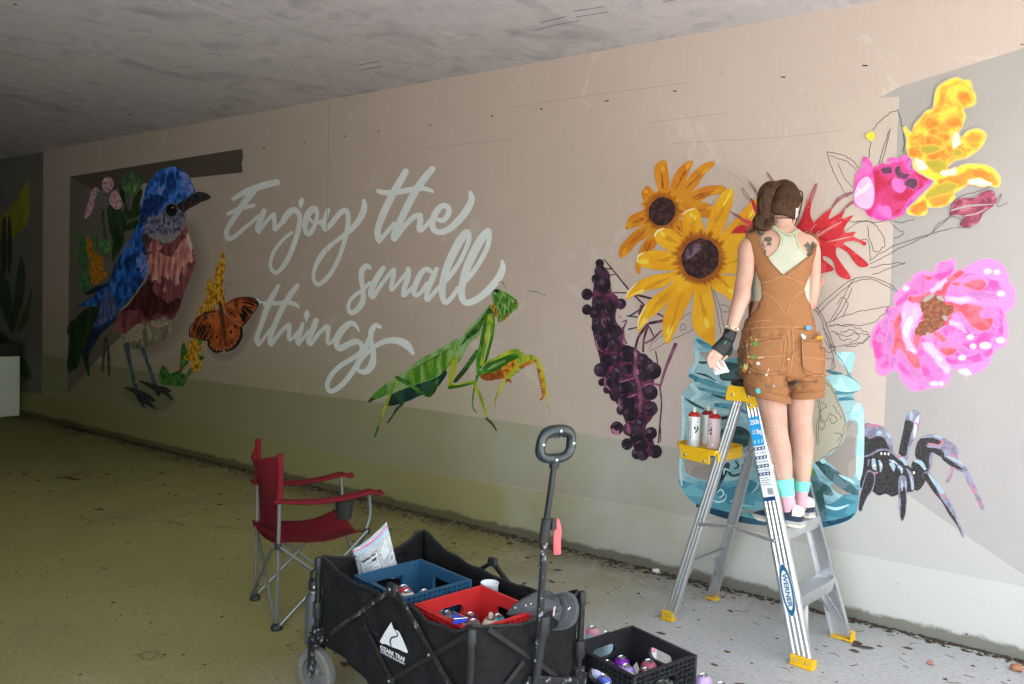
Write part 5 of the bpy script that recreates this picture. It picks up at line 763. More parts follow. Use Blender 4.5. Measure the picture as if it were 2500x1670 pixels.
LJ = [wig([(1130, 400), (1190, 440), (1230, 520), (1260, 600), (1300, 690), (1285, 800), (1260, 870), (1160, 960), (1075, 1010)], 4, 7), wig([(1090, 540), (1110, 640), (1085, 760), (1090, 880)], 4, 2), wig([(1108, 540), (1120, 640), (1100, 760), (1105, 880)], 4, 2), wig([(1120, 560), (1160, 590), (1110, 640), (1150, 700), (1200, 650)], 4, 8), wig([(1210, 580), (1250, 640), (1280, 680)], 4, 8), wig([(1180, 640), (1220, 660), (1240, 700), (1200, 720), (1190, 680)], 4, 5), wig([(1110, 700), (1150, 720), (1130, 770), (1110, 740)], 4, 5), wig([(1230, 790), (1280, 800), (1240, 860)], 4, 5),
 wig([(1100, 20), (1150, 100), (1210, 200), (1200, 300)], 4, 3), wig([(1130, 0), (1180, 80), (1230, 190), (1290, 270), (1325, 350)], 4, 3), wig([(1130, 150), (1180, 190), (1230, 160), (1190, 120)], 4, 7), wig([(1140, 250), (1200, 230), (1220, 300), (1150, 330)], 4, 8), wig([(1200, 30), (1300, 60), (1400, 40), (1480, 50)], 4, 10), wig([(1180, 150), (1300, 130), (1420, 110), (1490, 60)], 4, 8), wig([(1230, 40), (1280, 90), (1340, 80)], 4, 8)]
strokes('leaf_outlines', ZJ, LJ, M_INK, ln, cap=False, n=2)
LD = [wig([(275, 1540), (330, 1440), (420, 1370), (520, 1310), (610, 1250)], 4, 6), wig([(280, 1560), (400, 1500), (520, 1440), (640, 1380)], 4, 6), wig([(300, 1500), (380, 1430), (450, 1400)], 4, 8), wig([(520, 1380), (550, 1340), (575, 1380), (530, 1400)], 4, 6), wig([(790, 1060), (830, 1170), (860, 1300), (880, 1400)], 4, 2), wig([(770, 1040), (800, 1150), (830, 1300), (850, 1420)], 4, 2), wig([(840, 1190), (900, 1200), (920, 1240), (860, 1250)], 4, 6), wig([(1020, 255), (1060, 310), (1090, 360)], 4, 2), wig([(1018, 262), (1040, 320), (1080, 362)], 4, 2)]
strokes('leaf_outlines', ZD, LD, M_INK, ln, cap=False, n=2)
# ---------------------------------------------------------------- form-tie holes, seams and marks of the wall itself
mk = motif('tie_hole', 'small dark form-tie marks in a row high on the wall')
cmulti(S1, 'holes', [[(x-w, y), (x-w*.6, y-h), (x+w, y-h), (x+w*.7, y+h*.6)] for x, y, w, h in ((644, 361, 3, 2), (743, 348, 2.5, 2), (841, 333, 3, 2), (924, 321, 3, 1.6), (1050, 306, 3.2, 1.6), (1201, 284, 3.4, 2), (1321, 267, 4, 2), (1481, 247, 6, 2), (1647, 223, 6, 2), (1911, 189, 7, 2.2), (2111, 161, 8, 2.4), (2495, 109, 5, 1.6), (1762, 177, 1.4, 1.4), (2360, 1550, 2, 4))], M_BLK, mk, smooth=False)
sm = motif('wall_seam', 'faint formwork seams across the wall')
strokes('seams', S1, [[(804, 247, 1.6), (801, 400, 1.6), (797, 620, 1.2)], [(1250, 262, 1.2), (1450, 232, 1.4), (1680, 202, 1.2)], [(1000, 365, 1.0), (1250, 340, 1.2)], [(1580, 300, 1.2), (1780, 275, 1.2)], [(1640, 350, 1.2), (1900, 335, 1.2), (2060, 318, 1)]], paint('seam shade', [(.40, .33, .28)], 10), sm, cap=False)
# ================================================================ aluminium stepladder
M_ALU = mat('brushed aluminium', (.62, .62, .63), .34, .85, var=.10, vs=30, dirt=((.22, .22, .21), 38, .62))
M_ALU2 = mat('dull aluminium', (.52, .53, .53), .45, .8, var=.12, vs=30, dirt=((.28, .27, .26), 14, .62))
M_YP = mat('yellow plastic', (.72, .42, .012), .5, var=.10, vs=30, dirt=((.30, .13, .01), 40, .66))
M_STEEL = mat('rivet steel', (.55, .55, .54), .3, .9, var=.1)
M_STW = mat('sticker white', (.78, .79, .80), .4, var=.03); M_STB = mat('sticker blue', (.02, .30, .68), .4, var=.04); M_STN = mat('sticker navy', (.012, .055, .14), .4, var=.05); M_STK = mat('sticker grey print', (.22, .23, .25), .5, var=.05); M_LOGO = mat('sticker deep blue', (.012, .11, .22), .4, var=.05)
M_BLKPRINT = mat('black print', (.012, .012, .014), .6, var=.1)
def text_pts(body, size, spacing=1.0, bold=0.0):
    """flat mesh of a word: vertices (x, y) centred on the origin, and faces"""
    cu = bpy.data.curves.new('text', 'FONT'); cu.body = body; cu.size = size; cu.align_x = 'CENTER'; cu.align_y = 'CENTER'; cu.space_character = spacing; cu.resolution_u = 3; cu.offset = bold
    o = bpy.data.objects.new('text', cu); COL.objects.link(o)
    dg = bpy.context.evaluated_depsgraph_get(); me = bpy.data.meshes.new_from_object(o.evaluated_get(dg))
    vs = [(v.co.x, v.co.y) for v in me.vertices]; fs = [tuple(p.vertices) for p in me.polygons]
    bpy.data.objects.remove(o, do_unlink=True); bpy.data.curves.remove(cu); bpy.data.meshes.remove(me)
    return vs, fs
def text_on(name, body, size, fn, m, parent, spacing=1.0, bold=0.0):
    vs, fs = text_pts(body, size, spacing, bold); me = bpy.data.meshes.new(name)
    me.from_pydata([fn(x, y) for x, y in vs], [], fs); return link(name, me, m, parent)
def patch_on(name, outline, fn, m, parent):
    tri = mgeo.tessellate_polygon([[Vector((x, y, 0)) for x, y in outline]]); me = bpy.data.meshes.new(name)
    me.from_pydata([fn(x, y) for x, y in outline], [], [tuple(t) for t in tri]); return link(name, me, m, parent)
LAD_RZ = math.radians(-7)
lad = thing('stepladder', 'short aluminium stepladder with yellow plastic feet and top, in use by the artist', 'ladder', (-1.365, -.49, 0), LAD_RZ)
def LW(x, y, z): return Matrix.Translation((-1.365, -.49, 0)) @ Matrix.Rotation(LAD_RZ, 4, 'Z') @ Vector((x, y, z))
ZT_ = 1.14
def rail_c(front, s, z):
    t = z/ZT_
    return Vector((.355-.34*t, s*(.225-.065*t), z)) if front else Vector((-.350+.29*t, s*(.218-.065*t), z))
def rail(front, s):
    bm = bmesh.new(); rings = []
    prof = []
    w0 = 1.0; nr = 4 if front else 3
    for i in range(nr*6+1):
        u = -.5+i/(nr*6); b = abs(math.sin(math.pi*nr*(u+.5)))**.6
        prof.append((u, b))
    for z in (0.012, .3, .6, .9, ZT_+.02):
        c = rail_c(front, s, z); t = z/ZT_; w = ((.094-.026*t) if front else (.052-.010*t))
        d = (rail_c(front, s, z+.1)-rail_c(front, s, z)).normalized(); ax = Vector((d.z, 0, -d.x)).normalized()
        row = [c+ax*(u*w)+Vector((0, s*(.003+.0045*b), 0)) for u, b in prof]
        row += [c+ax*(.5*w)+Vector((0, -s*.024, 0)), c+ax*(.5*w-.003)+Vector((0, -s*.024, 0)), c+ax*(.5*w-.003)+Vector((0, s*-.001, 0)), c-ax*(.5*w-.003)+Vector((0, s*-.001, 0)), c-ax*(.5*w-.003)+Vector((0, -s*.024, 0)), c-ax*(.5*w)+Vector((0, -s*.024, 0))]
        rings.append([bm.verts.new(p) for p in row])
    n = len(rings[0])
    for A, B in zip(rings, rings[1:]):
        for j in range(n): bm.faces.new((A[j], A[(j+1) % n], B[(j+1) % n], B[j]))
    bm.faces.new(rings[0]); bm.faces.new(rings[-1])
    return bm_obj('front_rail' if front else 'rear_rail', bm, M_ALU if front else M_ALU2, lad, smooth=True, angle=50)
RAILS = {(f, s): rail(f, s) for f in (1, 0) for s in (-1, 1)}
RIV = {}
def rivet(par, p, ax, r=.006):
    if r not in RIV:
        bm = bmesh.new(); add_lathe(bm, [(r, 0), (r, .0015), (r*.7, .003), (0, .0036)], 8); me = bpy.data.meshes.new('rivet'); bm.to_mesh(me); bm.free(); me.materials.append(M_STEEL)
        for q in me.polygons: q.use_smooth = True
        RIV[r] = me
    o = bpy.data.objects.new('rivet', RIV[r]); COL.objects.link(o); o.parent = par; o.location = p
    o.rotation_euler = Vector((0, 0, 1)).rotation_difference(Vector(ax)).to_euler(); return o
# feet
for f, s in RAILS:
    c = rail_c(f, s, .018); w = .108 if f else .064; bm = bmesh.new()
    add_box(bm, (c.x+(.004 if f else -.004), c.y+s*.012, .024), (w, .012, .048)); add_box(bm, (c.x+(.004 if f else -.004), c.y, .006), (w, .05, .012))
    add_box(bm, (c.x+(.004 if f else -.004)+w*.5-.006, c.y-s*.010, .022), (.010, .034, .044))
    ft = bm_obj('foot', bm, M_YP, lad, bevel=.004)
    for k in ((-.25, .25) if f else (0,)): rivet(ft, Vector((c.x+k*w, c.y+s*.018, .026)), (0, s, 0))
# steps
for z in (.295, .585, .87):
    c = rail_c(1, 1, z); hw = c.y-.004; bm = bmesh.new(); d = .088
    add_box(bm, (c.x+.004, 0, z-.003), (d, 2*hw, .006))
    for k in range(7): add_box(bm, (c.x+.004-d/2+.010+k*.0115, 0, z+.0012), (.0045, 2*hw, .003))
    add_box(bm, (c.x+.004+d/2-.002, 0, z-.030), (.004, 2*hw, .052)); add_box(bm, (c.x+.004-d/2+.002, 0, z-.024), (.004, 2*hw, .042))
    st = bm_obj('step', bm, M_ALU, lad, bevel=.0012, seg=1)
    for k in (-.3, .3): rivet(st, Vector((c.x+.004+d/2, k*hw*1.2, z-.03)), (1, 0, 0), .005)
# knee braces under the bottom step, rear bars and spreaders
for s in (-1, 1):
    bm = bmesh.new(); add_bar(bm, rail_c(1, s, .262)+Vector((0.02, -s*.12, 0)), rail_c(1, s, .09)+Vector((.03, -s*.012, 0)), .016, .004); bm_obj('step_brace', bm, M_ALU2, lad)
    bm = bmesh.new(); add_bar(bm, rail_c(1, s, .262)+Vector((-.02, -s*.12, 0)), rail_c(1, s, .12)+Vector((-.03, -s*.012, 0)), .012, .004); bm_obj('step_brace', bm, M_ALU2, lad)
for z in (.285, .835):
    bm = bmesh.new(); a, b = rail_c(0, -1, z), rail_c(0, 1, z)
    add_bar(bm, a+Vector((-.012, .004, 0)), b+Vector((-.012, -.004, 0)), .006, .034); add_bar(bm, a+Vector((-.004, .004, .017)), b+Vector((-.004, -.004, .017)), .022, .004)
    hb = bm_obj('rear_bar', bm, M_ALU2, lad)
    for s in (-1, 1): rivet(hb, rail_c(0, s, z)+Vector((-.015, -s*.06, 0)), (-1, 0, 0)); rivet(hb, rail_c(0, s, z)+Vector((-.009, -s*.05, 0)), (1, 0, 0))
for s in (-1, 1):
    bm = bmesh.new(); add_bar(bm, rail_c(0, s, .27)+Vector((-.004, -s*.10, 0)), rail_c(0, s, .14)+Vector((-.002, -s*.01, 0)), .012, .004); bm_obj('rear_brace', bm, M_ALU, lad)
for s in (-1, 1):
    a = rail_c(0, s, .515)+Vector((0, s*.014, 0)); b = rail_c(1, s, .525)+Vector((0, s*.016, 0)); m_ = (a*.56+b*.44)+Vector((0, 0, .022))
    bm = bmesh.new(); add_bar(bm, a, m_, .004, .017); add_bar(bm, m_+Vector((-.02, s*.004, 0)), b+Vector((0, s*.003, 0)), .004, .017); sp_ = bm_obj('spreader', bm, M_ALU, lad, bevel=.001, seg=1)
    for p in (a, m_+Vector((-.012, s*.004, 0)), m_+Vector((.02, s*.004, -.006)), b+Vector((-.012, s*.003, .003))): rivet(sp_, p+Vector((0, s*.002, 0)), (0, s, 0), .005)
# yellow top with its two end plates
tp = part_empty('top_cap', lad)
bm = bmesh.new(); add_box(bm, (-.030, 0, 1.196), (.135, .345, .022)); add_box(bm, (-.030, 0, 1.2085), (.10, .30, .004))
bm_obj('top_plate', bm, M_YP, tp, bevel=.006)
for s in (-1, 1):
    ol = [(-.098, 1.212), (.022, 1.212), (.040, 1.185), (.046, 1.168), (.060, 1.160), (.066, 1.140), (.058, 1.128), (.045, 1.128), (.034, 1.112), (.018, 1.112), (.006, 1.124), (-.002, 1.142), (-.030, 1.142), (-.106, 1.138), (-.108, 1.155)]
    bm = bmesh.new()
    for y in (s*.174, s*.186):
        pass
    A = [bm.verts.new((x, s*.172, z)) for x, z in ol]; B = [bm.verts.new((x, s*.186, z)) for x, z in ol]
    bm.faces.new(A); bm.faces.new(B[::-1])
    for i in range(len(ol)): bm.faces.new((A[i], A[(i+1) % len(ol)], B[(i+1) % len(ol)], B[i]))
    pl = bm_obj('end_plate', bm, M_YP, tp, bevel=.003)
    for x, z in ((-.072, 1.168), (.010, 1.170), (.020, 1.132)): rivet(pl, Vector((x, s*.186, z)), (0, s, 0), .0075)
# fold-out paint shelf
TR = [(-.41, -.10), (-.37, -.155), (-.15, -.19), (-.135, -.16), (-.135, .05), (-.16, .10), (-.40, .13), (-.42, .08)]; TZ = .872
bm = bmesh.new()
A = [bm.verts.new((x, y, TZ-.012)) for x, y in TR]; B = [bm.verts.new((x, y, TZ)) for x, y in TR]; bm.faces.new(A[::-1]); bm.faces.new(B)
for i in range(len(TR)): bm.faces.new((A[i], A[(i+1) % 8], B[(i+1) % 8], B[i]))
for i in range(8):
    a, b = Vector((*TR[i], TZ+.004)), Vector((*TR[(i+1) % 8], TZ+.004)); add_bar(bm, a, b, .008, .022)
tray = bm_obj('paint_shelf', bm, M_YP, lad, bevel=.002)
bm = bmesh.new(); 
for q in ([(-.355, -.160), (-.175, -.188)],):
    a, b = Vector((*q[0], TZ-.03)), Vector((*q[1], TZ-.032)); add_bar(bm, a, b, .008, .05)
a, b = Vector((-.13, -.19, TZ-.018)), Vector((-.13, .05, TZ-.018)); add_bar(bm, a, b, .008, .04)
bk = bm_obj('shelf_bracket', bm, M_YP, tray, bevel=.003)
rivet(bk, Vector((-.325, -.169, TZ-.032)), (-.15, -1, 0), .008); rivet(bk, Vector((-.205, -.188, TZ-.044)), (-.15, -1, 0), .008)
# stickers on the near front rail: (u across the rail, v metres up the rail)
def on_rail(lift=.0085):
    def fn(u, v):
        z = v; c = rail_c(1, -1, z); d = (rail_c(1, -1, z+.1)-rail_c(1, -1, z)).normalized(); ax = Vector((d.z, 0, -d.x)).normalized()
        return c+ax*u+Vector((0, -lift, 0))
    return fn
r0 = RAILS[(1, -1)]
def rect(u0, u1, v0, v1, n=6):
    return [(u0, v0+(v1-v0)*i/n) for i in range(n+1)]+[(u1, v1-(v1-v0)*i/n) for i in range(n+1)]
lab = patch_on('rating_sticker', rect(-.029, .029, .70, 1.075), on_rail(.0080), M_STW, r0)
patch_on('sticker_print', rect(-.029, .029, .945, 1.075), on_rail(.0085), M_STB, r0)
text_on('sticker_print', '250lb', .0275, lambda x, y: on_rail(.0092)(x*.92+.001, 1.050+y*1.1), M_STW, r0, .85, .0006)
text_on('sticker_print', '113kg', .0265, lambda x, y: on_rail(.0092)(x*.88+.002, 1.006+y*1.1), M_STW, r0, .85, .0006)
for k, u in enumerate((-.017, .003, .020)): patch_on('sticker_print', rect(u-.005, u+.005, .955, .972), on_rail(.0092), mat('sticker pale blue', (.25, .55, .80), .4, var=.05), r0)
for v in (.925, .885, .847, .812):
    patch_on('sticker_print', rect(-.029, .029, v, v+.014), on_rail(.0085), M_STN, r0)
    for u in (-.018, .0, .018): patch_on('sticker_print', rect(u-.005, u+.005, v+.004, v+.010), on_rail(.0092), M_STW, r0)
for v, tx in ((.912, '1.22 m'), (.873, '2.98 m'), (.836, '0.38 m')): text_on('sticker_print', tx, .012, lambda x, y, v=v: on_rail(.0085)(x+.014, v+y), M_STK, r0, .95, .0002)
for v, tx in ((.912, '4ft'), (.873, '9 ft 9in'), (.836, '1ft 3in')): text_on('sticker_print', tx, .011, lambda x, y, v=v: on_rail(.0085)(x-.018, v+y), M_STK, r0, .95, .0002)
for k in range(8): patch_on('sticker_print', rect(-.002+k*.0034, -.002+k*.0034+(.0022 if k % 3 else .0011), .728, .755, 1), on_rail(.0085), M_BLKPRINT, r0)
for k in range(4): patch_on('sticker_print', rect(-.024, .012+(k % 2)*.010, .800-k*.010, .8025-k*.010, 1), on_rail(.0085), M_STK, r0)
patch_on('sticker_print', rect(-.029, .029, .70, .718), on_rail(.0085), M_STN, r0)
def ell(a, b, cv, n=36): return [(a*math.cos(2*math.pi*i/n), cv+b*math.sin(2*math.pi*i/n)) for i in range(n)]
patch_on('logo_sticker', ell(.031, .112, .318), on_rail(.0080), M_STW, r0); patch_on('logo_sticker', ell(.029, .109, .318), on_rail(.0085), M_LOGO, r0); patch_on('logo_sticker', ell(.0205, .084, .318), on_rail(.0092), M_STW, r0)
text_on('logo_sticker', 'WERNER', .031, lambda x, y: on_rail(.0099)(y*.95, .318-x*1.12), M_LOGO, r0, 1.0, .0009)
# ---------------------------------------------------------------- spray cans
M_CANW = mat('can white', (.66, .69, .70), .35, .1, var=.05, dirt=((.45, .40, .40), 12, .7)); M_CANRING = mat('can ring', (.65, .65, .66), .25, .9, var=.08); M_NOZ = mat('cream nozzle', (.72, .66, .52), .5, var=.05); M_LTBLUE = mat('can pale blue', (.42, .58, .66), .4, var=.06)
CAN_MESH = {}
def can_mesh(kind):
    if kind in CAN_MESH: return CAN_MESH[kind]
    bm = bmesh.new()
    if kind == 'body': add_lathe(bm, [(.030, 0), (.0318, .002), (.0325, .006), (.0325, .148), (.0318, .152), (.0305, .154), (.0305, .150)], 20)
    elif kind == 'dome': add_lathe(bm, [(.0305, .150), (.0316, .154), (.0312, .158), (.028, .165), (.022, .1715), (.016, .175), (.0150, .175)], 20)
    elif kind == 'ring': add_lathe(bm, [(.0155, .174), (.0168, .176), (.0162, .1795), (.0140, .180), (.0125, .176), (.0100, .175), (.006, .175), (.005, .181), (.0018, .182), (0, .182)], 16)
    elif kind == 'nozzle': add_lathe(bm, [(.0085, .178), (.0095, .181), (.0085, .193), (.0065, .198), (0, .199)], 12)
    elif kind == 'cap': add_lathe(bm, [(.0305, .150), (.0312, .152), (.0300, .196), (.0285, .202), (.022, .204), (.020, .198), (0, .198)], 20)
    bmesh.ops.recalc_face_normals(bm, faces=bm.faces); me = bpy.data.meshes.new(kind); bm.to_mesh(me); bm.free()
    for p in me.polygons: p.use_smooth = True
    try: me.set_sharp_from_angle(angle=math.radians(50))
    except Exception: pass
    CAN_MESH[kind] = me; return me
def can_part(name, kind, m, parent):
    me = can_mesh(kind).copy(); me.materials.clear(); o = bpy.data.objects.new(name, me); COL.objects.link(o); o.parent = parent; me.materials.append(m); return o
def spray_can(label, loc, col, group, nozzle=True, body=None, digit=None, face=0, tilt=(0, 0), print_=True, stripe=False):
    t = thing('spray_can', label, 'spray can', loc, 0, group); t.rotation_euler = (tilt[0], tilt[1], face)
    b = can_part('body', 'body', body or M_CANW, t); can_part('shoulder', 'dome', mat('can lacquer %.2f %.2f %.2f' % col, col, .3, var=.06), t); can_part('valve_ring', 'ring', M_CANRING, t)
    if nozzle: can_part('nozzle', 'nozzle', M_NOZ, t)
    R_ = .0329
    def cyl(a0, z0): return lambda x, y: Vector((R_*math.cos(a0+x/R_), R_*math.sin(a0+x/R_), z0+y))
    def rows(u0, u1, v0, v1, n=6): return [(u0+(u1-u0)*i/n, v0) for i in range(n+1)]+[(u1-(u1-u0)*i/n, v1) for i in range(n+1)]
    if digit: text_on('printed_number', digit, .052, cyl(-math.pi/2+.25, .088), M_BLKPRINT, b, .9, .0014)
    if print_:
        patch_on('printed_label', rows(-.002, .010, -.004, .024), cyl(-math.pi/2-.15, .045), M_STW, b)
        for k in range(4): patch_on('printed_label', rows(-.010, .010, 0, .0016), cyl(-math.pi/2+.2, .016+k*.005), M_STK, b)
        for k in range(5): patch_on('printed_label', rows(-.012+.003*(k % 2), .004, 0, .0014), cyl(-math.pi/2-.75, .03+k*.02), M_STK, b)
        patch_on('printed_label', [(0, -.011), (.011, 0), (0, .011), (-.011, 0)], cyl(-math.pi/2+.75, .022), mat('hazard red', (.6, .10, .08), .5, var=.05), b)
        patch_on('printed_label', [(0, -.008), (.008, 0), (0, .008), (-.008, 0)], lambda x, y: cyl(-math.pi/2+.75, .022)(x, y)*1.0+Vector((0, -.0005, 0)), M_STW, b)
        patch_on('printed_label', rows(-.0025, .0025, -.0025, .0025, 2), cyl(-math.pi/2+.35, .128), M_BLKPRINT, b)
        if stripe: patch_on('printed_label', rows(-.0014, .0014, .004, .145, 1), cyl(-math.pi/2-.62, 0), M_STN, b); patch_on('printed_label', rows(-.010, -.004, .01, .13, 2), cyl(-math.pi/2-.8, 0), M_STK, b)
    return t
RED = (.42, .018, .015)
G1_ = 'red topped spray cans on the ladder shelf'
spray_can('red topped white spray can numbered 9, leftmost on the yellow ladder shelf', LW(-.335, -.080, TZ+.001), RED, G1_, digit='9', face=.55, stripe=True)
spray_can('red topped white spray can with reddened nozzle, standing behind the can numbered 9', LW(-.325, .035, TZ+.001), (.22, .015, .012), G1_, face=.5)
spray_can('red topped pinkish spray can next to the ladder leg, with pink overspray', LW(-.236, -.050, TZ+.001), RED, G1_, body=mat('can pink oversprayed', (.62, .50, .53), .4, .05, var=.06, dirt=((.55, .16, .2), 30, .62)), digit='4', face=-.5)
# flat black case resting on the ladder top
t = thing('glasses_case', 'flat black case lying on the yellow ladder top beside the shorts', 'case', LW(-.062, -.10, 1.2110), LAD_RZ+.1)
bm = bmesh.new(); add_lathe(bm, [(.050, 0), (.056, .006), (.054, .014), (.057, .018), (.050, .030), (.03, .036), (0, .037)], 20, M=Matrix.Diagonal((1, 1.5, 1))); bm_obj('shell', bm, mat('black rubber', (.014, .014, .013), .35, var=.15), t, smooth=True)
bm = bmesh.new(); add_lathe(bm, [(.0575, .0155), (.0585, .0175), (.0575, .0195)], 20, M=Matrix.Diagonal((1, 1.5, 1))); bm_obj('rim', bm, mat('dark green rubber', (.03, .035, .025), .4, var=.1), t, smooth=True)
# ================================================================ the artist on the ladder
from mathutils.bvhtree import BVHTree
def P(px, py, d): return CP + ray(px, py)*d          # a point of the place seen at this pixel, d metres in front of the lens
def sc(d): return d/F_PX
PA = Vector((math.cos(YAW), math.sin(YAW), 0)); PB = Vector((-math.sin(YAW), math.cos(YAW), 0)); PZ = Vector((0, 0, 1))
def rings_loft(bm, rows, n=24, k=4, sq=1.0, tilt=None, grow=(0, 0), flare=None):
    """rows: (px, py, half width px, half depth m, distance) -> closed loft of level ellipses"""
    rs = spline(rows, False, k); R_ = []
    for i, (px, py, hw, hd, d) in enumerate(rs):
        c = P(px, py, d); a = hw*sc(d)+grow[0]; b = hd+grow[1]
        row = []
        for j in range(n):
            t = 2*math.pi*j/n; cx, sx = math.cos(t), math.sin(t)
            cx = math.copysign(abs(cx)**sq, cx); sx = math.copysign(abs(sx)**sq, sx)
            row.append(bm.verts.new(c + PA*(a*cx) + PB*(b*sx) + (PZ*(tilt*cx*a) if tilt else Vector())))
        R_.append(row)
    for A, B in zip(R_, R_[1:]):
        for j in range(n): bm.faces.new((A[j], A[(j+1) % n], B[(j+1) % n], B[j]))
    bm.faces.new(R_[0]); bm.faces.new(R_[-1])
def limb(bm, pts, n=14, k=5, cap=True):
    """pts: (px, py, radius px, distance)"""
    rs = spline(pts, False, k); add_tube(bm, [P(a, b, d) for a, b, r, d in rs], [r*sc(d) for a, b, r, d in rs], n)
    for e in (pts[0], pts[-1]): blob(bm, e[0], e[1], e[2]*.97, e[3])
def blob(bm, px, py, r, d, s=(1, 1, 1)):
    c = P(px, py, d); r *= sc(d)
    add_lathe(bm, [(0, -r)]+[(r*math.cos(a), r*math.sin(a)) for a in (-1.2, -.8, -.4, 0, .4, .8, 1.2)]+[(0, r)], 12, M=Matrix.Diagonal(s), c=c)
def remesh(o, vox, smooth=5):
    m = o.modifiers.new('remesh', 'REMESH'); m.mode = 'VOXEL'; m.voxel_size = vox; m.use_smooth_shade = True
    s = o.modifiers.new('smooth', 'SMOOTH'); s.factor = .5; s.iterations = smooth
def skin_mat():
    m, nt, b = _new('skin'); v = coords(nt)
    col = mix_col(nt, (.47, .265, .195), (.58, .365, .285), noise(nt, v, 7, 6, .65)); col = mix_col(nt, col, (.50, .20, .15), ramp(nt, noise(nt, v, 8, 5, .65), [(.48, 0), (.72, .6)]))
    col = mix_col(nt, col, (.30, .14, .09), ramp(nt, noise(nt, v, 75, 2), [(.74, 0), (.78, .55)]))
    nt.links.new(col, b.inputs['Base Color']); b.inputs['Roughness'].default_value = .5; b.inputs['Specular IOR Level'].default_value = .35
    b.inputs['Subsurface Weight'].default_value = .12; b.inputs['Subsurface Radius'].default_value = (.02, .008, .004)
    bump(nt, b, noise(nt, v, 160, 3), .12, .002); return m
def cloth_mat(name, c, wear=None, folds=.5, fs=14):
    m, nt, b = _new(name); v = coords(nt)
    col = mix_col(nt, tuple(x*.88 for x in c), tuple(min(1, x*1.10) for x in c), noise(nt, v, 12, 5, .6))
    tw = nt.nodes.new('ShaderNodeTexWave'); tw.inputs['Scale'].default_value = 420; tw.bands_direction = 'DIAGONAL'; nt.links.new(v, tw.inputs['Vector'])
    col = mix_col(nt, col, mix_col(nt, col, (0, 0, 0), .2), tw.outputs[1])
    if wear: col = mix_col(nt, col, wear, ramp(nt, noise(nt, v, 30, 5, .7), [(.62, 0), (.74, .5)]))
    nt.links.new(col, b.inputs['Base Color']); b.inputs['Roughness'].default_value = .85; b.inputs['Specular IOR Level'].default_value = .2
    bump(nt, b, noise(nt, coords(nt, (1, 1, 1.6)), fs, 3, .5, .8), folds, .02); return m
M_SKIN = skin_mat(); M_DUCK = cloth_mat('rust brown canvas', (.32, .14, .060), (.40, .20, .095), .35, 16); M_DUCKD = mat('canvas seam', (.27, .095, .03), .9, var=.1); M_STITCH = mat('tan stitching', (.55, .27, .11), .8, var=.1)
M_MINT = cloth_mat('pale sage jersey', (.47, .465, .375), None, .25, 20); M_HAIR = None
def hair_mat():
    m, nt, b = _new('dark brown hair'); v = coords(nt)
    st = noise(nt, coords(nt, (90, 90, 9)), 4, 4, .6, .6)
    col = ramp(nt, st, [(.32, (.014, .007, .004)), (.5, (.050, .024, .013)), (.70, (.15, .075, .040))])
    nt.links.new(col, b.inputs['Base Color']); b.inputs['Roughness'].default_value = .48; b.inputs['Specular IOR Level'].default_value = .14
    bump(nt, b, st, .9, .006); return m
M_HAIR = hair_mat()
per = thing('person', 'artist in rust brown short overalls seen from behind, standing on the ladder painting the wall', 'person', LW(.18, 0, .588))
per_inv = Matrix.Translation(-Vector(per.location))
def adopt(o, parent=per):
    """world-placed mesh becomes a part of the person without moving"""
    o.parent = parent
    if parent is per or parent.parent is not None: o.matrix_parent_inverse = per_inv.copy() if parent is per else Matrix()
    return o
TORSO = [(1910, 535, 25, .052, 3.93), (1909, 553, 30, .056, 3.925), (1899, 570, 68, .066, 3.915), (1900, 586, 84, .080, 3.905), (1903, 615, 80, .095, 3.895), (1904, 650, 68, .105, 3.885), (1905, 690, 65, .105, 3.875), (1905, 735, 64, .100, 3.865), (1906, 780, 74, .102, 3.855), (1908, 820, 87, .115, 3.85), (1910, 870, 92, .120, 3.845), (1910, 915, 86, .110, 3.845)]
def torso_bm():
    bm = bmesh.new(); rings_loft(bm, TORSO, 32, 5, .88); return bm
bm = torso_bm()
# legs
LEG_L = [(1872, 900, 42, 3.83), (1878, 940, 41, 3.82), (1883, 975, 36.6, 3.81), (1887, 1001, 33, 3.805), (1892, 1028, 29.2, 3.80), (1894, 1048, 27.6, 3.80), (1898, 1075, 27.8, 3.81), (1903, 1092, 27, 3.815), (1911, 1141, 23.4, 3.80), (1915, 1170, 19.5, 3.79), (1920, 1200, 16.5, 3.785), (1925, 1230, 15.5, 3.78), (1929, 1252, 16, 3.775)]
LEG_R = [(1945, 900, 42, 3.87), (1950, 940, 38, 3.88), (1953.5, 982, 32.5, 3.89), (1953.7, 1034, 27.7, 3.90), (1957.5, 1076, 28.5, 3.915), (1958.5, 1125, 24.5, 3.91), (1958, 1171, 19, 3.905), (1956, 1195, 15.5, 3.905), (1955, 1218, 14, 3.905), (1954, 1240, 14.5, 3.905)]
limb(bm, LEG_L, 18); limb(bm, LEG_R, 18)
# arms
ARM_L = [(1838, 590, 22, 3.895), (1825, 606, 22, 3.88), (1822, 630, 20.6, 3.86), (1819, 668, 20.6, 3.83), (1812.6, 706, 20, 3.80), (1810, 725, 20.6, 3.79), (1804, 744, 19.4, 3.79), (1797.5, 765, 17.6, 3.79), (1791.5, 783, 15.4, 3.79), (1786, 806, 13.2, 3.79), (1781, 820, 13.5, 3.79)]
ARM_R = [(1968, 592, 22, 3.905), (1980, 608, 21.5, 3.91), (1984, 640, 19.5, 3.93), (1983, 680, 19, 3.96), (1978, 720, 18.5, 3.99), (1974, 742, 17.5, 4.01), (1978, 738, 16.5, 4.06), (1985, 722, 14.5, 4.12), (1990, 706, 12.5, 4.18), (1994, 697, 11.5, 4.21)]
limb(bm, ARM_L, 16); limb(bm, ARM_R, 14)
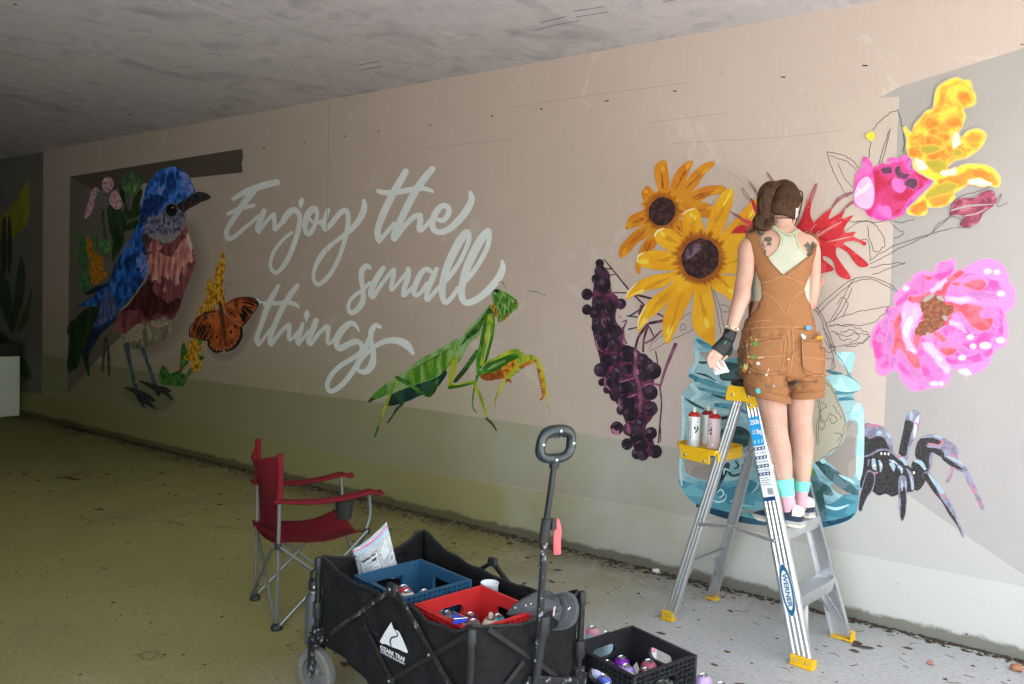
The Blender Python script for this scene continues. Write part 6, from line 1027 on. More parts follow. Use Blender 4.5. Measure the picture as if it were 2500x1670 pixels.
# hands: palm and five separate fingers each
def palm(bm, rows):
    rs = spline(rows, False, 4); R_ = []
    for i, (px, py, w, t, d, ang) in enumerate(rs):
        c = P(px, py, d); a = PA*math.cos(ang)-PZ*math.sin(ang)
        R_.append([bm.verts.new(c + a*(w*sc(d)*math.cos(2*math.pi*j/14)) + PB*(t*math.sin(2*math.pi*j/14))) for j in range(14)])
    for A, B in zip(R_, R_[1:]):
        for j in range(14): bm.faces.new((A[j], A[(j+1) % 14], B[(j+1) % 14], B[j]))
    bm.faces.new(R_[0]); bm.faces.new(R_[-1])
palm(bm, [(1782, 815, 13, .017, 3.79, .55), (1774, 832, 15, .016, 3.79, .6), (1764, 848, 18, .015, 3.785, .6), (1752, 862, 17.5, .013, 3.78, .55), (1746, 870, 14, .010, 3.78, .5)])
FING = [[(1760, 866, 4.2, 3.785), (1757, 879, 4.0, 3.772), (1761, 889, 3.7, 3.764), (1768, 896, 3.2, 3.764)], [(1751.5, 868, 4.2, 3.778), (1746, 883, 4.0, 3.763), (1751, 895, 3.7, 3.757), (1759, 903, 3.2, 3.758)], [(1743, 866, 4.1, 3.776), (1736, 882, 3.9, 3.759), (1740, 896, 3.6, 3.754), (1747, 907, 3.1, 3.755)], [(1735.5, 861, 3.7, 3.775), (1728, 875, 3.5, 3.760), (1729, 887, 3.2, 3.754), (1733, 898, 2.8, 3.754)]]
for f in FING: limb(bm, f, 8, 4)
limb(bm, [(1776, 842, 6, 3.795), (1779, 858, 5.4, 3.80), (1773, 871, 4.7, 3.80), (1764, 878, 3.8, 3.795)], 8, 4)
palm(bm, [(1992, 700, 11, .017, 4.20, 0), (1996, 692, 13, .017, 4.22, 0), (2000, 683, 12, .014, 4.235, 0)])
for k in range(4): limb(bm, [(1993+k*3.4, 688-k*1.5, 3.9, 4.235), (1996+k*3.3, 681-k*.6, 3.8, 4.262), (2001+k*2.6, 686+k*1.2, 3.5, 4.27), (2003+k*1.8, 692+k*1.2, 3.0, 4.255)], 8, 3)
limb(bm, [(1988, 694, 4.6, 4.205), (1990, 684, 4.3, 4.225), (1997, 679, 3.7, 4.24)], 8, 3)
# head with a face, turned to the right and bowed to the wall
HC = P(1911, 506, 3.965); hf = (PA*.62+PB*.76+PZ*-.20).normalized(); hr = hf.cross(PZ).normalized(); hu = hr.cross(hf).normalized()
def H(r, f, u): return HC+hr*r+hf*f+hu*u
def head_bm(g=1.0, e=0):
    b = bmesh.new(); R_ = []
    prof = [(-.118, .030, .040, .020), (-.105, .046, .060, .022), (-.085, .055, .074, .018), (-.06, .061, .082, .012), (-.03, .068, .090, .005), (0, .073, .096, 0), (.03, .076, .099, -.002), (.06, .073, .095, -.005), (.085, .062, .082, -.008), (.105, .043, .058, -.010), (.116, .020, .028, -.010)]
    for u, rx, ry, fo in prof: R_.append([b.verts.new(H((rx*g+e)*math.cos(2*math.pi*j/20), fo+(ry*g+e)*math.sin(2*math.pi*j/20), u*g+(e if u > 0 else 0))) for j in range(20)])
    for A, B in zip(R_, R_[1:]):
        for j in range(20): b.faces.new((A[j], A[(j+1) % 20], B[(j+1) % 20], B[j]))
    b.faces.new(R_[0]); b.faces.new(R_[-1]); return b
def merge(dst, src):
    me = bpy.data.meshes.new('tmp'); bmesh.ops.recalc_face_normals(src, faces=src.faces); src.to_mesh(me); dst.from_mesh(me); bpy.data.meshes.remove(me); src.free()
merge(bm, head_bm())
def egg(bm, c, ax, r, n=10):
    add_lathe(bm, [(0, -1)]+[(math.cos(a), math.sin(a)) for a in (-1.1, -.6, 0, .6, 1.1)]+[(0, 1)], n, M=Matrix((ax[0]*r[0], ax[1]*r[1], ax[2]*r[2])).transposed(), c=c)
egg(bm, H(0, .100, -.012), (hr, hf, (hu-hf*.3).normalized()), (.011, .016, .022)); egg(bm, H(0, .108, -.026), (hr, hf, hu), (.015, .011, .009))   # nose
egg(bm, H(0, .088, -.056), (hr, hf, hu), (.024, .012, .006)); egg(bm, H(0, .086, -.066), (hr, hf, hu), (.020, .012, .007)); egg(bm, H(0, .080, -.092), (hr, hf, hu), (.022, .018, .015))   # lips, chin
egg(bm, H(0, .086, .022), (hr, hf, hu), (.050, .012, .010))                                                                                     # brow
for s in (-1, 1): egg(bm, H(s*.074, -.004, -.004), (hr*1, hf, hu), (.010, .019, .030))                                                         # ears
limb(bm, [(1911, 545, 27, 3.945), (1911, 525, 26, 3.955)], 16)
body = adopt(bm_obj('body', bm, M_SKIN, None)); remesh(body, .0042, 6)
for s in (-1, 1):
    b2 = bmesh.new(); egg(b2, H(s*.030, .087, .002), (hr, hf, hu), (.011, .008, .007)); ey = adopt(bm_obj('eye', b2, mat('eye white', (.7, .68, .64), .25, var=.03), None, smooth=True))
    b2 = bmesh.new(); egg(b2, H(s*.030, .0935, .001), (hr, hf, hu), (.0045, .003, .0045), 8); bm_obj('iris', b2, mat('brown iris', (.05, .03, .02), .2, var=.05), ey, smooth=True)
    b2 = bmesh.new(); add_tube(b2, [H(s*.014, .095, .021), H(s*.030, .096, .026), H(s*.046, .085, .022)], [.0022, .003, .0015], 6); adopt(bm_obj('eyebrow', b2, M_HAIR, None))
b2 = bmesh.new(); add_tube(b2, [H(-.019, .093, -.060), H(0, .1005, -.0595), H(.019, .093, -.060)], [.002, .0045, .002], 6); adopt(bm_obj('mouth', b2, mat('lip', (.42, .14, .12), .5, var=.05), None))
# hair: cap drawn up from the nape, tail from the crown and a loose bun
b2 = bmesh.new(); NR, NJ = 14, 40; R_ = []
for i in range(NR+1):
    u = .134-.205*(i/NR)**1.0
    row = []
    for j in range(NJ):
        t = 2*math.pi*j/NJ; fx, rx = math.sin(t), math.cos(t)
        k = math.sqrt(max(0, 1-(max(-.8, u/.136))**2)) if u > 0 else 1-.35*(u/.09)**2*.9
        uu = u
        front = max(0, fx)                                  # hairline: leave the face free
        if fx > .15 and u < .062: uu = max(u, .062-.03*(1-fx)); k = math.sqrt(max(0, 1-(uu/.136)**2))
        w = 1+.018*math.sin(t*19+i*.5)+.012*math.sin(t*37-i*.3)
        row.append(b2.verts.new(H(.0865*k*rx*w, -.006+.107*k*fx*w-(.010*(u < 0)), uu)))
    R_.append(row)
for A, B in zip(R_, R_[1:]):
    for j in range(NJ): b2.faces.new((A[j], A[(j+1) % NJ], B[(j+1) % NJ], B[j]))
b2.faces.new(R_[0]); hair = adopt(bm_obj('hair', b2, M_HAIR, None, smooth=True, angle=80))
hm = hair.modifiers.new('thick', 'SOLIDIFY'); hm.thickness = .006; hm.offset = -1
def hair_part(name, pts, n=18, strands=7, twist=1.5):
    b = bmesh.new(); rs = spline(pts, False, 6)
    for k in range(strands):
        pp, rr = [], []
        for i, (px, py, r, d) in enumerate(rs):
            a = 2*math.pi*k/strands+twist*i/len(rs); c = P(px, py, d); q = r*sc(d)*.55
            pp.append(c+PA*(q*math.cos(a))+PB*(q*math.sin(a)*.8)); rr.append(max(.002, r*sc(d)*.62))
        add_tube(b, pp, rr, 9)
    return bm_obj(name, b, M_HAIR, hair, smooth=True, angle=80)
hair_part('ponytail', [(1896, 450, 10, 3.915), (1884, 452, 15, 3.875), (1872, 466, 17, 3.855), (1866, 490, 16, 3.85), (1865, 515, 14, 3.85), (1863, 535, 14, 3.85)])
hair_part('bun', [(1880, 528, 9, 3.87), (1868, 524, 13, 3.86), (1854, 534, 13, 3.85), (1852, 549, 12, 3.85), (1862, 557, 11, 3.85), (1874, 550, 10, 3.855), (1876, 538, 8, 3.86)], twist=3)
for k, pts in enumerate([[(1886, 545), (1898, 552), (1915, 546)], [(1930, 500), (1945, 530), (1938, 556)], [(1935, 480), (1952, 500), (1948, 545)], [(1940, 470), (1957, 482), (1953, 520)], [(1880, 550), (1892, 556), (1905, 553)], [(1893, 540), (1905, 545), (1926, 540)], [(1935, 520), (1934, 545), (1926, 560)], [(1945, 462), (1958, 470), (1960, 492)], [(1872, 556), (1866, 562), (1858, 560)]]):
    b = bmesh.new(); d = 3.89 if k not in (2, 3, 7) else 3.95
    s_ = spline([(p[0], p[1]) for p in pts], False, 6); add_tube(b, [P(x, y, d) for x, y in s_], [.0012+.0022*math.sin(math.pi*i/(len(s_)-1)) for i in range(len(s_))], 6); bm_obj('wisp', b, M_HAIR, hair, smooth=True)
b = bmesh.new(); egg(b, P(1945, 512, 3.885), (PA, PB, PZ), (.007, .008, .009)); add_tube(b, [P(1945, 514, 3.880), P(1944, 524, 3.880), P(1943, 532, 3.882)], [.0036, .0032, .0030], 8); adopt(bm_obj('earbud', b, mat('white earbud', (.82, .82, .82), .25, var=.02), None, smooth=True))
b = bmesh.new(); add_tube(b, [P(x, y, d) for x, y, d in spline([(1882, 546, 3.87), (1895, 553, 3.862), (1910, 556, 3.86), (1926, 553, 3.862), (1938, 546, 3.87)], False, 6)], .0012, 6); adopt(bm_obj('necklace', b, mat('pale gold', (.6, .5, .3), .3, .8, var=.05), None))
# ---------------------------------------------------------------- clothes
def bvh_of(bm):
    bmesh.ops.recalc_face_normals(bm, faces=bm.faces); bmesh.ops.triangulate(bm, faces=bm.faces[:]); t = BVHTree.FromBMesh(bm); return t
def shirt_bm():
    b = bmesh.new(); rings_loft(b, TORSO, 32, 5, .88); return b
T_TORSO = bvh_of(shirt_bm())
def drape(px, py, tree, off, d0=3.85):
    d = ray(px, py); h = tree.ray_cast(CP, d.normalized())
    if h[0] is None:
        h = tree.find_nearest(P(px, py, d0)); q, n = h[0], h[1]
        return q+n*off
    return h[0]+h[1]*off
def decal(name, pts, tree, off, m, parent, res=7.0, smooth=True, thick=0.0, z=ZR5, bow=0):
    q = [z.p(t) for t in pts]; q = spline(q, True, 4) if smooth else q
    dense = []
    for i in range(len(q)):
        (x0, y0), (x1, y1) = q[i], q[(i+1) % len(q)]; k = max(1, int(math.hypot(x1-x0, y1-y0)/res))
        for j in range(k): dense.append((x0+(x1-x0)*j/k, y0+(y1-y0)*j/k))
    q = dense; xs = [a for a, b in q]; ys = [b for a, b in q]; ins = []
    x = min(xs)
    while x < max(xs):
        y = min(ys)
        while y < max(ys):
            c = False; j = len(q)-1
            for i in range(len(q)):
                if (q[i][1] > y) != (q[j][1] > y) and x < (q[j][0]-q[i][0])*(y-q[i][1])/(q[j][1]-q[i][1])+q[i][0]: c = not c
                j = i
            if c and min((a-x)**2+(b-y)**2 for a, b in q) > (res*.45)**2: ins.append((x, y))
            y += res
        x += res
    allp = [Vector(p) for p in q+ins]
    co, ed, fa, *_ = mgeo.delaunay_2d_cdt(allp, [(i, (i+1) % len(q)) for i in range(len(q))], [], 1, 1e-4)
    me = bpy.data.meshes.new(name); me.from_pydata([drape(p.x, p.y, tree, off) for p in co], [], [tuple(f) for f in fa])
    for p in me.polygons: p.use_smooth = True
    o = link(name, me, m, None)
    if thick: s = o.modifiers.new('thick', 'SOLIDIFY'); s.thickness = thick; s.offset = 0
    adopt(o, parent); return o
def seam(name, pts, tree, off, m, parent, w=.0016, z=ZR5):
    q = spline([z.p(t) for t in pts], False, 6); b = bmesh.new(); add_tube(b, [drape(x, y, tree, off) for x, y in q], w, 6); return adopt(bm_obj(name, b, m, None), parent)
# tank top
b = bmesh.new(); rings_loft(b, [(1905, 632, 73.5, .103, 3.89), (1905, 660, 69, .111, 3.885), (1905, 690, 68.5, .112, 3.875), (1905, 715, 68, .110, 3.87), (1905, 737, 69, .108, 3.865)], 32, 4, .88)
tank = adopt(bm_obj('tank_top', b, M_MINT, None, smooth=True))
decal('racer_back', [(588, 400), (612, 398), (660, 432), (700, 458), (740, 457), (768, 426), (784, 430), (764, 466), (780, 530), (835, 610), (830, 680), (680, 740), (560, 680), (590, 612), (645, 560), (668, 500), (655, 455), (620, 424)], T_TORSO, .006, M_MINT, tank, thick=.003)
M_HEM = mat('sage hem', (.50, .55, .37), .85, var=.05)
for pts in ([(588, 400), (620, 420), (655, 452), (668, 500), (645, 560), (595, 608)], [(784, 430), (764, 466), (782, 530), (835, 608)], [(612, 398), (660, 430), (700, 456), (740, 455), (768, 424)]): seam('hem', pts, T_TORSO, .009, M_HEM, tank, .0028)
# overalls
SH = [(1905, 778, 76, .104, 3.855), (1904, 796, 82, .112, 3.85), (1904, 822, 91, .126, 3.848), (1906, 862, 100, .142, 3.845), (1907, 893, 101, .142, 3.845), (1906, 925, 96, .122, 3.845)]
def shorts_bm():
    b = bmesh.new(); rings_loft(b, SH, 40, 5, .82)
    rings_loft(b, [(1862, 880, 48, .110, 3.825), (1864, 915, 51, .112, 3.82), (1869, 945, 51, .105, 3.815), (1875, 966, 48.5, .10, 3.81)], 28, 5, .9, tilt=-.16)
    rings_loft(b, [(1955, 880, 48, .110, 3.865), (1960, 915, 50, .108, 3.87), (1962, 945, 44, .10, 3.878), (1962, 964, 40, .094, 3.883)], 28, 5, .9, tilt=.10)
    return b
b = shorts_bm(); ov = adopt(bm_obj('overalls', b, M_DUCK, None)); remesh(ov, .006, 6); T_SH = bvh_of(shorts_bm())
tex = bpy.data.textures.new('cloth_folds', 'CLOUDS'); tex.noise_scale = .045; tex.noise_depth = 1
dm = ov.modifiers.new('folds', 'DISPLACE'); dm.texture = tex; dm.strength = .022; dm.mid_level = .5; dm.texture_coords = 'GLOBAL'
for rows, tl_ in (([(1873.5, 956, 51.5, .108, 3.811), (1874, 960, 53, .111, 3.811), (1875.5, 969, 53.5, .111, 3.81), (1876, 974, 52, .108, 3.81)], -.16), ([(1962, 953, 43.5, .100, 3.881), (1962, 957, 45.5, .103, 3.882), (1962, 964, 46, .103, 3.883), (1962, 969, 44, .100, 3.883)], .10)):
    b = bmesh.new(); rings_loft(b, rows, 30, 4, .9, tilt=tl_); cu = adopt(bm_obj('cuff', b, M_DUCK, None, smooth=True), ov)
b = torso_bm(); panel = decal('back_panel', [(452, 452), (480, 434), (512, 428), (560, 556), (620, 648), (682, 712), (765, 650), (850, 580), (884, 506), (912, 520), (905, 560), (880, 640), (832, 730), (806, 800), (820, 862), (852, 922), (888, 990), (896, 1040), (780, 1052), (560, 1052), (428, 1046), (446, 1006), (482, 985), (532, 920), (556, 850), (550, 760), (520, 680), (490, 580), (465, 500)], T_TORSO, .011, M_DUCK, ov, thick=.004, smooth=False); b.free()
for sx, xs, dd in ((-1, [(1831, 571, 3.90), (1834, 562, 3.93), (1842, 568, 3.975), (1850, 600, 3.995), (1862, 660, 4.0), (1872, 720, 3.98)], 1), (1, [(1992, 596, 3.895), (1985, 577, 3.93), (1975, 572, 3.98), (1966, 600, 4.01), (1955, 660, 4.01), (1945, 720, 3.99)], 1)):
    b = bmesh.new(); s_ = spline(xs, False, 5)
    for (x0, y0, d0), (x1, y1, d1) in zip(s_, s_[1:]): add_bar(b, P(x0, y0, d0), P(x1, y1, d1)+(P(x1, y1, d1)-P(x0, y0, d0))*.1, .040, .004, up=PB if abs(d1-d0) < .012 else PZ)
    adopt(bm_obj('strap', b, M_DUCK, None), ov)
b = bmesh.new(); R_ = []
for i in range(9):                                      # front bib, on the side turned to the wall
    y = 650+i*16; row = []
    for j in range(13):
        t = math.radians(35+110*j/12); w = 82 if y > 740 else 70; c = P(1905, y, 3.875-.02*(y-650)/128); row.append(b.verts.new(c+PA*(w*sc(3.87)*math.cos(t))+PB*(.126*math.sin(t))))
    R_.append(row)
for A, B in zip(R_, R_[1:]):
    for j in range(12): b.faces.new((A[j], A[j+1], B[j+1], B[j]))
bib = adopt(bm_obj('bib', b, M_DUCK, None, smooth=True), ov); sm_ = bib.modifiers.new('thick', 'SOLIDIFY'); sm_.thickness = .004
# waistband, seams, pockets
for q in ([(436, 1022), (560, 1004), (700, 996), (888, 1000)], [(430, 1062), (560, 1046), (700, 1044), (896, 1046)]): seam('waist_seam', q, T_SH, .005, M_STITCH, ov, .0013)
seam('center_seam', [(708, 1046), (722, 1120), (726, 1200), (716, 1290), (712, 1350)], T_SH, .005, M_STITCH, ov, .0013); seam('center_seam', [(738, 1046), (748, 1120), (748, 1200), (734, 1290), (720, 1350)], T_SH, .005, M_STITCH, ov, .0013)
seam('crotch_seam', [(712, 1350), (640, 1340), (560, 1346), (480, 1330)], T_SH, .004, M_DUCKD, ov, .003); seam('crotch_seam', [(720, 1350), (770, 1375), (850, 1350), (930, 1300)], T_SH, .004, M_DUCKD, ov, .003)
seam('crotch_seam', [(714, 1350), (714, 1420), (710, 1490)], T_SH, .004, M_DUCKD, ov, .005)
for q in ([(560, 820), (610, 850), (660, 910), (700, 985)], [(545, 770), (620, 745), (680, 715)], [(680, 715), (740, 740), (812, 775)], [(700, 985), (720, 900), (760, 840), (810, 810)]): seam('panel_seam', q, T_TORSO, .0145, M_STITCH, panel, .0013)
for q in ([(505, 435), (560, 560), (622, 652), (682, 716)], [(884, 510), (850, 584), (764, 655), (684, 716)], [(470, 500), (494, 580), (524, 680), (554, 760), (560, 850)]): seam('panel_seam', q, T_TORSO, .0145, M_DUCKD, panel, .0018)
PK = [[(466, 1130), (540, 1126), (684, 1112), (686, 1200), (680, 1290), (640, 1335), (560, 1336), (480, 1300), (470, 1220)], [(796, 1128), (860, 1132), (934, 1136), (938, 1220), (934, 1330), (900, 1346), (830, 1330), (806, 1290), (800, 1200)]]
for q in PK:
    pk = decal('pocket', q, T_SH, .009, M_DUCK, ov, thick=.003, smooth=False)
    seam('pocket_stitch', q+[q[0]], T_SH, .0125, M_STITCH, pk, .0014)
seam('pocket_stitch', [(474, 1236), (560, 1232), (684, 1228)], T_SH, .0125, M_STITCH, ov, .0014); seam('pocket_stitch', [(804, 1236), (870, 1242), (936, 1250)], T_SH, .0125, M_STITCH, ov, .0014)
for q, c in (([(820, 1040), (850, 1042), (852, 1062), (826, 1066)], (.10, .28, .55)), ([(792, 1090), (800, 1116), (812, 1124), (820, 1108)], (.45, .55, .75)), ([(505, 1145), (520, 1140), (526, 1158), (510, 1168)], (.06, .30, .06)), ([(490, 1228), (512, 1222), (516, 1236), (494, 1244)], (.08, .30, .05)), ([(520, 1400-132), (536, 1266), (538, 1282), (524, 1286)], (.62, .55, .50)), ([(448, 1278), (468, 1284), (470, 1310), (452, 1318)], (.75, .70, .25)), ([(446, 1300), (462, 1318), (456, 1334), (440, 1320)], (.75, .22, .03)), ([(520, 1432), (538, 1430), (548, 1452), (536, 1462), (522, 1452)], (.10, .55, .52)), ([(735, 1396), (775, 1372), (783, 1386), (750, 1410)], (.055, .05, .045)), ([(480, 1060), (486, 1062), (494, 1100), (488, 1102)], (.12, .06, .04)), ([(900, 1180), (922, 1176), (918, 1188)], (.06, .05, .05)), ([(410, 1230), (440, 1250), (446, 1290), (420, 1280)], (.10, .09, .05)), ([(425, 1270), (436, 1280), (440, 1330), (428, 1320)], (.08, .20, .05)), ([(570, 1410), (582, 1412), (580, 1422), (570, 1420)], (.10, .09, .09)), ([(455, 1170), (480, 1165), (470, 1200), (458, 1210)], (.14, .09, .06)), ([(530, 1236), (560, 1232), (558, 1238), (532, 1242)], (.55, .45, .35)), ([(480, 1255), (500, 1262), (496, 1280), (484, 1274)], (.55, .18, .08))):
    decal('paint_spot', q, T_SH, .0135, mat('dried paint %.2f %.2f %.2f' % c, c, .6, var=.08), ov, res=3)
T_LEG = BVHTree.FromBMesh
_lb = bmesh.new(); limb(_lb, LEG_L, 18); limb(_lb, LEG_R, 18); T_LEG = bvh_of(_lb)
M_CREASE = mat('skin crease', (.42, .19, .14), .55, var=.1)
for q, w in (([(1868, 1041), (1885, 1045), (1905, 1043), (1918, 1038)], .0012), ([(1874, 1052), (1892, 1054), (1908, 1052)], .0008), ([(1876, 1026), (1880, 1040), (1879, 1052)], .0010), ([(1910, 1024), (1907, 1038), (1908, 1050)], .0010), ([(1929, 1034), (1944, 1039), (1962, 1037), (1976, 1032)], .0012), ([(1936, 1046), (1952, 1048), (1966, 1045)], .0008)): seam('knee_crease', q, T_LEG, -.0006, M_CREASE, body, w, z=S1)
for k in range(34):
    cx_, cy_ = (RND.gauss(470, 30), RND.uniform(1090, 1430)) if k < 24 else (RND.uniform(480, 900), RND.uniform(1060, 1420)); c = RND.choice([(.08, .07, .06), (.55, .50, .45), (.10, .28, .06), (.60, .20, .05), (.55, .52, .20), (.12, .30, .45)])
    decal('paint_spot', disc(cx_, cy_, RND.uniform(2, 6), RND.uniform(2, 9), 7, .9), T_SH, .0135, mat('dried paint %.2f %.2f %.2f' % c, c, .6, var=.08), ov, res=3)
# pencil stub standing out of the right pocket, tattoos
b = bmesh.new(); add_tube(b, [drape(*ZR5.p((872, 1120)), T_SH, .02), drape(*ZR5.p((900, 1116)), T_SH, .022), drape(*ZR5.p((930, 1120)), T_SH, .02)], .008, 8); pc = bm_obj('brush_handle', b, mat('ochre wood', (.55, .28, .03), .5, var=.1), None, smooth=True); tag(pc, 'ochre brush handle sticking out of the right back pocket', 'brush')
M_TAT = mat('tattoo ink', (.085, .085, .07), .5, var=.2, vs=60)
for pts, w in (([(520, 436), (540, 480), (560, 530), (575, 575)], .0018), ([(552, 505), (580, 480), (590, 470)], .0014), ([(562, 540), (590, 520)], .0012), ([(540, 480), (555, 455), (580, 420)], .0012), ([(525, 450), (515, 470)], .0012), ([(835, 590), (850, 560), (868, 510)], .002), ([(840, 560), (825, 530), (818, 515)], .0014)): seam('tattoo', pts, T_TORSO, .0035, M_TAT, body, w)
for q in (disc(588, 484, 26, 16, 10, .3), disc(596, 512, 15, 11, 9, .3), disc(547, 452, 14, 7, 8, .3, -.5), disc(524, 444, 16, 12, 8, .4), disc(560, 520, 9, 5, 8, .3), disc(572, 560, 6, 9, 8, .2), disc(838, 518, 10, 18, 9, .5), disc(826, 525, 12, 6, 8, .4), disc(855, 535, 14, 26, 9, .5, .4), disc(842, 578, 10, 16, 9, .4, .4), disc(868, 520, 8, 22, 9, .4, .2)):
    decal('tattoo', q, T_TORSO, .0035, M_TAT, body, res=3)
# bracelet of pale beads, black wrist brace, ring
BR = P(1786.5, 801, 3.79); bax = (P(1784, 812, 3.79)-P(1791.5, 783, 3.79)).normalized(); bs, bu_, _ = frame_of(bax, PB)
BRC = part_empty('bracelet', per); BRC.matrix_parent_inverse = per_inv.copy()
bm0 = bmesh.new(); add_lathe(bm0, [(0, -.0042)]+[(.0042*math.cos(a), .0042*math.sin(a)) for a in (-.8, -.3, .3, .8)]+[(0, .0042)], 8); bead_me = [bpy.data.meshes.new('bead') for _ in (0, 1)]
for me_, mm in zip(bead_me, (mat('pearl bead', (.66, .62, .50), .3, var=.1), mat('dark bead', (.10, .12, .09), .3, var=.1))): bm0.to_mesh(me_); me_.materials.append(mm)
bm0.free()
for k in range(26):
    a = 2*math.pi*k/26; o = bpy.data.objects.new('bead', bead_me[1 if k % 4 == 1 else 0]); COL.objects.link(o); o.parent = BRC; o.location = BR+bs*(.0315*math.cos(a))+bu_*(.0315*math.sin(a))+bax*(.002*math.sin(k*2.4))
M_BRACE = mat('black neoprene', (.012, .013, .013), .6, var=.3, bmp=.5, bs=90)
b = bmesh.new(); add_tube(b, [P(x, y, d) for x, y, d in ((1785, 806, 3.79), (1781, 818, 3.79), (1776, 831, 3.788))], [.0305, .0300, .0310], 18)
palm(b, [(1777, 829, 16.5, .0225, 3.79, .55), (1768, 843, 19.5, .021, 3.787, .6), (1757, 855, 20.5, .0195, 3.784, .6), (1752, 861, 19.5, .0175, 3.782, .58)])
limb(b, [(1778, 838, 8.5, 3.795), (1782, 852, 7.8, 3.80), (1778, 864, 7.0, 3.80)], 10, 4)
br_ = adopt(bm_obj('wrist_brace', b, M_BRACE, None)); remesh(br_, .004, 3)
b = bmesh.new(); add_bar(b, P(1773, 832, 3.745), P(1769, 841, 3.745), .004, .003); bm_obj('green_tab', b, mat('green tab', (.03, .35, .15), .5, var=.05), br_)
b = bmesh.new(); add_bar(b, P(1790, 813, 3.752), P(1769, 822, 3.752), .020, .003, up=PB); bm_obj('brace_strap', b, mat('black webbing', (.02, .02, .021), .7, var=.2), br_)
b = bmesh.new(); add_tube(b, [P(1739, 872, 3.762)+PA*(.0095*math.cos(2*math.pi*k/12))+PB*(.0095*math.sin(2*math.pi*k/12)) for k in range(12)], .0016, 6, closed=True); adopt(bm_obj('finger_ring', b, M_STEEL, None, smooth=True))
# socks: mint tops, pink feet
def leg_at(L, y):
    s_ = spline(L, False, 12); return min(s_, key=lambda q: abs(q[1]-y))
M_SOCK = mat('mint sock', (.20, .66, .54), .9, var=.06, bmp=.5, bs=120); M_SOCKP = mat('pink sock', (.72, .36, .42), .9, var=.06, bmp=.5, bs=120)
for L, y0, y1, y2 in ((LEG_L, 1170, 1211, 1248), (LEG_R, 1173, 1199, 1236)):
    g = lambda y, e: (lambda q: (q[0], q[1], q[2]+e, q[3]))(leg_at(L, y))
    b = bmesh.new(); n = 9
    pts = [g(y0+(y1-y0)*i/n, 2.6+.55*math.sin(i*2.1)+(.8 if i in (0, n) else 0)) for i in range(n+1)]; add_tube(b, [P(q[0], q[1], q[3]) for q in pts], [q[2]*sc(q[3]) for q in pts], 20); sk = adopt(bm_obj('sock', b, M_SOCK, None, smooth=True))
    b = bmesh.new(); pts = [g(y1-2+(y2-y1+2)*i/n, 1.5+.5*math.sin(i*2.4)) for i in range(n+1)]; add_tube(b, [P(q[0], q[1], q[3]) for q in pts], [q[2]*sc(q[3]) for q in pts], 20); bm_obj('sock_foot', b, M_SOCKP, None, smooth=True); adopt(bpy.data.objects[sk.name]); f_ = [o for o in bpy.data.objects if o.name.startswith('sock_foot') and o.parent is None][0]; f_.parent = sk
# shoes, toes to the back of the ladder
M_NAVY = mat('navy suede', (.022, .035, .06), .85, var=.2, bmp=.4, bs=150); M_SOLE = mat('cream sole', (.66, .62, .50), .6, var=.06); M_MID = mat('grey midsole', (.38, .38, .36), .6, var=.06); M_WHT = mat('white leather', (.72, .73, .72), .5, var=.05)
def shoe(x, y, rz, zz):
    M_ = Matrix.Translation(Vector(LW(x, y, zz))) @ Matrix.Rotation(LAD_RZ+rz, 4, 'Z')
    def pt(l, w, h): return M_ @ Vector((-l, w, h))           # l from heel to toe
    PR = [(0, .020, .060, .080), (.012, .029, .070, .088), (.035, .034, .072, .092), (.07, .035, .062, .080), (.11, .037, .050, .066), (.15, .042, .042, .054), (.19, .043, .036, .044), (.215, .036, .030, .034), (.232, .020, .024, .025)]
    def shell(name, h0, top, m, parent, grow=0, sel=None):
        b = bmesh.new(); R_ = []
        for l, w, s_, t_ in (PR if sel is None else PR[sel[0]:sel[1]]):
            hh = top(l, s_, t_); w_ = w+grow; row = []
            for k in range(13):
                a = math.pi*k/12; cx = math.copysign(abs(math.cos(a))**.6, math.cos(a)); row.append(b.verts.new(pt(l+(grow if l > .1 else -grow), w_*cx, h0+(hh-h0)*math.sin(a)**.55)))
            R_.append(row)
        for A, B in zip(R_, R_[1:]):
            for j in range(12): b.faces.new((A[j], A[j+1], B[j+1], B[j]))
            b.faces.new((A[0], A[12], B[12], B[0]))
        b.faces.new(R_[0]); b.faces.new(R_[-1]); o = bm_obj(name, b, m, None, smooth=True, angle=70)
        if parent is None: adopt(o)
        else: o.parent = parent
        return o
    up = shell('shoe', .020, lambda l, s_, t_: t_*.92, M_NAVY, None)
    def slab_(name, z0, z1, m, g):
        b = bmesh.new(); ol = [(l, w+g) for l, w, _, _ in PR]+[(l, -w-g) for l, w, _, _ in reversed(PR)]; ol[0] = (-.008, ol[0][1]); ol[-1] = (-.008, ol[-1][1])
        A = [b.verts.new(pt(l, w, z0+(.010 if l > .2 else 0)*(z0 < .01))) for l, w in ol]; B = [b.verts.new(pt(l, w, z1)) for l, w in ol]; b.faces.new(A[::-1]); b.faces.new(B)
        for i in range(len(ol)): b.faces.new((A[i], A[(i+1) % len(ol)], B[(i+1) % len(ol)], B[i]))
        return bm_obj(name, b, m, up, bevel=.003)
    slab_('outsole', 0, .012, M_SOLE, .004); slab_('midsole', .0121, .026, M_MID, .003)
    shell('heel_tab', .052, lambda l, s_, t_: t_*1.04, M_WHT, up, .0022, (0, 3))
    shell('side_flash', .026, lambda l, s_, t_: s_*.66, M_MID, up, .0018, (3, 6))
shoe(.268, -.115, .03, .5905); shoe(.225, .085, -.25, .5905)
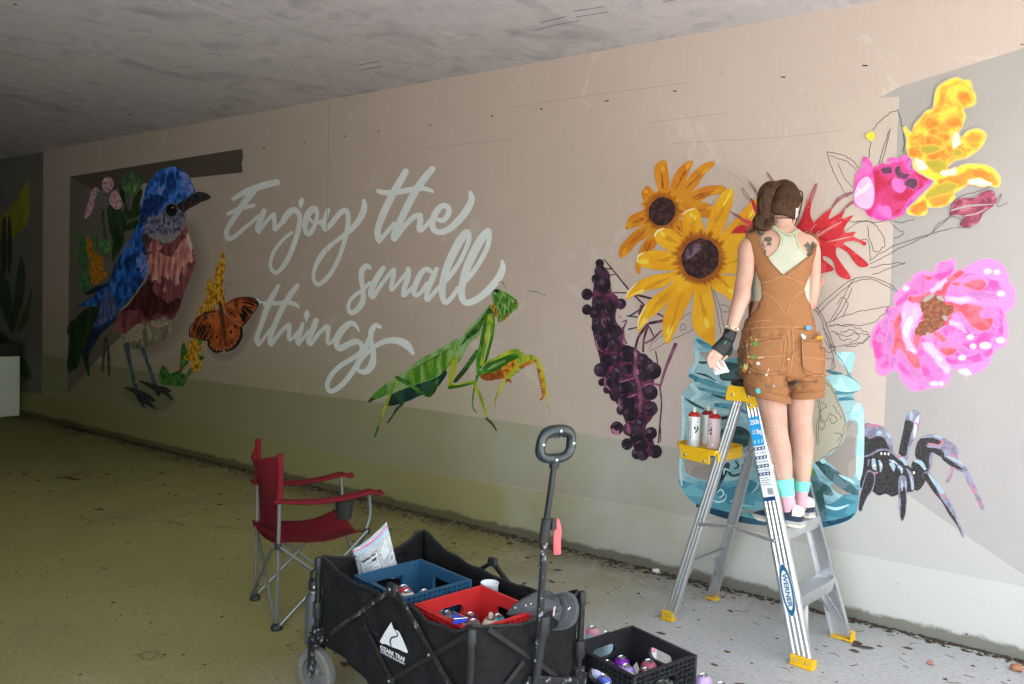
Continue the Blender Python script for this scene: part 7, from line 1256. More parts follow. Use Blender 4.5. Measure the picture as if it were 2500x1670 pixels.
# the card in the left hand and the small pen in the right
cc = [P(1729, 884, 3.785), P(1764, 876, 3.812), P(1781, 908, 3.800), P(1747, 915, 3.778)]
def card_pt(u, v, lift=0): 
    a = cc[0]*(1-u)*(1-v)+cc[1]*u*(1-v)+cc[2]*u*v+cc[3]*(1-u)*v; n = (cc[1]-cc[0]).cross(cc[3]-cc[0]).normalized(); n = n if n.dot(CF) < 0 else -n
    return a+n*lift
b = bmesh.new(); A = [b.verts.new(card_pt(u, v, .0006)) for u, v in ((0, 0), (1, 0), (1, 1), (0, 1))]; B = [b.verts.new(card_pt(u, v, -.0006)) for u, v in ((0, 0), (1, 0), (1, 1), (0, 1))]
b.faces.new(A); b.faces.new(B[::-1]); [b.faces.new((A[i], A[(i+1) % 4], B[(i+1) % 4], B[i])) for i in range(4)]
cd_ = thing('card', 'small white printed card held in the gloved left hand', 'card', card_pt(.5, .5)); ci = Matrix.Translation(-Vector(cd_.location))
o = bm_obj('sheet', b, mat('white card', (.76, .74, .76), .5, var=.03), cd_); o.matrix_parent_inverse = ci
def cprint(us, m):
    p = patch_on('print', us, lambda u, v: card_pt(u, v, .0011), m, cd_); p.matrix_parent_inverse = ci
cprint([(.03, .12), (.10, .12), (.10, .50), (.03, .50)], M_STK); cprint([(.84, .10), (.88, .10), (.88, .42), (.84, .42)], M_STK); cprint([(.05, .86), (.14, .86), (.14, .95), (.05, .95)], M_STK); cprint([(.40, .55), (.62, .45), (.66, .70), (.45, .80)], mat('card red', (.55, .10, .14), .5, var=.05))
b = bmesh.new(); add_tube(b, [P(1990, 672, 4.235), P(1998, 684, 4.262), P(2007, 698, 4.30)], [.004, .0042, .0012], 8); pen = bm_obj('pencil', b, mat('dark pencil', (.06, .08, .06), .4, var=.1), None, smooth=True); tag(pen, 'dark pencil held in the right hand against the wall', 'pencil')
# ================================================================ folding camp chair
M_RED_F = cloth_mat('dark red polyester', (.15, .008, .015), None, .5, 9); M_TUBE = mat('grey steel tube', (.23, .25, .24), .35, .7, var=.08); M_BPL = mat('black plastic', (.018, .018, .019), .5, var=.2, dirt=((.09, .085, .08), 20, .66)); M_MESH = mat('black net', (.02, .02, .02), .8, var=.2)
CH_RZ = math.atan2(.9215, .388)
ch = thing('camp_chair', 'dark red folding camp chair with grey tube legs, standing empty on the floor', 'chair', (-3.095, -2.019, 0), CH_RZ)
CW, CLn = .4275, .435
def tube_part(name, pts, r, m, par, n=10, sm=6):
    bm = bmesh.new(); q = spline(pts, False, sm) if len(pts) > 2 else pts; add_tube(bm, q, r, n); return bm_obj(name, bm, m, par, smooth=True)
for y in (0, CW):
    tube_part('back_post', [(0, y, .015), (.002, y, .80)], .0092, M_TUBE, ch)
    tube_part('arm_post', [(CLn-.005, y, .425), (CLn+.015, y, .50), (CLn+.006, y, .60)], .0088, M_TUBE, ch)
    o = .011 if y else -.011
    tube_part('side_tube', [(.01, y+o, .02), (CLn, y+o, .425)], .0080, M_TUBE, ch); tube_part('side_tube', [(0, y+o*2.4, .40), (CLn+.02, y+o*2.4, .02)], .0080, M_TUBE, ch)
for x in (-.006, CLn+.012):
    tube_part('cross_tube', [(x, .01, .02), (x, CW-.005, .40)], .0080, M_TUBE, ch); tube_part('cross_tube', [(x-.018, CW-.01, .02), (x-.018, .005, .40)], .0080, M_TUBE, ch)
for x in (0, CLn+.015):
    for y in (0, CW):
        bm = bmesh.new(); add_lathe(bm, [(.026, 0), (.028, .008), (.024, .022), (.014, .030), (0, .031)], 14, c=(x, y, 0)); bm_obj('foot', bm, M_BPL, ch, smooth=True)
        bm = bmesh.new(); add_lathe(bm, [(.016, -.012), (.018, 0), (.015, .014), (0, .016)], 12, c=(x if x == 0 else CLn, y, .395 if x == 0 else .42)); bm_obj('joint', bm, M_BPL, ch, smooth=True)
def sheet(name, fn, nu, nv, m, par, thick=.003, seedn=0):
    me = bpy.data.meshes.new(name); vs = [fn(i/nu, j/nv) for j in range(nv+1) for i in range(nu+1)]
    fs = [(j*(nu+1)+i, j*(nu+1)+i+1, (j+1)*(nu+1)+i+1, (j+1)*(nu+1)+i) for j in range(nv) for i in range(nu)]
    me.from_pydata(vs, [], fs)
    for p in me.polygons: p.use_smooth = True
    o = link(name, me, m, par); s = o.modifiers.new('thick', 'SOLIDIFY'); s.thickness = thick; s.offset = 0; return o
def seat_f(u, v):      # u along depth, v across
    sag = .055*math.sin(math.pi*v)*(0.55+.45*u)+.02*math.sin(math.pi*u)
    edge = .030*math.sin(math.pi*u)*abs(2*v-1)**2
    return (-.02+(CLn+.035)*u, -.012+(CW+.024)*v+(.03*math.sin(math.pi*u))*(1-2*v), .418+.012*u-sag-edge*.4+.004*math.sin(9*u+5*v))
sheet('seat', seat_f, 20, 20, M_RED_F, ch)
def back_f(u, v):      # u across, v up
    z = .40+.425*v; nar = .055*(1-v)**1.6; y = -.016+nar+(CW+.032-2*nar)*u
    s = math.sin(math.pi*u); z -= .060*math.sin(math.pi*min(1, (1-u)**.55*1.0))**.8*s**.35*v**3*(1 if True else 0); x = -.085*s*(.30+.70*v)+.06*(1-v)*s+.012
    return (x-.006+.004*math.sin(7*u+4*v), y, z)
bk_ = sheet('backrest', back_f, 22, 20, M_RED_F, ch)
for y in (0, CW): tube_part('post_sleeve', [(0, y, .60), (.003, y, .70), (0, y, .832)], .0155, M_RED_F, bk_, 12)
for y, s in ((0, 1), (CW, -1)):
    def arm_f(u, v, y=y, s=s): return (-.03+(CLn+.10)*u, y+(-.032+.064*v)*(1+.25*u)*s*-1, .612-.028*math.sin(math.pi*min(1, u*1.05))+.012*u+.010*math.sin(math.pi*v)+(-.018*(u > .93)))
    ar = sheet('armrest', arm_f, 18, 6, M_RED_F, ch, .009)
    if s == 1:
        bm = bmesh.new(); add_lathe(bm, [(.034, -.105), (.038, -.10), (.046, 0), (.043, 0), (.035, -.096), (0, -.096)], 18, c=(.335, .055, .585)); bm_obj('cup_holder', bm, M_MESH, ar, smooth=True)
# ================================================================ folding wagon
WG_RZ = -.16; WGO = Vector((-1.97, -2.13, 0)); WMAT = Matrix.Translation(WGO) @ Matrix.Rotation(WG_RZ, 4, 'Z'); WINV = WMAT.inverted()
M_FAB = cloth_mat('black wagon canvas', (.0115, .0115, .012), (.032, .032, .032), 1.0, 11); M_PIPE = mat('black hem', (.014, .014, .015), .7, var=.2); M_POST = mat('black enamel', (.016, .016, .017), .32, .2, var=.2, spec=.6); M_SCUF = mat('scuffed black enamel', (.018, .018, .019), .4, .2, var=.2, dirt=((.50, .50, .50), 55, .56))
wg = thing('folding_wagon', 'black canvas folding wagon loaded with crates, its handle standing upright', 'wagon', WGO, WG_RZ)
HL, HW, ZP, ZB_ = .44, .25, .545, .262
def wplane(px, py, ax, val):          # pixel -> wagon-local point on the local plane
    o = WINV @ CP; d = WINV.to_3x3() @ ray(px, py); t = (val-o[ax])/d[ax]; return o+d*t
zwB, zwC, zwD, zwE = Z(740, 1270, 3.92), Z(1040, 1270, 3.92), Z(840, 1320, 4.996), Z(1290, 1030, 4.612)
def edge_of(pts, ax, val, key):       # list of (zoom, x, y) -> sorted (s, z)
    r = []
    for z, x, y in pts: q = wplane(*z.p((x, y)), ax, val); r.append((q[key], q.z))
    return sorted(r)
def interp(tab, s):
    if s <= tab[0][0]: return tab[0][1]
    for (a, za), (b, zb) in zip(tab, tab[1:]):
        if s <= b: t = (s-a)/(b-a); t = t*t*(3-2*t)*.35+t*.65; return za+(zb-za)*t
    return tab[-1][1]
near_top = [(-HL, ZP+.012)]+edge_of([(zwB, 330, 490), (zwB, 480, 590), (zwB, 740, 700), (zwB, 860, 735), (zwB, 1040, 830), (zwC, 0, 955), (zwC, 240, 1050), (zwC, 330, 1058), (zwC, 400, 1020)], 1, -HW, 0)+[(HL, ZP+.012)]
far_top = [(-HL, ZP+.03), (-.41, ZP+.026), (-.36, ZP-.002), (-.28, ZP-.030), (-.12, ZP-.048), (.15, ZP-.055), (.34, ZP-.040), (HL, ZP+.01)]
near_bot = [(-HL, ZB_-.01), (-.25, ZB_-.055), (0, ZB_-.11), (.25, ZB_-.10), (HL, ZB_-.04)]
rear_top = [(-HW, ZP+.012), (-.15, ZP-.012), (0, ZP-.03), (.12, ZP-.02), (.21, ZP+.028), (HW, ZP+.03)]
front_top = [(-HW, ZP+.012), (-.17, ZP-.012), (0, ZP-.045), (.15, ZP-.035), (HW, ZP+.008)]
def wn(a, b, c): return .006*math.sin(11*a+3*c)*math.sin(7*b+a*4)+.004*math.sin(23*a-9*c+5*b)
def side_f(y, top, bot, sgn):
    def fn(u, v):
        x = -HL+2*HL*u; zt, zb = interp(top, x), interp(bot, x); z = zb+(zt-zb)*v
        bulge = .014*math.sin(math.pi*u)*math.sin(math.pi*min(1, v+.15)); return (x, y+sgn*(bulge+wn(x*2, z*3, y)), z)
    return fn
def end_f(x, top, sgn):
    def fn(u, v):
        y = -HW+2*HW*u; zt = interp(top, y); zb = ZB_-.045+.02*abs(2*u-1); z = zb+(zt-zb)*v
        return (x+sgn*(.012*math.sin(math.pi*u)*math.sin(math.pi*v)+wn(y*3, z*3, x)), y, z)
    return fn
body_ = part_empty('fabric_body', wg)
sheet('side_panel', side_f(-HW, near_top, near_bot, -1), 48, 14, M_FAB, body_, .003); sheet('side_panel', side_f(HW, far_top, near_bot, 1), 40, 12, M_FAB, body_, .003)
sheet('end_panel', end_f(-HL, rear_top, -1), 26, 12, M_FAB, body_, .003); sheet('end_panel', end_f(HL, front_top, 1), 26, 12, M_FAB, body_, .003)
sheet('floor_panel', lambda u, v: (-HL+2*HL*u, -HW+2*HW*v, min(interp(near_bot, -HL+2*HL*u)+.012, .21)), 16, 6, M_FAB, body_, .004)
for fn in (side_f(-HW, near_top, near_bot, -1), side_f(HW, far_top, near_bot, 1), end_f(-HL, rear_top, -1), end_f(HL, front_top, 1)):
    bm = bmesh.new(); add_tube(bm, [Vector(fn(i/40, 1)) for i in range(41)], .0055, 8); bm_obj('hem', bm, M_PIPE, body_, smooth=True)
# corner posts with collars, hinged corner caps, casters
def caster(x, y, swivel):
    c = part_empty('caster', wg); c.location = (x, y, 0); c.rotation_euler = (0, 0, swivel)
    bm = bmesh.new(); prof = [(.060, -.020), (.086, -.021), (.094, -.014), (.096, 0), (.094, .014), (.086, .021), (.060, .020)]; MR = Matrix.Rotation(math.pi/2, 3, 'X')
    n = 40; rg = []
    for r, z in prof: rg.append([bm.verts.new(MR @ Vector(((r+(.0025 if (j+int(z > 0)) % 2 and r > .09 else 0))*math.cos(2*math.pi*j/n), (r+(.0025 if (j+int(z > 0)) % 2 and r > .09 else 0))*math.sin(2*math.pi*j/n), z)) + Vector((0, 0, .096))) for j in range(n)])
    for A, B in zip(rg, rg[1:]+rg[:1]):
        for j in range(n): bm.faces.new((A[j], A[(j+1) % n], B[(j+1) % n], B[j]))
    bm_obj('tyre', bm, mat('worn grey tyre', (.15, .145, .13), .85, var=.35, vs=60, bmp=.8, bs=60), c, smooth=True, angle=25)
    bm = bmesh.new(); add_lathe(bm, [(0, -.016), (.020, -.018), (.024, -.008), (.058, -.004), (.064, -.014), (.066, 0), (.064, .014), (.058, .004), (.024, .008), (.020, .018), (0, .016)], 28, M=MR, c=(0, 0, .096))
    for k in range(6):
        a = 2*math.pi*k/6; add_bar(bm, Vector((.018*math.cos(a), 0, .096+.018*math.sin(a))), Vector((.060*math.cos(a), 0, .096+.060*math.sin(a))), .010, .026, up=Vector((0, 1, 0)))
    bm_obj('wheel_rim', bm, mat('grey rim plastic', (.13, .135, .14), .5, var=.1), c, smooth=True)
    bm = bmesh.new()
    for s in (-1, 1): add_bar(bm, Vector((0, s*.030, .085)), Vector((.0, s*.030, .215)), .034, .006, up=Vector((0, 1, 0)))
    add_box(bm, (0, 0, .214), (.044, .066, .010)); add_box(bm, (0, 0, .236), (.05, .05, .034)); bm_obj('fork', bm, M_SCUF, c, bevel=.002)
    bm = bmesh.new(); add_lathe(bm, [(.009, -.036), (.009, .036)], 10, M=MR, c=(0, 0, .096)); bm_obj('axle', bm, M_STEEL, c)
    return c
for sx in (-1, 1):
    for sy in (-1, 1):
        x, y = sx*(HL+.012), sy*(HW+.012); bm = bmesh.new(); add_tube(bm, [(x, y, .24), (x, y, ZP-.01)], .0125, 12); po = bm_obj('corner_post', bm, M_POST, wg, smooth=True)
        bm = bmesh.new(); add_lathe(bm, [(.0155, ZP-.04), (.016, ZP-.035), (.016, ZP), (.011, ZP+.008), (0, ZP+.010)], 12, c=(x, y, 0)); bm_obj('post_cap', bm, M_BPL, po, smooth=True)
        bm = bmesh.new(); add_lathe(bm, [(.018, .315), (.0195, .32), (.0195, .37), (.018, .376)], 12, c=(x, y, 0)); bm_obj('collar', bm, M_BPL, po, smooth=True)
        bm = bmesh.new(); add_box(bm, (x-sx*.008, y-sy*.008, .258), (.050, .050, .045)); bm_obj('corner_bracket', bm, M_SCUF, po, bevel=.004)
        rivet(po, Vector((x-sx*.01, y+sy*.018, .262)), (0, sy, 0), .006)
        caster(x, y, .18 if (sx, sy) == (-1, -1) else RND.uniform(-.5, .5))
# folding X frame on each long side, scuffed bars in front of the canvas
def side_bar(a, b, m, par=wg, w=.006, h=.017): bm = bmesh.new(); add_bar(bm, a, b, w, h, up=Vector((0, 0, 1))); return bm_obj('fold_bar', bm, m, par, bevel=.002)
yN = -HW-.030
apex = wplane(*zwB.p((855, 655)), 1, yN); nodeb = wplane(*zwB.p((845, 1530)), 1, yN); rb = wplane(*zwB.p((262, 1092)), 1, yN); mid2 = wplane(*zwB.p((590, 1000)), 1, yN+.008); fd = wplane(*zwB.p((1395, 1560)), 1, yN); ft_ = wplane(*zwC.p((392, 1095)), 1, yN+.008)
side_bar(rb, apex, M_SCUF); side_bar(apex+Vector((.02, 0, 0)), fd+(fd-apex)*.12, M_SCUF); side_bar(mid2, nodeb, M_POST); side_bar(nodeb, ft_, M_POST)
bm = bmesh.new(); add_box(bm, apex, (.05, .022, .036)); bm_obj('hinge', bm, M_BPL, wg, bevel=.006); bm = bmesh.new(); add_box(bm, nodeb, (.032, .020, .030)); bm_obj('hinge', bm, M_BPL, wg, bevel=.005)
rivet(wg, wplane(*zwB.p((1200, 1290)), 1, yN-.004), (0, -1, 0), .006); rivet(wg, apex+Vector((.0, -.012, 0)), (0, -1, 0), .006); rivet(wg, nodeb+Vector((0, -.011, 0)), (0, -1, 0), .005)
apf = wplane(*zwC.p((640, 400)), 1, HW+.03); a2 = wplane(*zwC.p((560, 450)), 1, HW+.03); a3 = wplane(*zwC.p((745, 545)), 1, HW+.03)
side_bar(apf, a2+(a2-apf)*2, M_POST, w=.014); side_bar(apf, a3+(a3-apf)*2.5, M_POST, w=.014); bm = bmesh.new(); add_box(bm, apf, (.045, .024, .034)); bm_obj('hinge', bm, M_BPL, wg, bevel=.006)
xF = HL+.026
def fpt(x, y): return wplane(*zwC.p((x, y)), 0, xF)
side_bar(fpt(600, 1045), fpt(1000, 1320), M_POST); side_bar(fpt(935, 1355), fpt(760, 1580), M_POST); side_bar(fpt(1180, 1045), fpt(1040, 1190), M_POST); side_bar(fpt(1095, 1380), fpt(1250, 1500), M_POST); side_bar(fpt(960, 1525), fpt(1430, 1545), M_SCUF, w=.02, h=.03)
# handle
hx = wplane(*zwC.p((1060, 1480)), 0, HL+.045); ht = wplane(*zwE.p((190, 1200)), 0, HL+.055); hp = wplane(*zwE.p((292, 480)), 0, HL+.075); hr_ = wplane(*zwE.p((312, 252)), 0, HL+.082)
hd_ = part_empty('handle', wg)
bm = bmesh.new(); add_tube(bm, [hx, ht+(ht-hx)*.06], .0125, 12); bm_obj('lower_pole', bm, M_SCUF, hd_, smooth=True); bm = bmesh.new(); add_tube(bm, [ht, hp], .0105, 12); bm_obj('upper_pole', bm, M_POST, hd_, smooth=True)
du = (hp-ht).normalized()
bm = bmesh.new(); add_tube(bm, [hx+du*.13, hx+du*.135, hx+du*.20, hx+du*.205], [.0165, .0185, .0185, .016], 14); add_tube(bm, [hx-du*.06, hx+du*.13], .0135, 10); bm_obj('pivot_collar', bm, M_BPL, hd_, smooth=True)
bm = bmesh.new(); add_tube(bm, [ht-du*.045, ht-du*.04, ht+du*.03, ht+du*.034], [.015, .0165, .0165, .0145], 14); add_box(bm, ht+Vector((.004, .026, .012)), (.03, .022, .036)); bm_obj('lock_collar', bm, M_BPL, hd_, bevel=.003)
bm = bmesh.new(); lv = spline([tuple(ht+Vector((.010, .036, .026))), tuple(ht+Vector((.016, .044, -.01))), tuple(ht+Vector((.020, .038, -.05))), tuple(ht+Vector((.022, .040, -.088)))], False, 5)
add_tube(bm, lv, [(.006, .013)]*len(lv), 10); bm_obj('lock_lever', bm, mat('coral red plastic', (.72, .085, .10), .45, var=.06), hd_, smooth=True); rivet(hd_, ht+Vector((.012, .020, .016)), (.4, -1, 0), .007)
side_w = Vector((0.30, .954, 0)); bm = bmesh.new(); rg = []
for k in range(36):
    a = 2*math.pi*k/36; cx, cz_ = math.cos(a), math.sin(a); cx = math.copysign(abs(cx)**.75, cx); cz_ = math.copysign(abs(cz_)**.75, cz_); w_ = .057*(1-.10*cz_ if cz_ < 0 else 1); rg.append(hr_+side_w*(w_*cx)+du*(.048*cz_))
add_tube(bm, rg, [.0165 if math.sin(2*math.pi*k/36) < .6 else .0180 for k in range(36)], 12, closed=True, up=Vector((1, 0, 0))); add_tube(bm, [hp-du*.012, hp+du*.034], [.0165, .020], 12)
grip = bm_obj('grip', bm, mat('dark teal plastic', (.018, .026, .028), .28, .1, var=.2, spec=.6, dirt=((.35, .4, .33), 40, .70)), hd_, smooth=True)
for a, lift in ((90, .019), (-90, .018), (175, .017), (5, .017)):
    a = math.radians(a); rivet(grip, hr_+side_w*(.057*math.cos(a))+du*(.048*math.sin(a))-side_w.cross(du)*-lift*(1 if True else 0), side_w.cross(du), .006)
bm = bmesh.new()
for k in range(4): add_tube(bm, [hr_+side_w*(-.024+.016*k-.008)+du*.032, hr_+side_w*(-.024+.016*k)+du*.026, hr_+side_w*(-.024+.016*k+.008)+du*.032], .006, 8)
fg = bm_obj('finger_ridges', bm, M_BPL, grip, smooth=True); fg['kind'] = 'stuff'
# printed mountain mark and lettering on the near canvas
M_WPR = mat('white print', (.72, .72, .72), .7, var=.05); M_FPR = mat('black gap', (.022, .022, .023), .8, var=.1)
def on_canvas(lift, z=zwB):
    def fn(x, y): return wplane(*z.p((x, y)), 1, -HW-.017-lift)
    return fn
sp0 = [o for o in body_.children if o.name.startswith('side_panel')][0]
def fol(outline, lift, m, nm='logo'): return patch_on(nm, outline, on_canvas(lift), m, sp0)
fol(spline([(838, 985), (735, 1160), (790, 1185), (845, 1212), (920, 1238), (1000, 1272), (985, 1215), (940, 1110), (915, 1066), (890, 1052), (875, 1052), (862, 1030), (848, 992)], True, 2), .002, M_WPR)
L_, R2_ = ribbon_px([(880, 1056, 3), (905, 1090, 10), (895, 1112, 14), (850, 1125, 16), (833, 1160, 14), (845, 1215, 8)], 6, False); fol(L_+R2_[::-1], .003, M_FPR)
def skew_text(body, size, x0, y0, x1, y1, sx, m):
    vs, fs = text_pts(body, 1.0, 1.0, .032); xs = [v[0] for v in vs]; w = max(xs)-min(xs); k = math.hypot(x1-x0, y1-y0)/w; f = on_canvas(.0025); me = bpy.data.meshes.new('lettering')
    out = []
    for x, y in vs: t = (x-min(xs))/w; out.append(f(x0+(x1-x0)*t+sx*y*size*0, y0+(y1-y0)*t-y*size))
    me.from_pydata(out, [], fs); return link('lettering', me, m, sp0)
skew_text('OZARK TRAIL', 58, 737, 1218, 985, 1345, 0, M_WPR); skew_text('OUTDOOR EQUIPMENT', 24, 738, 1256, 985, 1384, 0, M_WPR)
# grey bottle in the rear pocket
bt = thing('water_bottle', 'grey metal water bottle with black cap hanging at the back of the wagon', 'bottle', WMAT @ Vector((-HL-.062, -HW+.004, .185)), .3)
bm = bmesh.new(); add_lathe(bm, [(.030, 0), (.036, .006), (.037, .02), (.037, .175), (.034, .195), (.024, .208), (.024, .214)], 24); bm_obj('flask', bm, mat('slate powder coat', (.075, .09, .098), .5, .2, var=.08), bt, smooth=True)
bm = bmesh.new(); add_lathe(bm, [(.0245, .214), (.0245, .222)], 20); bm_obj('neck_ring', bm, M_STEEL, bt, smooth=True); bm = bmesh.new(); add_lathe(bm, [(.025, .222), (.027, .226), (.027, .256), (.022, .262), (0, .263)], 20); add_tube(bm, [(-.020, 0, .255), (-.018, 0, .290), (0, 0, .304), (.018, 0, .290), (.020, 0, .255)], (.006), 8); bm_obj('cap', bm, M_BPL, bt, smooth=True)
rivet(bt, Vector((.012, -.026, .240)), (.3, -1, 0), .007)
# ================================================================ milk crates
def crate(nm, label, loc, rz, m, S=.33, Hh=.28, handle='stadium', lip=.012, tilt=(0, 0)):
    t = thing(nm, label, 'crate', loc, rz); t.rotation_euler = (tilt[0], tilt[1], rz)
    h = S/2; zt = Hh
    def stad(cx, cz, a, b, n=6, sq=1): 
        if handle == 'rect': return [(cx-a, cz-b), (cx+a, cz-b), (cx+a, cz+b), (cx-a, cz+b)]
        o = []
        for s in (1, -1):
            for k in range(n+1): an = -math.pi/2+math.pi*k/n; o.append((cx+s*(a-b)+s*b*math.cos(an), cz+s*b*math.sin(an)))
        return o
    holes = [stad(0, zt-.068, .062, .024)]
    for k in range(5):
        cx = -h+.045+(2*h-.09)*k/4
        for zz in (.052, .118):
            if abs(cx) < .07 and zz > .1 and handle == 'stadium' and False: continue
            if k in (0, 4) or True: holes.append([(cx-.022, zz), (cx, zz-.030), (cx+.022, zz), (cx, zz+.030)])
        if k < 4:
            cx2 = cx+(2*h-.09)/8; holes.append([(cx2-.018, .085), (cx2, .058), (cx2+.018, .085), (cx2, .112)])
    outer = [(-h+.003, 0), (h-.003, 0), (h-.003, zt), (-h+.003, zt)]
    for q in range(4):
        MM = Matrix.Rotation(q*math.pi/2, 3, 'Z')
        pl_ = [outer]+holes; flat = [p for l in pl_ for p in l]; tri = mgeo.tessellate_polygon([[Vector((a, b, 0)) for a, b in l] for l in pl_])
        bm = bmesh.new(); d = .0045; F = [bm.verts.new(MM @ Vector((a, -h+.011, b))) for a, b in flat]; Bk = [bm.verts.new(MM @ Vector((a, -h+.011+d, b))) for a, b in flat]
        for tr in tri:
            try: bm.faces.new([F[i] for i in tr]); bm.faces.new([Bk[i] for i in reversed(tr)])
            except ValueError: pass
        i0 = 0
        for l in pl_:
            n = len(l)
            for i in range(n):
                a, b = i0+i, i0+(i+1) % n
                try: bm.faces.new((F[a], F[b], Bk[b], Bk[a]))
                except ValueError: pass
            i0 += n
        pnl = bm_obj('side_panel', bm, m, t)
        bm = bmesh.new()
        def rib(x0, x1, z, w=.003): add_box(bm, MM @ Vector(((x0+x1)/2, -h+.0055, z)), tuple(abs(c) for c in MM @ Vector((x1-x0, .0105, w))))
        for z in (zt-.003, zt-.020, zt-.036): rib(-h+.004, h-.004, z)
        for z in (zt-.055, zt-.075, zt-.095): rib(-h+.004, -.070, z); rib(.070, h-.004, z)
        for z in (zt-.112, .003, .022): rib(-h+.004, h-.004, z)
        nv = 13
        for k in range(nv+1):
            x = -h+.008+(2*h-.016)*k/nv; z0 = zt-.036 if abs(x) < .068 else zt-.112
            add_box(bm, MM @ Vector((x, -h+.0056, (z0+zt-.002)/2)), tuple(abs(c) for c in MM @ Vector((.0026, .0095, zt-.004-z0))))
        hl = stad(0, zt-.068, .064, .026); 
        for i in range(len(hl)): a, b = hl[i], hl[(i+1) % len(hl)]; add_bar(bm, MM @ Vector((a[0], -h+.006, a[1])), MM @ Vector((b[0], -h+.006, b[1])), .003, .012, up=MM @ Vector((0, 1, 0)))
        rb_ = bm_obj('ribs', bm, m, pnl); rb_['kind'] = 'stuff'
        bm = bmesh.new(); add_box(bm, MM @ Vector((h-.006, -h+.006, zt/2)), (.0115, .0115, zt)); bm_obj('corner', bm, m, t, bevel=.003)
    bm = bmesh.new()
    for k in range(8):
        x = -h+.02+(2*h-.04)*k/7; add_box(bm, (x, 0, .004), (.008, 2*h-.03, .006)); add_box(bm, (0, x, .0085), (2*h-.03, .008, .003))
    bt_ = bm_obj('bottom_grid', bm, m, t); bt_['kind'] = 'stuff'
    return t
M_CBLUE = mat('blue crate plastic', (.018, .075, .145), .45, var=.10, vs=10, dirt=((.08, .13, .17), 16, .62)); M_CRED = mat('red crate plastic', (.50, .022, .022), .42, var=.08, vs=10, dirt=((.20, .02, .03), 9, .68)); M_CBLK = mat('black crate plastic', (.016, .016, .018), .42, var=.2, dirt=((.07, .07, .07), 18, .64))
crate('milk_crate', 'dark blue plastic crate with rectangular grips, inside the wagon', (-2.12, -2.142, .228), -.17, M_CBLUE, .325, handle='rect')
crate('milk_crate', 'red plastic crate at the handle end inside the wagon', (-1.748, -2.208, .226), -.18, M_CRED, .318)
crate('milk_crate', 'black plastic crate full of spray cans on the floor beside the wagon', (-1.403, -1.684, 0.0), -.28, M_CBLK, .338)
# ================================================================ spray cans in and round the crates
GB = 'spray cans standing in the black crate'; zf = .011
for (x, y), col, lab in (((-1.50, -1.59), (.18, .012, .33), 'bright purple spray can in the black crate, nearest its far corner'), ((-1.45, -1.645), (.36, .26, .62), 'lavender spray can in the black crate, beside the bright purple one'), ((-1.471, -1.772), (.11, .16, .62), 'cornflower blue spray can in the black crate, seen through its grip hole'), ((-1.535, -1.735), (.55, .55, .75), 'pale lilac spray can in the black crate, beside the cornflower blue one'), ((-1.378, -1.622), (.13, .008, .022), 'maroon spray can in the black crate'), ((-1.521, -1.662), (.20, .18, .50), 'dusty violet spray can in the black crate, partly behind the rim'), ((-1.392, -1.700), (.68, .52, .58), 'pale pink spray can in the black crate, near the front corner'), ((-1.295, -1.668), (.06, .075, .05), 'olive green spray can in the black crate, behind the right hand grip'), ((-1.422, -1.830), (.25, .25, .30), 'slate grey spray can in the near corner of the black crate'), ((-1.402, -1.548), (.55, .12, .18), 'rose pink spray can in the black crate, behind the lattice'), ((-1.330, -1.590), (.05, .04, .12), 'dark indigo spray can in the black crate, behind the lattice')):
    spray_can(lab, (x, y, zf), col, GB, nozzle=False, body=M_LTBLUE if x < -1.40 else M_CANW, face=RND.uniform(0, 6))
GF = 'spray cans standing on the floor'
spray_can('pale blue spray can with pink top on the floor behind the black crate', (-1.755, -1.385, 0), (.60, .27, .34), GF, nozzle=False, body=M_LTBLUE, face=.4)
spray_can('pale blue spray can with white top beside the pink topped one', (-1.680, -1.395, 0), (.62, .58, .62), GF, nozzle=False, body=M_LTBLUE, face=.9)
spray_can('pink topped white spray can seen through the grip hole of the black crate', (-1.489, -1.377, 0), (.62, .24, .30), GF, nozzle=False, face=.2)
spray_can('white topped spray can behind the right side of the black crate', (-1.340, -1.448, 0), (.60, .62, .62), GF, nozzle=False, face=.2)
spray_can('lilac topped spray can at the right corner of the black crate', (-1.195, -1.50, 0), (.45, .30, .62), GF, nozzle=False, face=.2)
spray_can('dark maroon topped spray can standing alone, right of the black crate', (-1.115, -1.525, 0), (.055, .008, .014), GF, nozzle=False, face=.7)
spray_can('pale blue spray can numbered 94 standing behind the wagon', (-1.832, -1.488, 0), (.40, .56, .62), GF, nozzle=False, body=M_LTBLUE, digit='94', face=.75)
GBB = 'spray cans standing in the blue crate'
for (x, y), col, lab in (((775, 605), (.55, .53, .42), 'cream topped spray can in the blue crate'), ((985, 598), (.58, .62, .60), 'white topped spray can in the blue crate, beside the cream one'), ((715, 715), (.05, .055, .055), 'charcoal topped spray can in the blue crate, under the wagon bar'), ((850, 725), (.55, .36, .26), 'peach topped spray can in the blue crate'), ((1110, 675), (.60, .56, .44), 'ivory topped spray can in the blue crate, against its far wall'), ((730, 545), (.45, .02, .03), 'red topped spray can in the blue crate, in its far corner'), ((915, 700), (.40, .45, .44), 'pale grey topped spray can in the blue crate, beside the red crate'), ((1120, 590), (.30, .36, .38), 'blue grey topped spray can in the blue crate')):
    q_ = G(*zwD.p((x, y)), .468); spray_can(lab, (q_.x, q_.y, .286), col, GBB, nozzle=False, face=RND.uniform(0, 6))
GR = 'spray cans standing in the red crate'
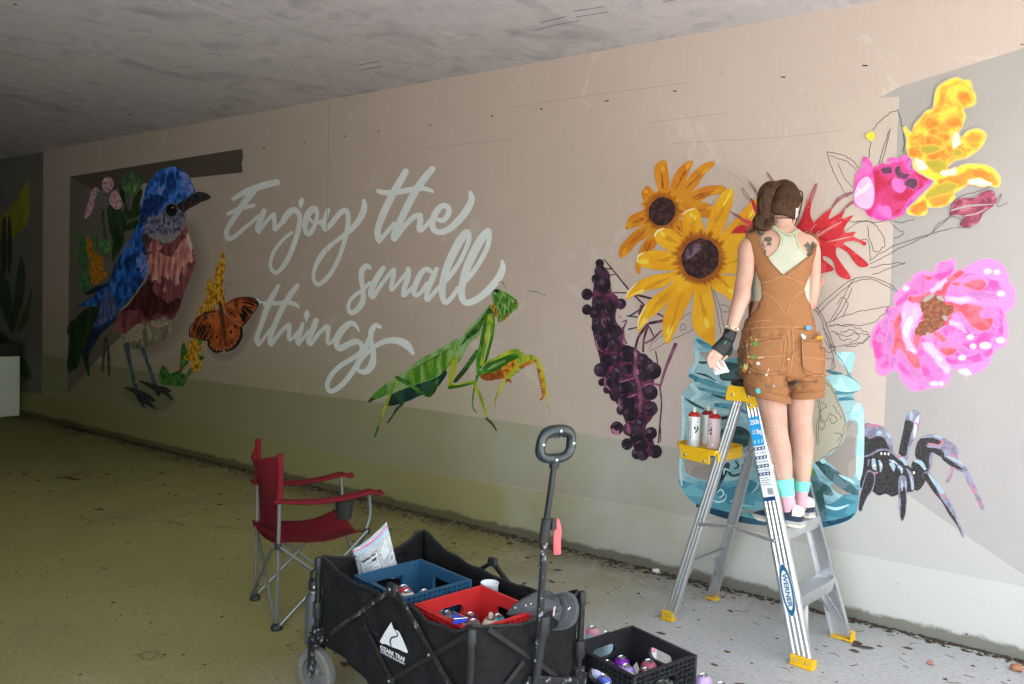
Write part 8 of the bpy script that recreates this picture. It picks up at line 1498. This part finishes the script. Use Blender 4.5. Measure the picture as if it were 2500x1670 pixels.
for (x, y), col, lab in (((1580, 960), (.22, .20, .22), 'grey topped spray can low in the red crate'), ((1880, 900), (.04, .30, .42), 'turquoise topped spray can in the red crate'), ((1265, 860), (.10, .11, .13), 'dark grey topped spray can in the red crate, against its left wall'), ((1545, 880), (.09, .02, .05), 'plum topped spray can in the red crate, in its far corner'), ((1790, 930), (.70, .66, .52), 'cream capped spray can in the red crate, near the handle')):
    q_ = G(*zwD.p((x, y)), .430); spray_can(lab, (q_.x, q_.y, .248), col, GR, nozzle='cream capped' in lab, face=RND.uniform(0, 6))
# white plastic cup between the crates, tube and clip
t = thing('cup', 'white cup standing between the blue crate and the canvas side of the wagon', 'cup', (-1.905, -1.935, .385), 0); bm = bmesh.new(); add_lathe(bm, [(.027, 0), (.030, .004), (.035, .095), (.0365, .097), (.0350, .099), (.033, .092), (.026, .012), (0, .012)], 22); bm_obj('wall', bm, mat('white cup', (.74, .75, .74), .5, var=.03), t, smooth=True)
t = thing('paint_tube', 'blue and white paint tube lying against the far wall of the blue crate', 'paint tube', tuple(G(*zwD.p((610, 445)), .43)), 1.0); t.scale = (.62, .62, .62); bm = bmesh.new(); add_lathe(bm, [(.016, 0), (.017, .05), (.012, .10), (.004, .105)], 12, M=Matrix.Rotation(math.pi/2, 3, 'Y') @ Matrix.Diagonal((.7, 1, 1))); bm_obj('tube', bm, mat('blue label', (.03, .16, .45), .4, var=.3, vs=60), t, smooth=True); bm = bmesh.new(); add_lathe(bm, [(.009, -.022), (.010, 0)], 10, M=Matrix.Rotation(math.pi/2, 3, 'Y')); bm_obj('screw_cap', bm, M_STW, t)
t = thing('binder_clip', 'blue folded clip on the near rim of the red crate', 'clip', G(*zwD.p((1400, 985)), .515), -.2)
bm = bmesh.new(); q0 = [G(*zwD.p(p), .512) for p in ((1325, 935), (1505, 985), (1335, 1028))]; up_ = Vector((0, 0, .010)); ti = Matrix.Translation(-Vector(t.location))
A = [bm.verts.new(p) for p in q0]; B = [bm.verts.new(p+up_*(1.6 if i != 1 else .6)) for i, p in enumerate(q0)]; bm.faces.new(A); bm.faces.new(B[::-1]); [bm.faces.new((A[i], A[(i+1) % 3], B[(i+1) % 3], B[i])) for i in range(3)]
o = bm_obj('jaw', bm, mat('blue lacquer', (.015, .06, .48), .35, var=.06), t, bevel=.001); o.parent = None; t.rotation_euler = (0, 0, 0); o.parent = t; o.matrix_parent_inverse = ti
bm = bmesh.new(); add_tube(bm, [q0[0]+up_*2, q0[1]+up_*1.2, q0[2]+up_*2], .0016, 6); o = bm_obj('wire', bm, M_STEEL, t, smooth=True); o.matrix_parent_inverse = ti
# zip bag
BD = 3.30; bg = thing('zip_bag', 'clear plastic zip bag with printed label, standing behind the blue crate in the wagon', 'plastic bag', P(915, 1370, BD)); bi = Matrix.Translation(-Vector(bg.location))
def bagpt(u, v, s=0.0):
    x = (861+(944-861)*u)*(v)+(880+(972-880)*u)*(1-v); y = (1340-66*u**1.3)*(v)+(1420-30*u)*(1-v)
    return P(x, y, BD-.012*math.sin(math.pi*u)*math.sin(math.pi*min(1, v*1.1))-s+.006*math.sin(9*u+4*v)*(1-v))
M_BAG, _n, _b = _new('clear plastic film'); _b.inputs['Base Color'].default_value = (.80, .83, .84, 1); _b.inputs['Roughness'].default_value = .18; _b.inputs['Alpha'].default_value = .30; _v = coords(_n); bump(_n, _b, noise(_n, _v, 30, 4, .6, 1.5), 1.0, .01)
def bag_sheet(nm, s, m): o = sheet(nm, lambda u, v: bagpt(u, v, s), 18, 16, m, bg, .0006); o.matrix_parent_inverse = bi; return o
bag_sheet('film', .012, M_BAG); bag_sheet('film', -.012, M_BAG)
def bag_patch(nm, us, s, m): 
    o = patch_on(nm, us, lambda u, v: bagpt(u, v, s), m, bg); o.matrix_parent_inverse = bi; return o
M_PUR = mat('purple print', (.14, .04, .17), .5, var=.05); M_PLB = mat('pale blue zip', (.32, .50, .68), .4, var=.05); M_PKZ = mat('pink zip', (.70, .06, .30), .4, var=.05)
def band(v0, v1, n=10, u0=0, u1=1, dip=.05): return [(u0+(u1-u0)*i/n, v0-dip*math.sin(math.pi*i/n)) for i in range(n+1)]+[(u1-(u1-u0)*i/n, v1-dip*math.sin(math.pi*(n-i)/n)) for i in range(n+1)]
for v0, v1, m in ((.80, .83, M_PLB), (.85, .87, M_PLB), (.91, .935, M_PKZ), (.985, 1.0, M_PLB)): bag_patch('zip_band', band(v0, v1), .0135, m)
bag_patch('label', [(.10, .10), (.62, .16), (.60, .62), (.10, .58)], .0130, M_PUR); bag_patch('label', [(.13, .13), (.59, .19), (.57, .59), (.13, .55)], .0137, M_STW)
for k in range(6): v = .47-.055*k; bag_patch('label_print', [(.16, v), (.55 if k % 2 else .40, v+.04), (.55 if k % 2 else .40, v+.058), (.16, v+.018)], .0143, M_STK)
bag_patch('label_print', [(.45, .40), (.54, .42), (.54, .46), (.45, .44)], .0143, M_BLKPRINT)
def bag_text(body, size, u0, v0): 
    vs, fs = text_pts(body, size, 1, .004); me = bpy.data.meshes.new('label_print'); me.from_pydata([bagpt(u0+x, v0+y*1.25+x*.09, .0144) for x, y in vs], [], fs); o = link('label_print', me, M_BLKPRINT, bg); o.matrix_parent_inverse = bi
bag_text('Nutrition Facts', .066, .35, .545)
bag_text('210', .07, .47, .43)
bag_patch('label', [(.70, .30), (.90, .42), (.86, .70), (.66, .52)], .0130, mat('milky print', (.62, .64, .64), .5, var=.05)); bag_patch('label', [(.86, .16), (.98, .24), (.97, .40), (.85, .32)], .0130, M_STW); bag_patch('label', [(.88, .20), (.96, .26), (.95, .36), (.87, .30)], .0137, mat('bag grey', (.25, .3, .3), .5, var=.05))
# grey cap hanging on the front corner
CD = 2.86; cp_ = thing('baseball_cap', 'faded grey baseball cap hung over the front corner of the wagon', 'cap', P(1340, 1490, CD)); cpi = Matrix.Translation(-Vector(cp_.location))
M_CAP = cloth_mat('faded charcoal twill', (.085, .088, .092), (.16, .16, .16), .5, 18); M_CAPS = mat('grey stitching', (.19, .19, .19), .8, var=.1)
bm = bmesh.new(); R_ = []
for i, (px, py, hw, hh, d) in enumerate(spline([(1238, 1497, 3, 4, 2.84), (1252, 1490, 12, 14, 2.845), (1285, 1482, 26, 30, 2.86), (1320, 1484, 34, 40, 2.875), (1345, 1490, 36, 42, 2.885), (1366, 1494, 34, 40, 2.89)], False, 6)):
    c = P(px, py, d); row = []
    for j in range(22):
        a = 2*math.pi*j/22; k = 1+.06*math.sin(5*a+i*.45)+.03*math.sin(9*a-i*.3); row.append(bm.verts.new(c+PB*(hw*1.1*sc(d)*math.cos(a)*k)+(PZ*math.cos(.10)+PA*math.sin(.22))*(hh*sc(d)*math.sin(a)*k)))
    R_.append(row)
for A, B in zip(R_, R_[1:]):
    for j in range(22): bm.faces.new((A[j], A[(j+1) % 22], B[(j+1) % 22], B[j]))
bm.faces.new(R_[0]); crown_ = bm_obj('crown', bm, M_CAP, cp_, smooth=True); crown_.matrix_parent_inverse = cpi
brim_o = [(1352, 1452), (1378, 1446), (1400, 1452), (1412, 1474), (1413, 1500), (1402, 1524), (1380, 1536), (1352, 1538), (1334, 1532)]; brim_i = [(1350, 1452), (1362, 1456), (1368, 1468), (1370, 1484), (1368, 1500), (1362, 1514), (1352, 1524), (1342, 1530), (1332, 1530)]
so_, si_ = spline(brim_o, False, 5), spline(brim_i, False, 5)
def brim_pt(i, t): a, b = si_[i], so_[i]; w = math.sin(math.pi*i/(len(so_)-1)); return P(a[0]+(b[0]-a[0])*t, a[1]+(b[1]-a[1])*t, 2.845-.045*t*(1-.4*w)+.02*(1-w))
o = sheet('brim', lambda u, v: brim_pt(round(u*(len(so_)-1)), v), len(so_)-1, 6, M_CAP, cp_, .004); o.matrix_parent_inverse = cpi
for v in (.35, .85):
    bm = bmesh.new(); add_tube(bm, [brim_pt(i, v)-CF*.0022 for i in range(len(so_))], .0005, 5); q = bm_obj('stitching', bm, M_CAPS, o); q.matrix_parent_inverse = Matrix()
bm = bmesh.new(); lab_ = [P(1352, 1483, 2.812), P(1357, 1480, 2.812), P(1354, 1502, 2.812), P(1349, 1505, 2.812)]; bm.faces.new([bm.verts.new(p) for p in lab_]); q = bm_obj('tag_patch', bm, mat('pink tag', (.62, .42, .44), .7, var=.3, vs=120), crown_); sol = q.modifiers.new('thick', 'SOLIDIFY'); sol.thickness = .002
for (px, py) in ((1388, 1487), (1391, 1484), (1284, 1478), (1296, 1474), (1258, 1484)):
    bm = bmesh.new(); egg(bm, P(px, py, 2.79 if px > 1350 else 2.815), (PA, PB, PZ), (.0022, .001, .003), 6); q = bm_obj('paint_fleck', bm, M_STW, crown_)
# ================================================================ far left: plinth-like white bin, faint mural on the far wall
bn = thing('bin', 'white square bin with a black lid band at the left edge', 'bin', G(8, 1034, 0)+Vector((-.53, .06, 0)), 0); bpos = Vector(bn.location)
bw = .30
bm = bmesh.new(); add_box(bm, (-.13, .16, .36), (.32, .32, .72)); bm_obj('bin_body', bm, mat('white bin plastic', (.70, .74, .72), .6, var=.05, vs=4), bn, bevel=.01); bm = bmesh.new(); add_box(bm, (-.13, .16, .80), (.335, .335, .155)); bm_obj('lid', bm, M_BPL, bn, bevel=.012)
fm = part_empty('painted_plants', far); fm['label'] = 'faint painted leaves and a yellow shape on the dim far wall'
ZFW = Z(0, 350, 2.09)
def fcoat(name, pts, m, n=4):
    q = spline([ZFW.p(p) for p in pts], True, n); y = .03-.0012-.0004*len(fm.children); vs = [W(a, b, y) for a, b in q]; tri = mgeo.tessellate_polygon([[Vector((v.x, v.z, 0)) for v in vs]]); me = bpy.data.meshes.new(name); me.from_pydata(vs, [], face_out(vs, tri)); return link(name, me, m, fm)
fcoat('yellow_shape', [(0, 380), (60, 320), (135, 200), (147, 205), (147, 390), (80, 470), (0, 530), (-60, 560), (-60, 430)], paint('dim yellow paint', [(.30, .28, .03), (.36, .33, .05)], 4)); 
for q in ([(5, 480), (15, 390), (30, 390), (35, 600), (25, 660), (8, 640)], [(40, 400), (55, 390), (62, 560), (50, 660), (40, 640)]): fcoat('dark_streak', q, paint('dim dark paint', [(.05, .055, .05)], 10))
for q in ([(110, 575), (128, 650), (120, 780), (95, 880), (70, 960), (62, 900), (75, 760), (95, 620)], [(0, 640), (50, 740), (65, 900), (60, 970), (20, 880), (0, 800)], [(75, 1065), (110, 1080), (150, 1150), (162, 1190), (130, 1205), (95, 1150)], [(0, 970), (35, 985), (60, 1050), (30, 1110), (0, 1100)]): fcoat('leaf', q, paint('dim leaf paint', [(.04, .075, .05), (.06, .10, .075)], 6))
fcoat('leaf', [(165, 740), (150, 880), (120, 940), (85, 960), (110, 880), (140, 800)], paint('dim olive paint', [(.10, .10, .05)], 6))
# ================================================================ litter on the floor
M_LEAFB = [mat('dead leaf brown', (.10, .055, .028), .8, var=.3, vs=60), mat('dead leaf tan', (.17, .11, .06), .8, var=.3, vs=60), mat('dead leaf dark', (.055, .040, .028), .8, var=.3, vs=60)]
def leaf_mesh(kind, rnd):
    n = 14; ol = []
    for i in range(n):
        a = 2*math.pi*i/n; r = (1.0 if kind == 'oval' else (1.0 if i % 2 else .45))*(1+rnd.uniform(-.15, .15)); ol.append((r*math.cos(a), r*.48*math.sin(a)))
    bm = bmesh.new(); cvs = [bm.verts.new((-.8+1.6*k/6, 0, .10*math.sin(k*.9))) for k in range(7)]
    vs = [bm.verts.new((x, y, .12+.30*abs(y)+rnd.uniform(-.05, .10))) for x, y in ol]; c = bm.verts.new((0, 0, .05))
    for i in range(n): bm.faces.new((vs[i], vs[(i+1) % n], c))
    for v in cvs: bm.verts.remove(v)
    me = bpy.data.meshes.new('leaf'); bm.to_mesh(me); bm.free(); return me
LM = [leaf_mesh('oval', RND) for _ in range(3)]+[leaf_mesh('lobed', RND) for _ in range(2)]
LEAVES = [((165, 1168), .11, 0, 'curled brown leaf left of the camp chair, upper of a touching pair'), ((180, 1172), .09, 2, 'darker curled leaf overlapping a brown one, left of the camp chair'), ((430, 1209), .09, 1, 'broad flat brown leaf lying left of the camp chair'), ((240, 1245), .11, 0, 'lobed brown leaf on the open floor, third from the left edge'), ((120, 1200), .06, 2, 'thin twig like dead leaf in front of the curled pair'), ((52, 1290), .05, 1, 'pale tan leaf near the left edge of the floor'), ((285, 1173), .045, 0, 'small reddish leaf on the floor under the blue bird'), ((605, 1208), .045, 0, 'small reddish leaf beside the camp chair back'), ((443, 1284), .035, 2, 'tiny dark curled leaf left of the chair seat'), ((373, 1112), .05, 1, 'pale leaf at the foot of the wall under the butterfly'), ((832, 1221), .06, 0, 'brown leaf against the wall beyond the chair arm'), ((1278, 1428), .07, 0, 'rust brown leaf on the floor behind the wagon'), ((1360, 1393), .055, 2, 'dark leaf on the floor right of the wagon handle'), ((990, 1244), .05, 1, 'tan leaf at the wall foot beyond the wagon'), ((2078, 1568), .085, 2, 'dark dead leaf just beyond the yellow ladder foot'), ((2092, 1575), .075, 2, 'dark pointed leaf, middle of the three by the ladder foot'), ((2113, 1582), .080, 2, 'long dark leaf, farthest right of the three by the ladder foot'), ((254, 1388), .04, 0, 'small brown leaf low at the left of the floor'), ((312, 1325), .035, 2, 'small dark leaf left of the chair legs'), ((690, 1345), .04, 2, 'small dark leaf under the chair seat'), ((1564, 1421), .045, 1, 'tan leaf scrap left of the ladder')]
for i, ((px, py), size, k, lab) in enumerate(LEAVES):
    o = bpy.data.objects.new('dead_leaf', LM[3] if 'lobed' in lab else LM[i % 3].copy()); COL.objects.link(o)
    if not o.data.materials: o.data.materials.append(M_LEAFB[k])
    o.location = G(px, py, .002); sz = size*.5; o.scale = (sz, sz*RND.uniform(.6, 1.0), sz*.5); o.rotation_euler = (0, 0, RND.uniform(0, 6)); tag(o, lab, 'leaf', 'dead leaves on the floor')
def pebble(nm, label, cat, px, py, r, m, s=(1, 1, .7)):
    bm = bmesh.new(); bmesh.ops.create_icosphere(bm, subdivisions=2, radius=1)
    for v in bm.verts: v.co *= 1+.18*math.sin(v.co.x*5+v.co.y*3)+RND.uniform(-.05, .05)
    for v in bm.verts: v.co = Vector((v.co.x*r*s[0], v.co.y*r*s[1], v.co.z*r*s[2]))
    o = bm_obj(nm, bm, m, None, smooth=True); o.location = G(px, py, r*s[2]*.8); return tag(o, label, cat)
M_PEB = mat('terracotta pebble', (.36, .16, .09), .8, var=.2, vs=40)
pebble('pebble', 'small round terracotta pebble on the floor right of the ladder', 'pebble', 2272, 1618, .014, M_PEB); pebble('stone', 'larger terracotta stone at the foot of the wall in the right corner', 'stone', 2484, 1630, .026, M_PEB)
pebble('litter', 'crumpled white scrap of paper by the wall left of the ladder', 'litter', 1603, 1394, .020, mat('crumpled paper', (.74, .74, .72), .8, var=.05), (1.3, .9, .7))
pebble('stone', 'flat pale stone on the floor left of the ladder', 'stone', 1566, 1421, .016, mat('pale stone', (.42, .36, .28), .8, var=.2))
# dirt, crumbs and grit gathered along the foot of the wall: countless, one object each
def scatter(name, label, n, fn, m, smin, smax):
    vs, fs = [], []
    r = random.Random(11)
    for _ in range(n):
        x, y = fn(r); s = smin*(smax/smin)**r.random(); k = len(vs); h = s*r.uniform(.3, .8); a0 = r.uniform(0, 6)
        nn = 5
        for i in range(nn): a = a0+2*math.pi*i/nn; q = s*r.uniform(.6, 1.3); vs.append((x+q*math.cos(a)*1.5, y+q*math.sin(a), .0005))
        vs.append((x+r.uniform(-.3, .3)*s, y, h))
        for i in range(nn): fs.append((k+i, k+(i+1) % nn, k+nn))
    me = bpy.data.meshes.new(name); me.from_pydata(vs, [], fs); o = link(name, me, m); return tag(o, label, kind='stuff')
def along(r):
    x = r.uniform(-9.5, .8); k = 1 if x < -1.6 else .55
    return (x, -abs(r.gauss(0, .050*k))-.003)
scatter('dirt', 'dark crumbs of soil along the foot of the wall', 5200, along, mat('soil crumbs', (.045, .034, .020), .95, var=.4, vs=30), .003, .014)
scatter('grit', 'pale grit along the foot of the wall', 700, lambda r: (r.uniform(-8, .8), -abs(r.gauss(0, .13))-.004), mat('pale grit', (.40, .36, .28), .9, var=.3, vs=30), .0025, .008)
scatter('debris', 'tiny dark specks scattered over the floor', 700, lambda r: (r.uniform(-8, .6), r.uniform(-3.4, -.05)), mat('dark specks', (.06, .045, .03), .9, var=.4, vs=30), .002, .008)
scatter('leaf_litter', 'flakes of dead leaf strewn over the floor', 190, lambda r: (r.uniform(-7.5, .3), -abs(r.gauss(0, 1.1))-.02), M_LEAFB[0], .006, .022)
def twigs(name, label, n, m):
    bm = bmesh.new(); r = random.Random(5)
    for _ in range(n):
        x, y = r.uniform(-6, .5), -abs(r.gauss(0, .5))-.02; a = r.uniform(0, 6); L = r.uniform(.02, .07); add_tube(bm, [(x, y, .003), (x+L*.5*math.cos(a), y+L*.5*math.sin(a), .006), (x+L*math.cos(a+.4), y+L*math.sin(a+.4), .003)], .0012, 4)
    o = bm_obj(name, bm, m); return tag(o, label, kind='stuff')
twigs('twigs', 'thin dry twigs scattered on the floor', 140, M_LEAFB[2])
